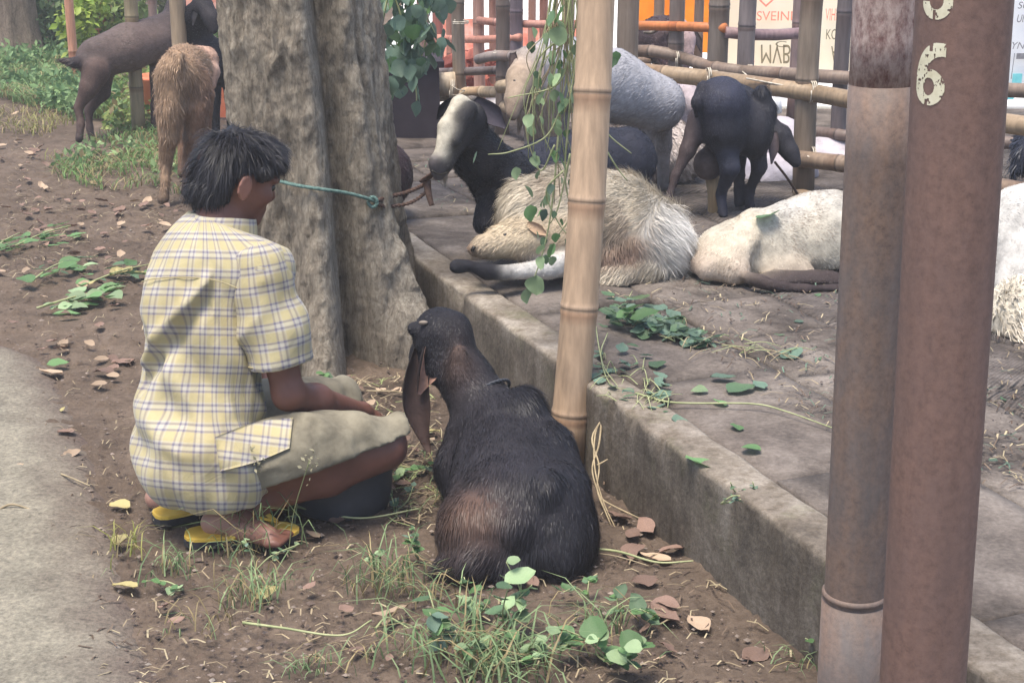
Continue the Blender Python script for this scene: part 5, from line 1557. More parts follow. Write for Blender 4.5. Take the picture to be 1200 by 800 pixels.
# --- goat with a pale stripe behind the rear fence
pr = cap([D(745, 52, 8.5), D(775, 46, 8.4), D(790, 46, 8.3)], [0.10, 0.115, 0.10], lin(70, 58, 62), 0.05, .02)
pr += cap([D(796, 34, 8.15), D(803, 46, 8.08), D(806, 62, 8.04)], [0.055, 0.05, 0.034], lin(208, 180, 176), 0.03, .008)
pr += cap([D(790, 60, 8.3), D(795, 100, 8.25)], [0.09, 0.05], lin(150, 120, 120), 0.05, .02)
g7 = goat('dark goat with a pale pinkish face behind the rear fence under the orange sheet', P(790, 125, KZ), pr, 0.013, None, 4000, 0.003, 0.15, 0.3, 0.3, 0.006, 0.35, GG, seed=17)
ear(D(812, 36, 8.12), D(822, 62, 8.06), (.4, -1, .1), 0.032, lin(44, 40, 46), lin(60, 52, 56), g7)
ear(D(788, 36, 8.12), D(783, 56, 8.08), (-.4, -1, .1), 0.028, lin(44, 40, 46), lin(60, 52, 56), g7)
horn([D(792, 28, 8.16), D(776, 30, 8.2), D(764, 38, 8.22), D(754, 38, 8.2)], 0.022, g7)

# --- white goat lying right of centre
pr = cap([D(850, 298, 5.02), D(895, 292, 5.12), D(950, 285, 5.2), D(1010, 275, 5.28)], [0.105, 0.135, 0.16, 0.15], lin(184, 176, 160), 0.035, .016)
pr += ell(D(965, 262, 5.22), (.12, .12, .10), WHT, .05, .02, d=(-.5, 0, -1))
pr += ell(D(850, 303, 4.94), (0.085, 0.08, 0.075), lin(196, 180, 160), 0.03, .018, d=(-.8, -.3, -.6))
pr += cap([D(862, 318, 4.88), D(832, 316, 4.90), D(818, 312, 4.96)], [0.05, 0.038, 0.03], lin(186, 168, 152), 0.015, .010)
pr += cap([D(818, 312, 4.96), D(806, 310, 5.02)], [0.03, 0.026], lin(126, 108, 108), 0.015, .004)
pr += ell(D(925, 336, 5.0), (0.20, 0.09, 0.05), lin(62, 52, 54), 0.02, .012) + ell(D(905, 318, 5.0), (.14, .06, .06), lin(196, 180, 160), .03, .015)  # dark ellipsoid paints the strip of shade under the belly
pr += cap([D(1020, 262, 5.3), D(1060, 235, 5.35), D(1085, 205, 5.35)], [0.11, 0.09, 0.075], WHT, 0.05, .02)
pr += cap([D(1088, 196, 5.33), D(1105, 205, 5.28), D(1122, 222, 5.24)], [0.062, 0.05, 0.034], WHT, 0.03, .008)
pr += cap([D(880, 262, 5.06), D(868, 285, 4.98), D(852, 308, 4.90)], [0.05, 0.055, 0.05], lin(200, 188, 168), 0.012, .016)
pr += cap([D(905, 262, 5.10), D(920, 255, 5.14), D(960, 246, 5.2)], [0.05, 0.05, 0.05], WHT, 0.03, .016)
pr += ell(D(935, 332, 4.90), (.19, .06, .045), lin(58, 48, 48), .012, .008) + cap([D(1000, 340, 4.80), D(945, 341, 4.775), D(905, 335, 4.78), D(878, 325, 4.82)], [.026, .021, .017, .022], lin(60, 50, 50), .010, .006)  # belly shade painted in again, with a dark folded leg before it
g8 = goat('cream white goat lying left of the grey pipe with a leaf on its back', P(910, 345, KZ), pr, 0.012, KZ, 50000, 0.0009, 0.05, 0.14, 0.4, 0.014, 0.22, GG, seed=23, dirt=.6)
ear(D(1080, 190, 5.3), D(1076, 228, 5.25), (-.3, -1, .1), 0.03, WHT, CRM, g8)
ear(D(1098, 190, 5.36), D(1112, 214, 5.42), (.6, .4, .1), 0.03, WHT, CRM, g8)
eye(D(1100, 200, 5.235), 0.012, g8)

# --- goats cut by the right edge
pr = cap([D(1202, 268, 4.90), D(1262, 275, 4.95), D(1330, 290, 5.05)], [0.15, 0.17, 0.16], WHT, 0.06, .02)
pr += cap([D(1200, 310, 4.78), D(1182, 335, 4.72)], [0.11, 0.055], WHT, 0.05, .015)
pr += cap([D(1330, 270, 5.05), D(1370, 230, 5.05)], [0.11, 0.08], WHT, 0.05, .02)
pr += cap([D(1376, 222, 5.03), D(1390, 250, 4.95)], [0.062, 0.035], WHT, 0.03, .008)
g9 = goat('clean white goat lying at the right edge behind the rust red pipe', P(1230, 330, KZ), pr, 0.013, KZ, 20000, 0.001, 0.05, 0.14, 0.35, 0.008, 0.16, GG, seed=29, dirt=.3)
ear(D(1366, 222, 5.0), D(1352, 255, 4.95), (-.3, -1, .1), 0.03, WHT, CRM, g9)
SHG = lin(176, 158, 136)
pr = cap([D(1206, 378, 4.36), D(1290, 380, 4.40), D(1370, 372, 4.5)], [0.135, 0.17, 0.16], lin(206, 196, 178), 0.06, .03)
pr += cap([D(1195, 425, 4.25), D(1250, 430, 4.22), D(1310, 432, 4.25)], [0.075, 0.095, 0.09], SHG, 0.05, .09)
pr += cap([D(1370, 355, 4.5), D(1410, 310, 4.5)], [0.10, 0.08], WHT, 0.05, .02)
pr += cap([D(1416, 302, 4.48), D(1430, 330, 4.4)], [0.062, 0.036], WHT, 0.03, .008)
g10 = goat('cream goat with shaggy grey brown belly hair lying at the right edge', P(1240, 455, KZ), pr, 0.013, KZ, 12000, 0.0024, 0.25, 0.5, 0.5, 0.008, 0.4, GG, seed=31)
ear(D(1405, 302, 4.45), D(1392, 340, 4.4), (-.3, -1, .1), 0.03, WHT, CRM, g10)
pr = cap([D(1225, 175, 5.9), D(1290, 180, 5.95)], [0.13, 0.15], lin(40, 44, 58), 0.05, .03)
pr += cap([D(1203, 178, 5.82), D(1190, 200, 5.8)], [0.045, 0.025], lin(40, 44, 58), 0.03, .05)
pr += leg([D(1235, 190, 5.88), (D(1235, 250, 5.88)[0], 5.88, KZ + .02)], [0.05, 0.028], BLK, BLK)
pr += leg([D(1290, 190, 5.95), (D(1290, 250, 5.95)[0], 5.95, KZ + .02)], [0.05, 0.028], BLK, BLK)
pr += cap([D(1300, 165, 5.95), D(1330, 130, 5.95), D(1345, 128, 5.9), D(1365, 145, 5.85)], [0.09, 0.07, 0.06, 0.035], BLK, 0.04, .01)
g11 = goat('dark goat showing only its rump and tail at the right edge', (D(1240, 175, 5.9)[0], 5.9, KZ), pr, 0.013, KZ, 5000, 0.0024, 0.2, 0.3, 0.3, 0.006, 0.4, GG, seed=37)
ear(D(1340, 125, 5.85), D(1332, 158, 5.8), (-.3, -1, .1), 0.03, BLK, BLK2, g11)

# --- brown rump behind the trunk
DBR = lin(66, 50, 52)
pr = ell(D(450, 205, 5.85), (0.112, 0.16, 0.13), DBR, 0.05, .015, d=(.6, -.3, -.8))
pr += ell(D(410, 205, 6.05), (0.16, 0.15, 0.13), DBR, 0.05, .015)
pr += cap([D(370, 195, 6.1), D(350, 165, 6.1)], [0.09, 0.07], DBR, 0.04, .01)
pr += cap([D(348, 160, 6.08), D(338, 182, 6.0)], [0.06, 0.035], DBR, 0.03, .005)
g12 = goat('dark brown goat lying behind the thick tree trunk with only its rump showing', P(446, 228, KZ), pr, 0.012, 0.0, 5000, 0.0024, 0.1, 0.2, 0.3, 0.005, 0.35, GG, seed=41)
ear(D(356, 158, 6.05), D(362, 185, 6.0), (.4, -1, .1), 0.028, DBR, BRN, g12)

# --- goats of the pen at the left
LG = 'goats browsing by the left pen'
DB3 = lin(108, 92, 86)
pr = cap([D(112, 70, 9.15), D(150, 56, 9.3), D(192, 44, 9.5)], [0.115, 0.13, 0.115], DB3, 0.05, .018)
pr += cap([D(110, 58, 9.12), D(150, 40, 9.3), D(190, 26, 9.5)], [0.06, 0.05, 0.05], lin(84, 74, 74), 0.04, .02)
pr += cap([D(196, 38, 9.5), D(208, 10, 9.65), D(216, -10, 9.75)], [0.085, 0.065, 0.055], lin(60, 52, 54), 0.04, .02)
pr += cap([D(216, -14, 9.75), D(234, 2, 9.8), D(244, 16, 9.82)], [0.055, 0.045, 0.03], lin(50, 44, 46), 0.03, .006)
pr += leg([D(112, 84, 9.05), D(104, 104, 9.0), D(92, 126, 8.98), D(95, 146, 8.95), D(93, 160, 8.92)], [0.085, 0.055, 0.026, 0.022, 0.022], lin(86, 68, 62), BLK)
pr += leg([D(118, 84, 9.2), D(118, 108, 9.2), D(104, 130, 9.15), D(105, 150, 9.1), D(108, 163, 9.05)], [0.08, 0.055, 0.026, 0.02, 0.02], lin(78, 62, 58), BLK)
pr += leg([D(186, 66, 9.45), D(182, 90, 9.42), D(181, 125, 9.4), D(180, 150, 9.35)], [0.06, 0.034, 0.024, 0.022], lin(74, 60, 58), BLK)
pr += leg([D(196, 66, 9.6), D(196, 95, 9.6), D(195, 140, 9.55)], [0.06, 0.034, 0.022], lin(74, 60, 58), BLK)
pr += cap([D(104, 68, 9.08), D(88, 74, 9.02), D(72, 71, 9.0)], [0.035, 0.030, 0.018], lin(44, 38, 42), 0.02, .04)
g13 = goat('dark brown goat stepping up among the posts of the left pen with tail out', (D(140, 60, 9.2)[0], 9.2, 0), pr, 0.013, 0.0, 16000, 0.0014, 0.06, 0.12, 0.3, 0.003, 0.35, LG, seed=43, dirt=.35)
ear(D(212, -10, 9.68), D(206, 18, 9.6), (-.3, -1, .1), 0.03, lin(150, 140, 138), CRM, g13)
T2 = lin(158, 130, 104)
pr = cap([D(210, 88, 7.30), D(218, 82, 7.55), D(226, 80, 7.8)], [0.105, 0.11, 0.10], TAN, 0.05, .035)
pr += ell(D(203, 82, 7.24), (0.065, 0.07, 0.08), T2, 0.03, .02, d=(-.2, -.4, -1))
pr += ell(D(202, 108, 7.26), (0.055, 0.08, 0.11), T2, 0.03, .045, d=(0, -.3, -1))
pr += ell(D(230, 104, 7.35), (0.05, 0.08, 0.09), lin(120, 94, 78), 0.025, .03, d=(0, -.3, -1))
pr += cap([D(202, 92, 7.26), D(199, 138, 7.24)], [0.078, 0.062], T2, 0.03, .05) + cap([D(230, 95, 7.34), D(229, 138, 7.33)], [0.07, 0.052], lin(140, 108, 86), 0.03, .045) + cap([D(211, 66, 7.20), D(209, 82, 7.17)], [0.022, 0.012], T2, 0.02, .04)
pr += leg([D(199, 130, 7.24), D(198, 160, 7.24), D(194, 190, 7.30), D(194, 210, 7.26), D(191, 230, 7.24)], [0.068, 0.046, 0.030, 0.026, 0.026], T2, BLK, .03, .015)
pr += leg([D(230, 125, 7.32), D(226, 160, 7.34), D(220, 185, 7.40), D(219, 222, 7.34)], [0.065, 0.045, 0.026, 0.024], lin(130, 100, 80), BLK, .02, .015)
pr += leg([D(240, 110, 7.8), D(240, 150, 7.8), D(239, 200, 7.78)], [0.055, 0.03, 0.022], lin(140, 108, 86), BLK)
pr += leg([D(214, 110, 7.85), D(214, 150, 7.85), D(213, 200, 7.82)], [0.055, 0.03, 0.022], lin(140, 108, 86), BLK)
pr += cap([D(228, 78, 7.85), D(236, 72, 7.80), D(242, 70, 7.78)], [0.08, 0.07, 0.06], lin(186, 150, 130), 0.03, .012)
pr += cap([D(240, 74, 7.78), D(247, 84, 7.74), D(247, 100, 7.70)], [0.05, 0.045, 0.03], lin(190, 158, 142), 0.02, .006)
pr += cap([D(206, 68, 7.25), D(204, 62, 7.22)], [0.03, 0.02], T2, 0.02, .03)
g14 = goat('tan goat seen from behind above the head of the squatting person', P(205, 232), pr, 0.0125, 0.0, 20000, 0.0013, 0.14, 0.36, 0.5, 0.008, 0.35, LG, seed=47, dirt=.3)
ear(D(238, 74, 7.64), D(241, 124, 7.58), (.2, -1, .1), 0.034, lin(186, 150, 146), lin(206, 172, 172), g14, label='pinkish drooping ear')
pr = cap([D(232, 66, 8.9), D(246, 70, 8.85), D(275, 70, 8.9)], [0.10, 0.11, 0.11], lin(38, 36, 42), 0.05, .02)
pr += cap([D(232, 40, 8.85), D(228, 20, 8.8), D(236, 8, 8.75)], [0.08, 0.065, 0.055], lin(36, 34, 40), 0.04, .015)
pr += cap([D(238, 6, 8.75), D(248, 22, 8.68), D(250, 34, 8.65)], [0.055, 0.045, 0.03], lin(44, 40, 44), 0.03, .006)
for x in (232, 250, 270): pr += leg([D(x, 80, 8.85), (D(x, 120, 8.85)[0], 8.85, .02)], [0.05, 0.024], BLK, BLK)
g15 = goat('black goat behind the pale bamboo post and the tan goat at the left', (D(246, 60, 8.85)[0], 8.85, 0), pr, 0.013, 0.0, 6000, 0.0026, 0.12, 0.25, 0.3, 0.005, 0.4, LG, seed=53)
ear(D(232, 6, 8.72), D(226, 30, 8.68), (-.3, -1, .1), 0.03, BLK, BLK2, g15)

# ------------------------------------------------------------------ leaves, weeds, fodder, litter
def leaf_mesh(shape, curl, mat, seed=0):
    """a leaf 1 unit long along +Y, folded on its midrib and curled"""
    rg = np.random.default_rng(seed)
    n = 8
    t = np.linspace(0, 1, n)
    w = {'ovate': 0.36 * np.sin(math.pi * t ** 0.75) ** 0.8, 'round': 0.48 * np.sin(math.pi * t ** 0.85) ** 0.6, 'long': 0.13 * np.sin(math.pi * t ** 0.7) ** 0.7, 'dry': 0.30 * np.sin(math.pi * t ** 0.9) ** 0.8}[shape]
    V = []
    for i in range(n):
        for u in (-1, -.5, 0, .5, 1):
            x = w[i] * u * (1 + 0.05 * rg.normal() * (shape == 'dry'))
            z = 0.28 * w[i] * abs(u) + .6 * curl * (t[i] - 0.5) ** 2 + 0.02 * rg.normal() * (1.2 if shape == 'dry' else .6)
            V.append((x + .05 * math.sin(7 * t[i] + seed), t[i], z))
    V = np.array(V); V[:, 2] -= V[:, 2].min()
    return make_mesh('leaf', V, grid_faces(n, 5), mat)
LM = {}
for nm, shp, cu, mt in (('green', 'ovate', .2, 'leaf_green'), ('green_r', 'round', .15, 'leaf_green'), ('mid', 'ovate', .35, 'leaf_mid'), ('blue', 'ovate', .5, 'leaf_blue'), ('blue_r', 'round', .4, 'leaf_blue'), ('pale', 'round', .3, 'leaf_pale'), ('pale_o', 'ovate', -.3, 'leaf_pale'), ('long', 'long', .4, 'leaf_green'), ('longm', 'long', .3, 'leaf_mid'), ('dry', 'dry', .5, 'leaf_dry'), ('dry2', 'dry', -.4, 'leaf_dry'), ('tan', 'dry', .4, 'leaf_tan'), ('tan2', 'dry', .8, 'leaf_tan'), ('yellow', 'dry', .3, 'leaf_yellow')):
    LM[nm] = leaf_mesh(shp, cu, M[mt], len(LM))
def leaf(nm, loc, size, yaw=None, tilt=0.0, roll=0.0, parent=None, name='leaf', label=None, cat=None, group=None, wid=1.0):
    o = bpy.data.objects.new(name, LM[nm]); COL.objects.link(o)
    loc = np.asarray(loc, float)
    if parent is not None:
        o.parent = parent; loc = loc - OFF[parent]
    o.location = tuple(loc)
    o.rotation_mode = 'ZXY' if False else 'XYZ'
    yaw = RNG.uniform(0, 6.28) if yaw is None else yaw
    R = Matrix.Rotation(yaw, 4, 'Z') @ Matrix.Rotation(tilt, 4, 'X') @ Matrix.Rotation(roll, 4, 'Y')
    o.rotation_euler = R.to_euler()
    o.scale = (size * wid, size, size)
    tag(o, label, cat, group)
    return o
def stems(name, paths, r, mat, parent, n=18, rend=None, **k):
    lst = [tube(smooth_path(p, n), np.linspace(r, rend if rend else r * .5, n), 5)[:2] for p in paths]
    V, Fq, _ = join(lst)
    return obj(name, V, Fq, M[mat], parent, **k)

# -- hanging bunch of fodder beside the bamboo
hf = thing('hanging_fodder', 'bunch of green fodder stalks and vines hanging left of the leaning bamboo', 'fodder', tuple(D(655, -30, 4.2)))
for k in range(46):
    x0 = RNG.uniform(648, 688); x1 = x0 + RNG.normal(-14, 22); yb = RNG.choice([RNG.uniform(90, 210), RNG.uniform(150, 250)])
    Yk = 4.22 + RNG.uniform(-.05, .06)
    pts_ = [D(x0, -40, Yk), D(x0 * .6 + x1 * .4 + RNG.normal(0, 5), yb * .35, Yk - .02), D(x1 + RNG.normal(0, 8), yb * .7, Yk - .03), D(x1 + RNG.normal(0, 10), yb, Yk - .02)]
    stems('stalk', [pts_], RNG.uniform(.0016, .003), 'stalk' if RNG.random() < .7 else 'stalk_dry', hf, 14)
for pts_ in ([(665, 40), (628, 78), (625, 180)], [(668, 60), (652, 100), (595, 115)], [(660, 120), (640, 160), (598, 178), (572, 181)], [(655, 150), (648, 230), (640, 280), (628, 320), (612, 350)], [(670, 100), (662, 200), (668, 250), (655, 275)], [(700, 140), (715, 160), (740, 180)], [(704, 165), (722, 195), (735, 212)], [(650, 170), (634, 200), (620, 170)], [(660, 200), (640, 225), (655, 262), (672, 282)], [(668, 180), (655, 240), (645, 262)]):
    stems('vine', [[D(x, y, 4.15 + .01 * i) for i, (x, y) in enumerate(pts_)]], .003, 'stalk', hf, 22)
for (px, py, nm, sz, tilt, yaw) in ((663, 6, 'green_r', .075, -1.1, 1.6), (650, 12, 'mid', .06, -1.2, 2.2), (654, 30, 'pale', .07, -1.5, 3.0), (642, 38, 'pale_o', .045, -1.4, 2.2), (622, 240, 'green', .065, -1.5, .2), (650, 285, 'green_r', .06, -1.3, 1.2), (662, 280, 'mid', .055, -1.4, -1.0), (628, 322, 'pale', .075, -1.6, 2.9), (618, 338, 'pale_o', .06, -1.5, .4), (636, 300, 'pale', .05, -1.4, 2.0), (640, 245, 'blue', .05, -1.3, 1.0), (634, 110, 'pale', .04, -1.4, 1.2), (650, 105, 'pale_o', .045, -1.5, .2), (660, 120, 'mid', .04, -1.2, 2.2), (628, 182, 'pale', .04, -1.3, 2.8), (722, 60, 'green', .05, -1.5, .5), (718, 66, 'mid', .045, -1.4, 2.5), (632, 200, 'pale_o', .035, -1.3, .8), (646, 215, 'blue', .04, -1.3, 2.8), (560, 178, 'blue', .05, -1.2, 2.0)):
    leaf(nm, D(px, py, 4.13 if px > 600 else 4.75), sz * .78, yaw + math.pi * 0, tilt, RNG.uniform(-.4, .4), hf)

for k in range(60):
    px, py = 652 + RNG.normal(0, 16), RNG.uniform(20, 300)
    leaf(RNG.choice(['pale', 'mid', 'green', 'pale_o']), D(px - (py - 60) * .05, py, 4.14 + RNG.uniform(-.03, .06)), RNG.uniform(.02, .042), None, RNG.uniform(-1.8, -.9), RNG.uniform(-.6, .6), hf)
# -- leafy branch hanging beside the trunk
lb = thing('leafy_branch', 'blue green leafy branch hanging right of the trunk in front of the dark block', 'branch', tuple(D(470, -20, 6.3)))
brs = [[(455, -30), (470, 20), (480, 60), (488, 110), (486, 128)], [(460, -30), (448, 30), (446, 80), (452, 100)], [(470, -30), (495, 10), (510, 40)], [(475, -30), (462, 30), (470, 70)], [(480, -30), (500, 30), (488, 90)]]
stems('stem', [[D(x, y, 6.3 + .03 * i) for x, y in b_] for i, b_ in enumerate(brs)], .005, 'stalk', lb, 20)
for k in range(190):
    px = np.clip(RNG.normal(474, 22), 440, 518); ymax = 108 - 0.9 * abs(px - 462) ; py = RNG.uniform(-25, max(20, ymax))
    leaf(RNG.choice(['blue', 'blue_r', 'mid', 'blue', 'green_r'], p=[.3, .25, .25, .1, .1]), D(px, py, 6.3 + RNG.uniform(-.22, .22)), RNG.uniform(.045, .085), RNG.uniform(0, 6.28), RNG.uniform(-1.9, -.7), RNG.uniform(-.5, .5), lb)
for (px, py) in ((447, 70), (452, 92), (480, 75), (487, 100), (490, 118), (486, 88)):
    leaf('green_r' if px < 460 else 'blue', D(px, py, 6.1), .07, RNG.uniform(0, 6), -1.4, 0, lb)

# -- dark block of no certain identity behind the trunk
tr = thing('dark_block', 'large dark block standing behind the trunk below the leafy branch', 'dark_mass', (*D(470, 150, 7.9)[:2], KZ))
c = D(472, 120, 7.95)
V, Fs = box((c[0], c[1], KZ + .17), (.36, .5, .36), 0.1, .006); obj('block_body', V, Fs, M['dark_mass'], tr, smooth=False)
V, Fs = box((c[0], c[1], KZ + .365), (.40, .54, .03), 0.1, .003); obj('block_top', V, Fs, M['dark_mass'], tr, smooth=False)

# -- clouds of small leaves and blades, joined
def leafcloud(Pn, size, cols, up=0.4):
    n = len(Pn)
    d = nrm(RNG.normal(size=(n, 3)) + np.array((0, 0, -.3))); nn_ = nrm(RNG.normal(size=(n, 3)) + np.array((0, -.5, 1.0)) * up * 2)
    s = nrm(np.cross(d, nn_)); nn_ = np.cross(s, d)
    L_ = (size * RNG.uniform(.6, 1.3, n))[:, None]
    a = Pn; b = Pn + d * L_ * .5 + s * L_ * .26 + nn_ * L_ * .08; c_ = Pn + d * L_; e = Pn + d * L_ * .5 - s * L_ * .26 + nn_ * L_ * .08
    V = np.concatenate((a, b, c_, e)); k = np.arange(n)
    return V, [np.concatenate((np.stack((k, k + n, k + 2 * n), 1), np.stack((k, k + 2 * n, k + 3 * n), 1)))], np.tile(cols, (4, 1))
def blades(Pn, h, w, cols, lean=0.5, bend=0.5):
    n = len(Pn)
    az = RNG.uniform(0, 2 * math.pi, n); dirh = np.stack((np.cos(az), np.sin(az), 0 * az), 1)
    hh = (h * RNG.uniform(.5, 1.3, n))[:, None]; ln = RNG.uniform(.1, 1, (n, 1)) * lean
    s = np.stack((-np.sin(az), np.cos(az), 0 * az), 1); s = nrm(s + .5 * RNG.normal(size=(n, 3)) * np.array((1, 1, 0)))
    p1 = Pn + hh * (dirh * ln * .4 + np.array((0, 0, .5))); p2 = p1 + hh * (dirh * (ln * .6 + bend * .25) + np.array((0, 0, .35)))
    p3 = p2 + hh * (dirh * (ln * .8 + bend * .5) + np.array((0, 0, .12 - .3 * bend)))
    p3[:, 2] = np.maximum(p3[:, 2], 0.004)
    V = np.concatenate((Pn - s * w, Pn + s * w, p1 + s * w * .95, p1 - s * w * .95, p2 + s * w * .7, p2 - s * w * .7, p3)); k = np.arange(n)
    Fq = np.concatenate((np.stack((k, k + n, k + 2 * n, k + 3 * n), 1), np.stack((k + 3 * n, k + 2 * n, k + 4 * n, k + 5 * n), 1)))
    return V, [Fq, np.stack((k + 5 * n, k + 4 * n, k + 6 * n), 1)], np.tile(cols, (7, 1))
def greens(n, a=(84, 124, 66), b=(132, 158, 96), dry=0.0):
    t = RNG.random((n, 1)); c = np.array(lin(*a)) * (1 - t) + np.array(lin(*b)) * t
    if dry:
        m = RNG.random(n) < dry; c[m] = np.array(lin(158, 142, 104)) * RNG.uniform(.7, 1.2, (m.sum(), 1))
    return c * RNG.uniform(.75, 1.25, (n, 1))
def px_region(poly, n):
    poly = np.array(poly, float); out = []
    lo, hi = poly.min(0), poly.max(0)
    while len(out) < n:
        q = RNG.uniform(lo, hi)
        ins = False; j = len(poly) - 1
        for i in range(len(poly)):
            if (poly[i, 1] > q[1]) != (poly[j, 1] > q[1]) and q[0] < (poly[j, 0] - poly[i, 0]) * (q[1] - poly[i, 1]) / (poly[j, 1] - poly[i, 1]) + poly[i, 0]: ins = not ins
            j = i
        if ins: out.append(P(*q))
    return np.array(out)
# grass and fodder scraps at the left, behind the person
reg = [(70, 190), (60, 205), (110, 222), (190, 226), (255, 240), (255, 170), (215, 150), (150, 140), (110, 165)]
Pn = px_region(reg, 2600); keep = fbm(Pn, 2.2, 91, 3) > -.16; Pn = Pn[keep]
p1 = blades(Pn, .055, .0028, greens(len(Pn), dry=.35), 1.0, .8)
Pl = px_region(reg, 1500); Pl = Pl[fbm(Pl, 2.5, 95, 3) > -.05]; Pl[:, 2] = RNG.uniform(.004, .035, len(Pl))
p2 = leafcloud(Pl, .05, greens(len(Pl), (98, 128, 82), (156, 178, 126), .18))
V, Fq, Cq = join([p1, p2]); tag(obj('grass', V, Fq, M['grass'], cols=Cq, origin=(0, 0, 0)), kind='stuff')
reg = [(-40, 95), (0, 60), (40, 65), (75, 60), (120, 95), (150, 140), (80, 140), (0, 115)]
Pn = px_region(reg, 5000); Pn = Pn[fbm(Pn, 1.6, 93, 3) > -.15]
p1 = blades(Pn, .10, .004, greens(len(Pn), (92, 124, 78), (142, 164, 108), .2), .9, .7)
Pl = px_region(reg, 4500); Pl = Pl[fbm(Pl, 1.8, 97, 3) > -.1]; Pl[:, 2] = RNG.uniform(.02, .16, len(Pl))
p2 = leafcloud(Pl, .06, greens(len(Pl), (86, 120, 78), (140, 166, 112)))
reg = [(110, 120), (160, 60), (200, 75), (190, 150), (130, 160)]
Pl = px_region(reg, 1500); Pl[:, 2] = RNG.uniform(.01, .22, len(Pl)) * RNG.random(len(Pl))
p3 = leafcloud(Pl, .06, greens(len(Pl), (92, 124, 62), (158, 170, 100), .1))
V, Fq, Cq = join([p1, p2, p3]); tag(obj('undergrowth', V, Fq, M['grass'], cols=Cq, origin=(0, 0, 0)), kind='stuff')
reg = [(-40, 130), (60, 130), (140, 170), (60, 190), (-40, 160)]
Pn = px_region(reg, 900); Pn = Pn[fbm(Pn, 1.6, 99, 3) > .0]
V, Fq, Cq = join([blades(Pn, .06, .003, greens(len(Pn), (120, 120, 70), (150, 150, 90), .4), 1, .8)]); tag(obj('grass', V, Fq, M['grass'], cols=Cq, origin=(0, 0, 0)), kind='stuff')

# shrubs and trees at the back left
def shrub(px, Y, top, n, rx, ry, rz, cols, lab, size=.08, name='shrub', z0=None, grp=None):
    q = D(px, top, Y); cz = (q[2] if z0 is None else z0)
    r = thing(name, lab, 'shrub', (q[0], Y, 0), grp)
    u = nrm(RNG.normal(size=(n, 3))) * (RNG.random((n, 1)) ** .5)
    Pn = u * np.array((rx, ry, rz)) + np.array((q[0], Y, cz))
    Pn = Pn[(fbm(Pn, 3.2, int(px) + 3, 3) > -.18) & (Pn[:, 2] > .02)]
    V, Fq, Cq = leafcloud(Pn, size, greens(len(Pn), *cols))
    obj('foliage', V, Fq, M['grass'], r, cols=Cq)
    lst = []
    for k in range(7):
        e = np.array((q[0], Y, cz)) + RNG.uniform(-.7, .7, 3) * np.array((rx, ry, rz))
        lst.append(tube(smooth_path([np.array((q[0] + .03 * k - .1, Y, 0)), (np.array((q[0], Y, 0)) + e) / 2 + RNG.normal(0, .06, 3), e], 10), np.linspace(.016, .005, 10), 5)[:2])
    V, Fq, _ = join(lst); obj('stem', V, Fq, M['stalk_dry'], r)
    return r
shrub(62, 13.4, 40, 2600, .55, .4, .7, ((84, 112, 76), (134, 156, 104)), 'leafy green shrub between the far trunk and the orange post', .085)
shrub(98, 12.2, 15, 1100, .20, .2, .40, ((130, 158, 60), (182, 196, 96)), 'bright yellow green shrub between the two orange posts', .085)
shrub(135, 12.6, 10, 1600, .35, .3, .6, ((96, 122, 66), (150, 164, 100)), 'loose green shrub behind the brown goat back', .08)
shrub(15, 15.5, 10, 3000, .9, .5, .9, ((58, 82, 64), (100, 124, 88)), 'dark green shrub behind the far left trunk', .10)
shrub(255, 11.0, 28, 500, .16, .2, .36, ((96, 140, 70), (164, 190, 110)), 'light green shrub hugging the left side of the thick trunk', .07)
shrub(205, 14.5, 10, 2600, .9, .5, .8, ((70, 84, 60), (120, 128, 88)), 'dull green shrub far behind the pale bamboo post', .09)
ft = thing('tree', 'grey brown tree trunk at the far upper left corner', 'tree', (*D(22, 68, 13.0)[:2], 0))
def far_trunk(root, px, py, Y, w, seed, z1=3.0, tone=(1, .95, .95)):
    q = D(px, py, Y); r = w / 2 / (F_PX / (Y * 1.02))
    zs_ = np.linspace(-.05, z1, 50); th_ = np.linspace(0, 2 * math.pi, 48, endpoint=False)
    Vt = []
    for z in zs_:
        rr = r * (1 + .35 * math.exp(-max(z, 0) / .15) - .06 * z) * (1 + .08 * np.sin(3 * th_ + seed) + .05 * np.sin(7 * th_ + z))
        Vt.append(np.stack((q[0] + rr * np.cos(th_), Y + rr * np.sin(th_), np.full(48, z)), 1))
    Vt = np.concatenate(Vt); Vt += nrm((Vt - np.array((q[0], Y, 0))) * np.array((1, 1, 0))) * (.02 * fbm(Vt * np.array((1, 1, .3)), 12, seed, 3))[:, None]
    i, j = np.meshgrid(np.arange(49), np.arange(48), indexing='ij'); a = (i * 48 + j).ravel(); b_ = (i * 48 + (j + 1) % 48).ravel()
    obj('trunk', Vt, np.stack((a, b_, b_ + 48, a + 48), 1), M['bark'], root, cols=np.tile(np.array(tone), (len(Vt), 1)))
far_trunk(ft, 24, 70, 13.0, 42, 2, tone=(.72, .66, .64))
ft2 = thing('tree', 'thin pale tree stem behind the leafy shrub at upper left', 'tree', (*D(64, 85, 13.8)[:2], 0))
far_trunk(ft2, 64, 85, 13.8, 11, 5, tone=(1.0, .95, .85))
ft3 = thing('tree', 'dark tree trunk half hidden behind the far left trunk', 'tree', (*D(44, 60, 14.4)[:2], 0))
far_trunk(ft3, 46, 60, 14.4, 18, 8, tone=(.5, .46, .46))
V, Fs = box((-4.5, 20.0, 1.0), (11, .2, 2.0)); 
lw = thing('wall', 'pale wall glimpsed through the shrubs at the upper left', 'wall', (-4.5, 20, 0)); obj('render', V, Fs, M['render'], lw, smooth=False)
V, Fs = box((-4.5, 20.0, 2.05), (11.1, .3, .1)); obj('coping', V, Fs, M['render'], lw, smooth=False)
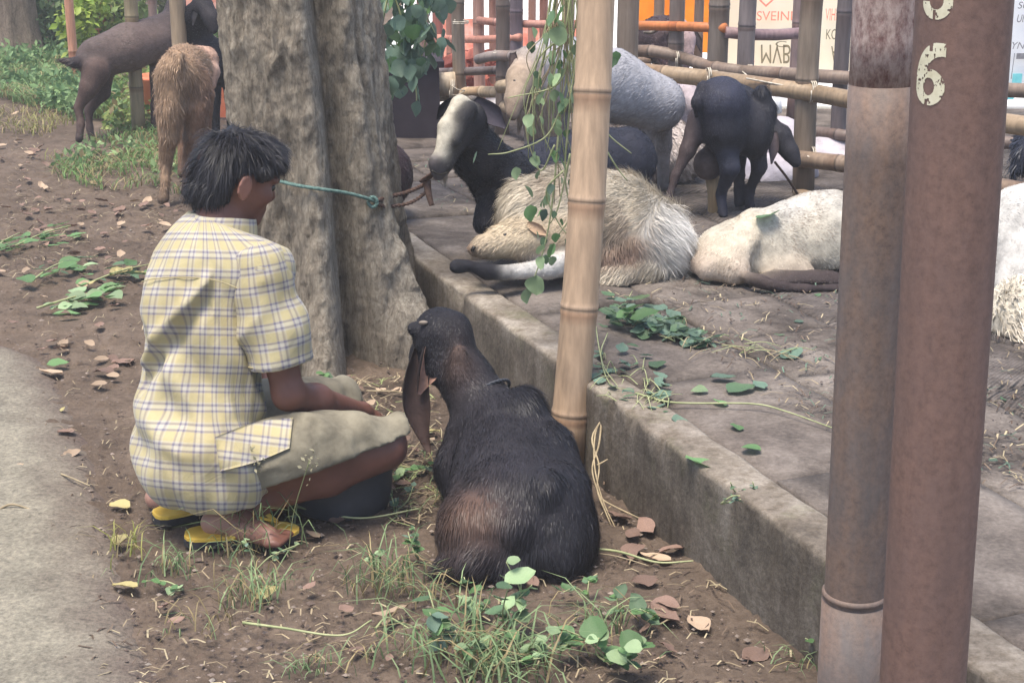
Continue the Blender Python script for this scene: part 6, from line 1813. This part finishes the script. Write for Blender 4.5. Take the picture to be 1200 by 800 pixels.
# orange basket, orange cloth and pinkish sack of the left pen
M['orange_plastic'] = mat_simple('faded orange plastic', [(0.3, lin(206, 110, 78)), (0.7, lin(228, 140, 104))], 6, 0.6, 0.1)
bk = thing('bucket', 'faded orange plastic tub between the brown goat and the tan goat', 'bucket', (*D(188, 104, 9.8)[:2], 0))
cq = D(190, 96, 9.9); t = np.linspace(0, 2 * math.pi, 32, endpoint=False)
prof = [(.0, .005), (.12, .0), (.15, .22), (.165, .23), (.165, .25), (.145, .25), (.11, .02)]
V = np.concatenate([np.stack((cq[0] + r * np.cos(t), 9.9 + r * np.sin(t), np.full(32, z + .02)), 1) for r, z in prof])
i, j = np.meshgrid(np.arange(len(prof) - 1), np.arange(32), indexing='ij'); a = (i * 32 + j).ravel(); b_ = (i * 32 + (j + 1) % 32).ravel()
obj('tub', V, np.stack((a, b_, b_ + 32, a + 32), 1), M['orange_plastic'], bk)
V, Fs = sheet(D(218, 0, 9.4), D(262, 0, 9.4), D(240, 34, 9.4)[2], D(240, -20, 9.4)[2], .05, 30, 16, 61)
tag(obj('cloth', V, Fs, M['pink']), 'reddish orange cloth hung above the black goat at the left pen', 'cloth')
V, Fs = sheet(D(232, 0, 9.9), D(262, 0, 9.9), 0.0, D(240, 62, 9.9)[2], .04, 30, 16, 67)
tag(obj('sheet', V, Fs, M['orange_plastic']), 'dull orange sheet low beside the thick trunk behind the tan goat', 'sheet')

# -- fodder on the platform
fp = thing('fodder_pile', 'wilted blue green fodder heap on the platform right of the leaning bamboo', 'fodder', tuple(P(770, 390, KZ)))
for k in range(150):
    px = RNG.uniform(716, 830); f = (px - 716) / 114; py = 392 - 32 * (1 - f) ** .7 * RNG.random() - 3 + 14 * f
    q = P(px, py + RNG.uniform(-4, 4), KZ); q[2] += abs(RNG.normal(0, .022)) * (1.2 - f)
    leaf(RNG.choice(['blue', 'blue_r', 'mid', 'longm'], p=[.45, .2, .2, .15]), q, RNG.uniform(.025, .06), None, RNG.uniform(-.4, .5), RNG.uniform(-.6, .6), fp)
for (px, py, nm, s_) in ((742, 378, 'green_r', .085), (752, 366, 'pale', .085), (738, 390, 'green', .09), (722, 388, 'green', .06), (745, 385, 'pale_o', .06)):
    q = P(px, py, KZ); q[2] += .04; leaf(nm, q, s_, RNG.uniform(0, 6), .3, .2, fp)
for k in range(36):
    a = P(RNG.uniform(725, 900), 0, KZ); px = RNG.uniform(735, 925); py = 384 + (px - 735) * .19 + RNG.normal(0, 7)
    a = P(px, py, KZ); b_ = P(px + RNG.uniform(-35, 45), py + RNG.uniform(-8, 14), KZ); m_ = (a + b_) / 2; a[2] += .004; b_[2] += .004; m_[2] += .004 + abs(RNG.normal(0, .015))
    stems('stalk', [[a, m_, b_]], .0018, 'stalk' if RNG.random() < .4 else 'stalk_dry', fp, 8)
fp2 = thing('fodder_scraps', 'thin wilted stalks and leaves strewn along the kerb joint right of the bamboo', 'fodder', tuple(P(745, 450, KZ)))
for k in range(70):
    px = RNG.uniform(698, 790); py = 425 + (px - 700) * .55 + RNG.normal(0, 16)
    if RNG.random() < .5:
        q = P(px, py, KZ); q[2] += .006; leaf(RNG.choice(['blue', 'longm', 'blue']), q, RNG.uniform(.025, .055), None, RNG.uniform(-.2, .3), RNG.uniform(-.4, .4), fp2)
    else:
        a = P(px, py, KZ); b_ = P(px + RNG.uniform(-30, 30), py + RNG.uniform(-20, 20), KZ); m_ = (a + b_) / 2; a[2] += .004; b_[2] += .004; m_[2] += .004 + abs(RNG.normal(0, .012))
        stems('stalk', [[a, m_, b_]], .0016, 'stalk', fp2, 8)
for pts_ in ([(712, 395), (704, 420), (715, 455), (742, 462)], [(697, 380), (706, 430), (724, 458)], [(720, 370), (735, 355), (741, 345)]):
    stems('stalk', [[P(x, y, KZ) + np.array((0, 0, .012)) for x, y in pts_]], .002, 'stalk', fp2, 16)

# single leaves on the platform (each its own)
PLF = [(934, 421, 'blue_r', .075, 'rounded teal leaf lying on the tiles left of the grey pipe'), (869, 524, 'green_r', .05, 'curled bright green leaf on the smooth slab near the kerb'), (866, 504, 'green', .045, 'small green leaf fragment above the curled leaf on the slab'), (834, 549, 'green', .085, 'slim green leaf lying on the kerb top'), (832, 443, 'blue', .07, 'pale teal leaf on the worn patch of the tiles'), (852, 460, 'mid', .09, 'long folded dark green leaf on the platform slab'), (830, 457, 'pale_o', .05, 'tiny pale leaf tip beside the folded green leaf'), (896, 456, 'blue', .06, 'small teal leaf on the tiles right of the folded green leaf'), (768, 424, 'mid', .07, 'dark green leaf below the wilted heap'), (812, 407, 'mid', .05, 'dull green leaf right of the wilted heap'), (905, 250, 'mid', .11, 'dark green leaf stuck on the back of the cream white goat'), (850, 475, 'green', .05, 'short green leaf at the near side of the folded leaf')]
for px, py, nm, s_, lab in PLF:
    q = D(905, 254, 5.06) if py == 250 else P(px, py, KZ); q[2] += -.001 if py != 250 else .008
    leaf(nm, q, s_, RNG.uniform(0, 6.28), 0.05, RNG.uniform(-.3, .3), None, 'leaf', lab, 'leaf')
tag(stems('stalk', [[P(745, 464, KZ) + np.array((0, 0, .008)), P(790, 474, KZ) + np.array((0, 0, .006)), P(880, 478, KZ) + np.array((0, 0, .012)), P(920, 486, KZ) + np.array((0, 0, .01)), P(976, 504, KZ) + np.array((0, 0, .006))]], .0032, 'stalk', None, 40), 'long pale stalk lying across the platform slabs', 'stalk')

# -- vines hanging at the kerb gap
kv = thing('dry_vine', 'twisted pale dry vine hanging down the kerb face beside the bamboo', 'vine', tuple(P(705, 600)))
for pts_ in ([(716, 482), (700, 500), (696, 530), (699, 560), (708, 590), (722, 620)], [(712, 484), (694, 512), (702, 545), (700, 575), (712, 605)], [(706, 480), (702, 520), (694, 550), (704, 585), (716, 615)], [(700, 545), (712, 538)], [(703, 582), (714, 590), (760, 612)]):
    Y_ = lambda y: 3.80 - (y - 480) * .0022
    stems('strand', [[D(x, y, Y_(y)) for x, y in pts_]], .0032, 'stalk_dry', kv, 24)

# -- fresh fodder lying on the dirt at the left
for lab, ctr, ang, nl, nmset in (('long green leafy fodder stalk lying on the dirt left of the person', (95, 355), .3, 34, ['long', 'green', 'pale_o', 'long']), ('small bunch of green leaves on the dirt at upper left', (52, 281), .2, 22, ['long', 'green', 'long']), ('little green leafy scrap between the two fodder bunches', (60, 322), .1, 14, ['green', 'longm', 'pale_o']), ('green leafy scrap lying beside the left shoulder of the person', (142, 326), .1, 26, ['green', 'mid', 'yellow', 'longm']), ('short green fodder bits at the very left edge of the dirt', (6, 290), .1, 12, ['long', 'green'])):
    r = thing('fodder_stalk', lab, 'fodder', tuple(P(*ctr)), 'fresh fodder on the dirt')
    for k in range(nl):
        px = ctr[0] + RNG.normal(0, 24 if nl > 20 else 14); py = ctr[1] - (px - ctr[0]) * .22 + RNG.normal(0, 5)
        q = P(px, py); q[2] += RNG.uniform(.006, .03)
        leaf(RNG.choice(nmset), q, RNG.uniform(.04, .095), RNG.normal(-1.2, .7), RNG.uniform(-.1, .2), RNG.uniform(-.4, .4), r)
    stems('stalk', [[P(ctr[0] - 45 * (nl / 30), ctr[1] + 12) + np.array((0, 0, .02)), P(*ctr) + np.array((0, 0, .03)), P(ctr[0] + 45 * (nl / 30), ctr[1] - 12) + np.array((0, 0, .02))]], .005, 'stalk', r)
q = P(62, 372); leaf('green', q + np.array((0, 0, .01)), .10, -1.5, 0, 0, None, 'leaf', 'single broad green leaf below the long fodder stalk', 'leaf', wid=.6)
q = P(70, 322); leaf('green', P(55, 431) + np.array((0, 0, .01)), .07, -1.2, 0, .2, None, 'leaf', 'small green leaf at the road edge above the pinkish dry leaf', 'leaf')

# -- weeds in the foreground
def tuft(px, py, n, h, lab, spread=.035, dry=.2, w=.0022, lean=.8, bend=.7, seedheads=0, cl=((98, 124, 84), (150, 168, 122))):
    c = P(px, py); n = int(n * .85); h = h * .74; w = w * .78
    Pn = c + np.concatenate((RNG.normal(0, spread, (n, 2)), np.zeros((n, 1))), 1)
    parts_ = [blades(Pn, h, w, greens(n, *cl, dry), lean, bend)]
    for k in range(seedheads):
        a = c + np.array((*RNG.normal(0, spread, 2), 0)); tp = a + np.array((RNG.normal(0, .05), RNG.normal(0, .03), h * RNG.uniform(1.4, 2.2)))
        V, Fq, _ = tube(smooth_path([a, (a + tp) / 2 + RNG.normal(0, .01, 3), tp], 10), .0012, 4); parts_.append((V, Fq, np.tile(lin(140, 146, 104), (len(V), 1))))
        Pb = tp + RNG.normal(0, .010, (26, 3)) * np.array((1, 1, 2.4)); V, Fq, Cq = leafcloud(Pb, .012, np.tile(lin(158, 152, 124), (26, 1))); parts_.append((V, Fq, Cq))
    V, Fq, Cq = join(parts_)
    return tag(obj('grass_tuft', V, Fq, M['grass'], cols=Cq, origin=c), lab, 'grass tuft', 'weeds on the dirt')
tuft(205, 668, 46, .085, 'low green grass tuft below the nearer yellow flip flop', .035)
tuft(268, 655, 16, .07, 'few bent grass blades just in front of the flip flop toe', .03)
tuft(302, 640, 70, .16, 'tall weed with fine seed heads beside the yellow flip flop', .035, .4, seedheads=5, lean=.6)
tuft(300, 700, 90, .085, 'pale spreading grass tuft below the person with a yellowing leaf', .045, .4)
tuft(238, 735, 34, .06, 'sparse dry grass tuft at the lower left of the person', .05, .7)
tuft(365, 785, 40, .05, 'small green tuft at the bottom edge below the person', .025, .2)
tuft(452, 690, 90, .13, 'thin upright grass tuft beside the tail of the sitting goat', .04, .3, lean=.6)
tuft(520, 700, 50, .085, 'wiry pale tuft just below the sitting goat', .045, .6)
tuft(545, 775, 110, .13, 'dense green grass clump at the bottom edge below the goat', .075, .25, .0028)
tuft(590, 790, 90, .12, 'bright green bladed clump right of the dense clump', .05, .15, .003)
tuft(705, 735, 60, .09, 'small grass tuft under the leafy weed near the kerb', .04, .3)
tuft(140, 650, 26, .085, 'straggly yellowish tuft at the road edge with a curled leaf', .035, .5, cl=((132, 138, 70), (170, 166, 100)))
tuft(500, 585, 46, .06, 'tangled grass between the bucket and the sitting goat', .06, .5)
tuft(520, 545, 36, .05, 'thin grass behind the front of the sitting goat', .06, .5)
tuft(480, 760, 30, .08, 'sparse weed left of the dense clump', .04, .5)
tuft(660, 760, 24, .06, 'thin dry tuft between the two leafy weeds', .05, .7)
tuft(425, 780, 16, .06, 'few dry blades at the bottom edge left of centre', .03, .8)
tuft(930, 780, 26, .05, 'tiny weed at the foot of the kerb by the grey pipe', .03, .2)
tuft(1165, 610, 120, .07, 'grassy weed growing in the platform joint right of the rust pipe', .06, .3)
def weed(px, py, nl, h, lab, set_=('green', 'mid', 'pale'), spread=.05, size=.06, z=0.0):
    c = P(px, py, z)
    r = thing('leafy_weed', lab, 'weed', tuple(c), 'weeds on the dirt')
    ns = max(2, nl // 6); tips = []
    for k in range(ns):
        tp = c + np.array((RNG.normal(0, spread), RNG.normal(0, spread), h * RNG.uniform(.6, 1.1)))
        mid = (c + tp) / 2 + RNG.normal(0, .01, 3); tips.append((c, mid, tp))
    stems('stem', [list(t_) for t_ in tips], .0025, 'stalk', r, 10)
    for k in range(nl):
        a, b_, e = tips[k % ns]; t_ = RNG.uniform(.25, 1.0); p = a * (1 - t_) ** 2 + 2 * b_ * t_ * (1 - t_) + e * t_ ** 2
        leaf(RNG.choice(list(set_)), p, size * .72 * RNG.uniform(.5, 1.25), None, RNG.uniform(-.5, .6), RNG.uniform(-.5, .5), r)
weed(592, 745, 26, .15, 'upright leafy weed with a big pale folded top leaf below the goat', ('green', 'pale', 'mid', 'pale_o'), .045, .055)
weed(716, 778, 26, .09, 'rounded bright green weed at the bottom edge near the kerb', ('green_r', 'green', 'green_r', 'pale'), .06, .07)
weed(722, 718, 16, .05, 'low weed with dull green leaves beside the big brown leaf', ('mid', 'green', 'longm'), .05, .06)
weed(490, 655, 20, .08, 'small leafy weed at the left foot of the sitting goat', ('mid', 'green', 'blue'), .03, .03)
weed(528, 765, 22, .10, 'broad leaved weed left of the grass clump', ('blue', 'mid', 'green'), .06, .05)
weed(352, 432, 20, .09, 'leafy weed growing between the sleeve and the tree root', ('mid', 'green_r', 'blue'), .03, .045)
weed(385, 452, 24, .06, 'low leafy weed in front of the tree root', ('mid', 'green_r', 'blue'), .05, .04)
weed(462, 600, 18, .05, 'dark small weed right of the black bucket', ('blue', 'mid'), .04, .035)
weed(475, 555, 10, .03, 'flat green leaves on the dirt beside the bucket', ('green', 'pale', 'blue'), .05, .055)
weed(345, 615, 14, .13, 'thin branching weed with pale flowers beside the flip flop', ('pale', 'blue', 'mid'), .06, .02)
weed(960, 765, 8, .05, 'tiny leafy weed by the base of the grey pipe', ('green', 'mid'), .02, .03)
weed(845, 590, 12, .03, 'tiny dark weed in the kerb joint of the platform', ('blue', 'mid'), .025, .018, KZ)
weed(880, 575, 10, .03, 'small moss like weed further along the kerb joint', ('blue', 'mid'), .025, .016, KZ)
weed(560, 722, 18, .09, 'small sprouting weed just below the goat left of the upright weed', ('green', 'pale', 'mid'), .05, .045)
weed(540, 790, 20, .08, 'leafy sprouts inside the grass clump at the bottom edge', ('green', 'mid', 'pale'), .07, .045)
weed(625, 765, 14, .07, 'pale sprouts right of the grass clump', ('pale', 'green'), .04, .04)
weed(690, 700, 12, .05, 'small weed between the goat and the low dull weed', ('mid', 'green'), .035, .035)
weed(445, 665, 14, .06, 'tiny leafed weed in the upright tuft beside the goat tail', ('mid', 'pale'), .03, .025)
weed(300, 668, 16, .10, 'thin leafed weed stems below the nearer flip flop', ('blue', 'mid', 'pale'), .04, .02)
weed(215, 690, 8, .03, 'flat sprouts at the lower left of the flip flops', ('green', 'pale'), .03, .03)
# the pale folded top leaf
leaf('pale', P(575, 745) + np.array((0.03, 0, .12)), .075, -1.1, .15, .2, None, 'leaf', 'large pale green leaf held up above the leafy weed below the goat', 'leaf', wid=.7)

# -- long stalks on the dirt
for lab, pts_, r_, mt in (('long thin stalk lying on the dirt in front of the bucket', [(318, 590), (350, 604), (420, 612), (492, 606)], .004, 'stalk'), ('yellow green runner on the dirt at the bottom left', [(285, 735), (330, 747), (400, 750), (436, 738)], .0035, 'stalk'), ('yellow stalk lying from the goat to the kerb', [(690, 648), (725, 657), (770, 664), (812, 668)], .004, 'stalk'), ('fine dry stalk above the yellow stalk by the kerb', [(684, 652), (720, 662), (760, 668)], .002, 'stalk_dry'), ('pale root like stalk under the tan leaf', [(440, 742), (455, 735), (480, 742)], .003, 'stalk'), ('pale dry stalk between the bucket and the tree', [(430, 462), (470, 468), (510, 475)], .003, 'stalk_dry'), ('bent dry stalk by the goat chest', [(478, 540), (500, 522), (520, 540)], .0025, 'stalk_dry'), ('dry twig on the road at the left edge', [(-5, 604), (15, 601), (40, 603)], .004, 'stalk_dry'), ('thin dry twig lying left of the shirt', [(72, 560), (88, 571), (106, 574)], .003, 'stalk_dry')):
    tag(stems('stalk', [[P(x, y) + np.array((0, 0, .012 + .012 * (i % 2))) for i, (x, y) in enumerate(pts_)]], r_, mt, None, 26), lab, 'stalk')

# -- dry leaves that stand out
for px, py, nm, s_, lab in ((74, 441, 'tan', .115, 'large pinkish dry leaf at the road edge'), (95, 531, 'tan2', .075, 'pale dry leaf on the dirt left of the shirt'), (130, 592, 'yellow', .085, 'pale yellow dry leaf left of the flip flops'), (133, 688, 'yellow', .09, 'curled olive yellow leaf at the lower left'), (140, 630, 'yellow', .085, 'twisted yellow leaf among the straggly tuft'), (8, 554, 'tan', .06, 'tan leaf on the road at the left edge'), (8, 321, 'tan', .085, 'tan leaf on the dirt at the left edge'), (72, 484, 'yellow', .035, 'small yellow leaf on the dirt beside the road'), (88, 506, 'dry', .075, 'greyish dry leaf above the pale leaf'), (375, 633, 'tan', .06, 'small tan leaf on bare dirt right of the flip flop'), (437, 727, 'tan2', .10, 'tan dry leaf stuck on a root at the bottom'), (762, 712, 'dry', .12, 'big brown leaf lying near the kerb'), (798, 714, 'dry2', .085, 'dark brown curled leaf right of the big brown leaf'), (832, 742, 'tan', .09, 'long pinkish brown leaf near the kerb foot'), (868, 775, 'dry', .09, 'curled brown leaf at the bottom near the grey pipe'), (740, 612, 'dry', .10, 'upright brown leaf at the kerb behind the goat'), (748, 640, 'dry2', .11, 'crumpled dark leaf against the kerb'), (765, 628, 'dry', .10, 'folded brown leaf against the kerb'), (788, 662, 'tan', .11, 'tan leaf below the yellow stalk at the kerb'), (772, 650, 'dry2', .09, 'small dark leaf tucked behind the tan kerb leaf'), (772, 682, 'dry', .08, 'flat grey brown leaf on the dirt by the kerb'), (735, 625, 'dry', .08, 'brown leaf at the goat flank beside the vine'), (300, 705, 'yellow', .08, 'yellowing leaf in the spreading tuft'), (385, 612, 'dry', .06, 'dull grey leaf in front of the bucket'), (516, 507, 'yellow', .07, 'yellow orange leaf on the dirt beside the goat chest'), (420, 455, 'dry', .06, 'brown leaf at the foot of the tree root'), (440, 458, 'tan', .05, 'pale leaf at the foot of the tree root'), (500, 520, 'tan', .05, 'pale scrap of leaf under the goat ear'), (130, 428, 'dry', .10, 'thin dark bark like leaf left of the shirt'), (135, 440, 'dry2', .10, 'second thin dark leaf left of the shirt'), (20, 602, 'dry', .09, 'dark dry leaf on the road beside the twig'), (545, 640, 'dry', .05, 'brown leaf scrap beside the goat tail'), (630, 690, 'dry', .06, 'dry leaf scrap just below the goat')):
    q = P(px, py); q[2] += .004
    leaf(nm, q, s_ * .8, RNG.uniform(0, 6.28), RNG.uniform(-.05, .2), RNG.uniform(-.3, .3), None, 'dry_leaf', lab, 'dry leaf')
# the many small ones
def scatter(n, poly, names, smin, smax, lab, grp, z=0.0):
    for q in px_region(poly, n):
        q[2] = z + .008
        leaf(RNG.choice(names), q, RNG.uniform(smin, smax), None, RNG.uniform(-.2, .35), RNG.uniform(-.5, .5), None, 'dry_leaf', lab, 'dry leaf', grp)
scatter(80, [(0, 130), (70, 150), (130, 230), (215, 235), (215, 262), (150, 300), (150, 340), (60, 320), (0, 260)], ['dry', 'dry2', 'dry', 'tan'], .03, .075, 'curled brown dry leaf among the leaf litter at the upper left', 'dry leaves of the upper left litter')
scatter(24, [(0, 260), (150, 290), (150, 480), (70, 420), (0, 395)], ['dry', 'tan', 'dry2'], .03, .06, 'small dry leaf scattered on the dirt left of the shirt', 'dry leaves left of the shirt')
scatter(20, [(390, 440), (480, 440), (500, 560), (470, 610), (400, 470)], ['dry', 'dry2', 'tan'], .03, .06, 'little dry leaf on the dirt between tree and goat', 'dry leaves between tree and goat')
scatter(20, [(160, 690), (600, 690), (900, 790), (200, 790)], ['dry', 'dry2', 'tan'], .02, .045, 'tiny dry leaf scrap on the foreground dirt', 'dry scraps in the foreground')
# crumbs of earth, straw and stones
def crumbs(n, poly, smin, smax, tones, z=0.0, zf=0.5):
    Pn = px_region(poly, n); k = len(Pn)
    s = RNG.uniform(0, 1, (k, 1)) ** 3 * (smax - smin) + smin
    base = np.array([(1, 0, 0), (0, 1, 0), (-1, 0, 0), (0, -1, 0), (0, 0, 1), (0, 0, -1)], float)
    V = (Pn + np.array((0, 0, z)))[:, None] + s[:, None] * base[None] * RNG.uniform(.5, 1.3, (k, 6, 1)) * np.array((1, 1, zf))
    f = np.array([(0, 1, 4), (1, 2, 4), (2, 3, 4), (3, 0, 4), (1, 0, 5), (2, 1, 5), (3, 2, 5), (0, 3, 5)])
    Fq = (np.arange(k)[:, None, None] * 6 + f[None]).reshape(-1, 3)
    tn = np.array([lin(*t_) for t_ in tones]); cq = tn[RNG.integers(0, len(tn), k)] * RNG.uniform(.7, 1.2, (k, 1))
    return V.reshape(-1, 3), [Fq], np.repeat(cq, 6, 0)
foreg = [(0, 130), (240, 200), (500, 440), (620, 480), (700, 555), (815, 665), (960, 795), (960, 900), (0, 900)]
V, Fq, Cq = join([crumbs(5500, foreg, .002, .009, [(96, 82, 75), (118, 104, 95), (140, 126, 115), (76, 64, 58)]), crumbs(220, foreg, .003, .014, [(120, 108, 100), (150, 140, 130), (100, 86, 78)])])
tag(obj('earth_crumbs', V, Fq, M['attr'], cols=Cq, origin=(0, 0, 0), smooth=False), kind='stuff')
def straw(n, poly, lmin, lmax, tones, z=0.0):
    Pn = px_region(poly, n); k = len(Pn)
    a = RNG.uniform(0, math.pi, k); d = np.stack((np.cos(a), np.sin(a), RNG.normal(0, .12, k)), 1); s = np.stack((-np.sin(a), np.cos(a), 0 * a), 1)
    L_ = RNG.uniform(lmin, lmax, (k, 1)); w = .0014 * RNG.uniform(.6, 1.6, (k, 1)); b_ = Pn + np.array((0, 0, z + .006))
    m_ = b_ + s * L_ * RNG.normal(0, .15, (k, 1)) + np.array((0, 0, .006))
    e1, e2 = b_ - d * L_ / 2, b_ + d * L_ / 2
    V = np.concatenate((e1 - s * w, e1 + s * w, m_ - s * w, m_ + s * w, e2 - s * w, e2 + s * w)); i = np.arange(k)
    tn = np.array([lin(*t_) for t_ in tones]); cq = tn[RNG.integers(0, len(tn), k)] * RNG.uniform(.7, 1.2, (k, 1))
    return V, [np.concatenate((np.stack((i, i + k, i + 3 * k, i + 2 * k), 1), np.stack((i + 2 * k, i + 3 * k, i + 5 * k, i + 4 * k), 1)))], np.tile(cq, (6, 1))
ST = [(150, 134, 108), (108, 92, 78), (84, 68, 58), (172, 158, 128)]
V, Fq, Cq = join([straw(1500, foreg, .01, .05, ST), straw(500, [(0, 130), (70, 150), (215, 235), (160, 320), (0, 330)], .02, .08, ST), straw(420, [(390, 440), (500, 440), (540, 580), (470, 620), (400, 480)], .02, .09, ST + [(140, 150, 100)])])
tag(obj('straw_litter', V, Fq, M['attr'], cols=Cq, origin=(0, 0, 0), smooth=False), kind='stuff')
plat = [(460, 280), (500, 235), (780, 300), (1000, 330), (1200, 480), (1200, 700), (1000, 640), (700, 420)]
for q in px_region(plat, 34):
    q[2] = KZ
    leaf(RNG.choice(['blue', 'mid', 'longm', 'dry']), q, RNG.uniform(.018, .04), None, 0, RNG.uniform(-.2, .2), None, 'leaf_scrap', 'small leaf scrap strewn on the platform tiles', 'leaf scrap', 'leaf scraps on the platform')
V, Fq, Cq = join([straw(1300, plat, .01, .06, ST + [(96, 118, 100)], KZ), crumbs(1600, plat, .0015, .006, [(70, 62, 60), (96, 86, 82), (130, 120, 112)], KZ)])
tag(obj('platform_litter', V, Fq, M['attr'], cols=Cq, origin=(0, 0, 0), smooth=False), kind='stuff')

# ------------------------------------------------------------------ thin scattering volume added to lift the blacks like lens veil
hzm = bpy.data.materials.new('veil scatter'); hzm.use_nodes = True
hn = hzm.node_tree; hn.nodes.clear()
pv = hn.nodes.new('ShaderNodeVolumePrincipled'); pv.inputs['Color'].default_value = (0.95, 0.95, 0.97, 1); pv.inputs['Density'].default_value = 0.005
ho = hn.nodes.new('ShaderNodeOutputMaterial'); hn.links.new(pv.outputs[0], ho.inputs['Volume'])
V, Fs = box((0, 45, 1.6), (126, 136, 5.4))
tag(obj('veil_volume', V, Fs, hzm, smooth=False), kind='stuff')
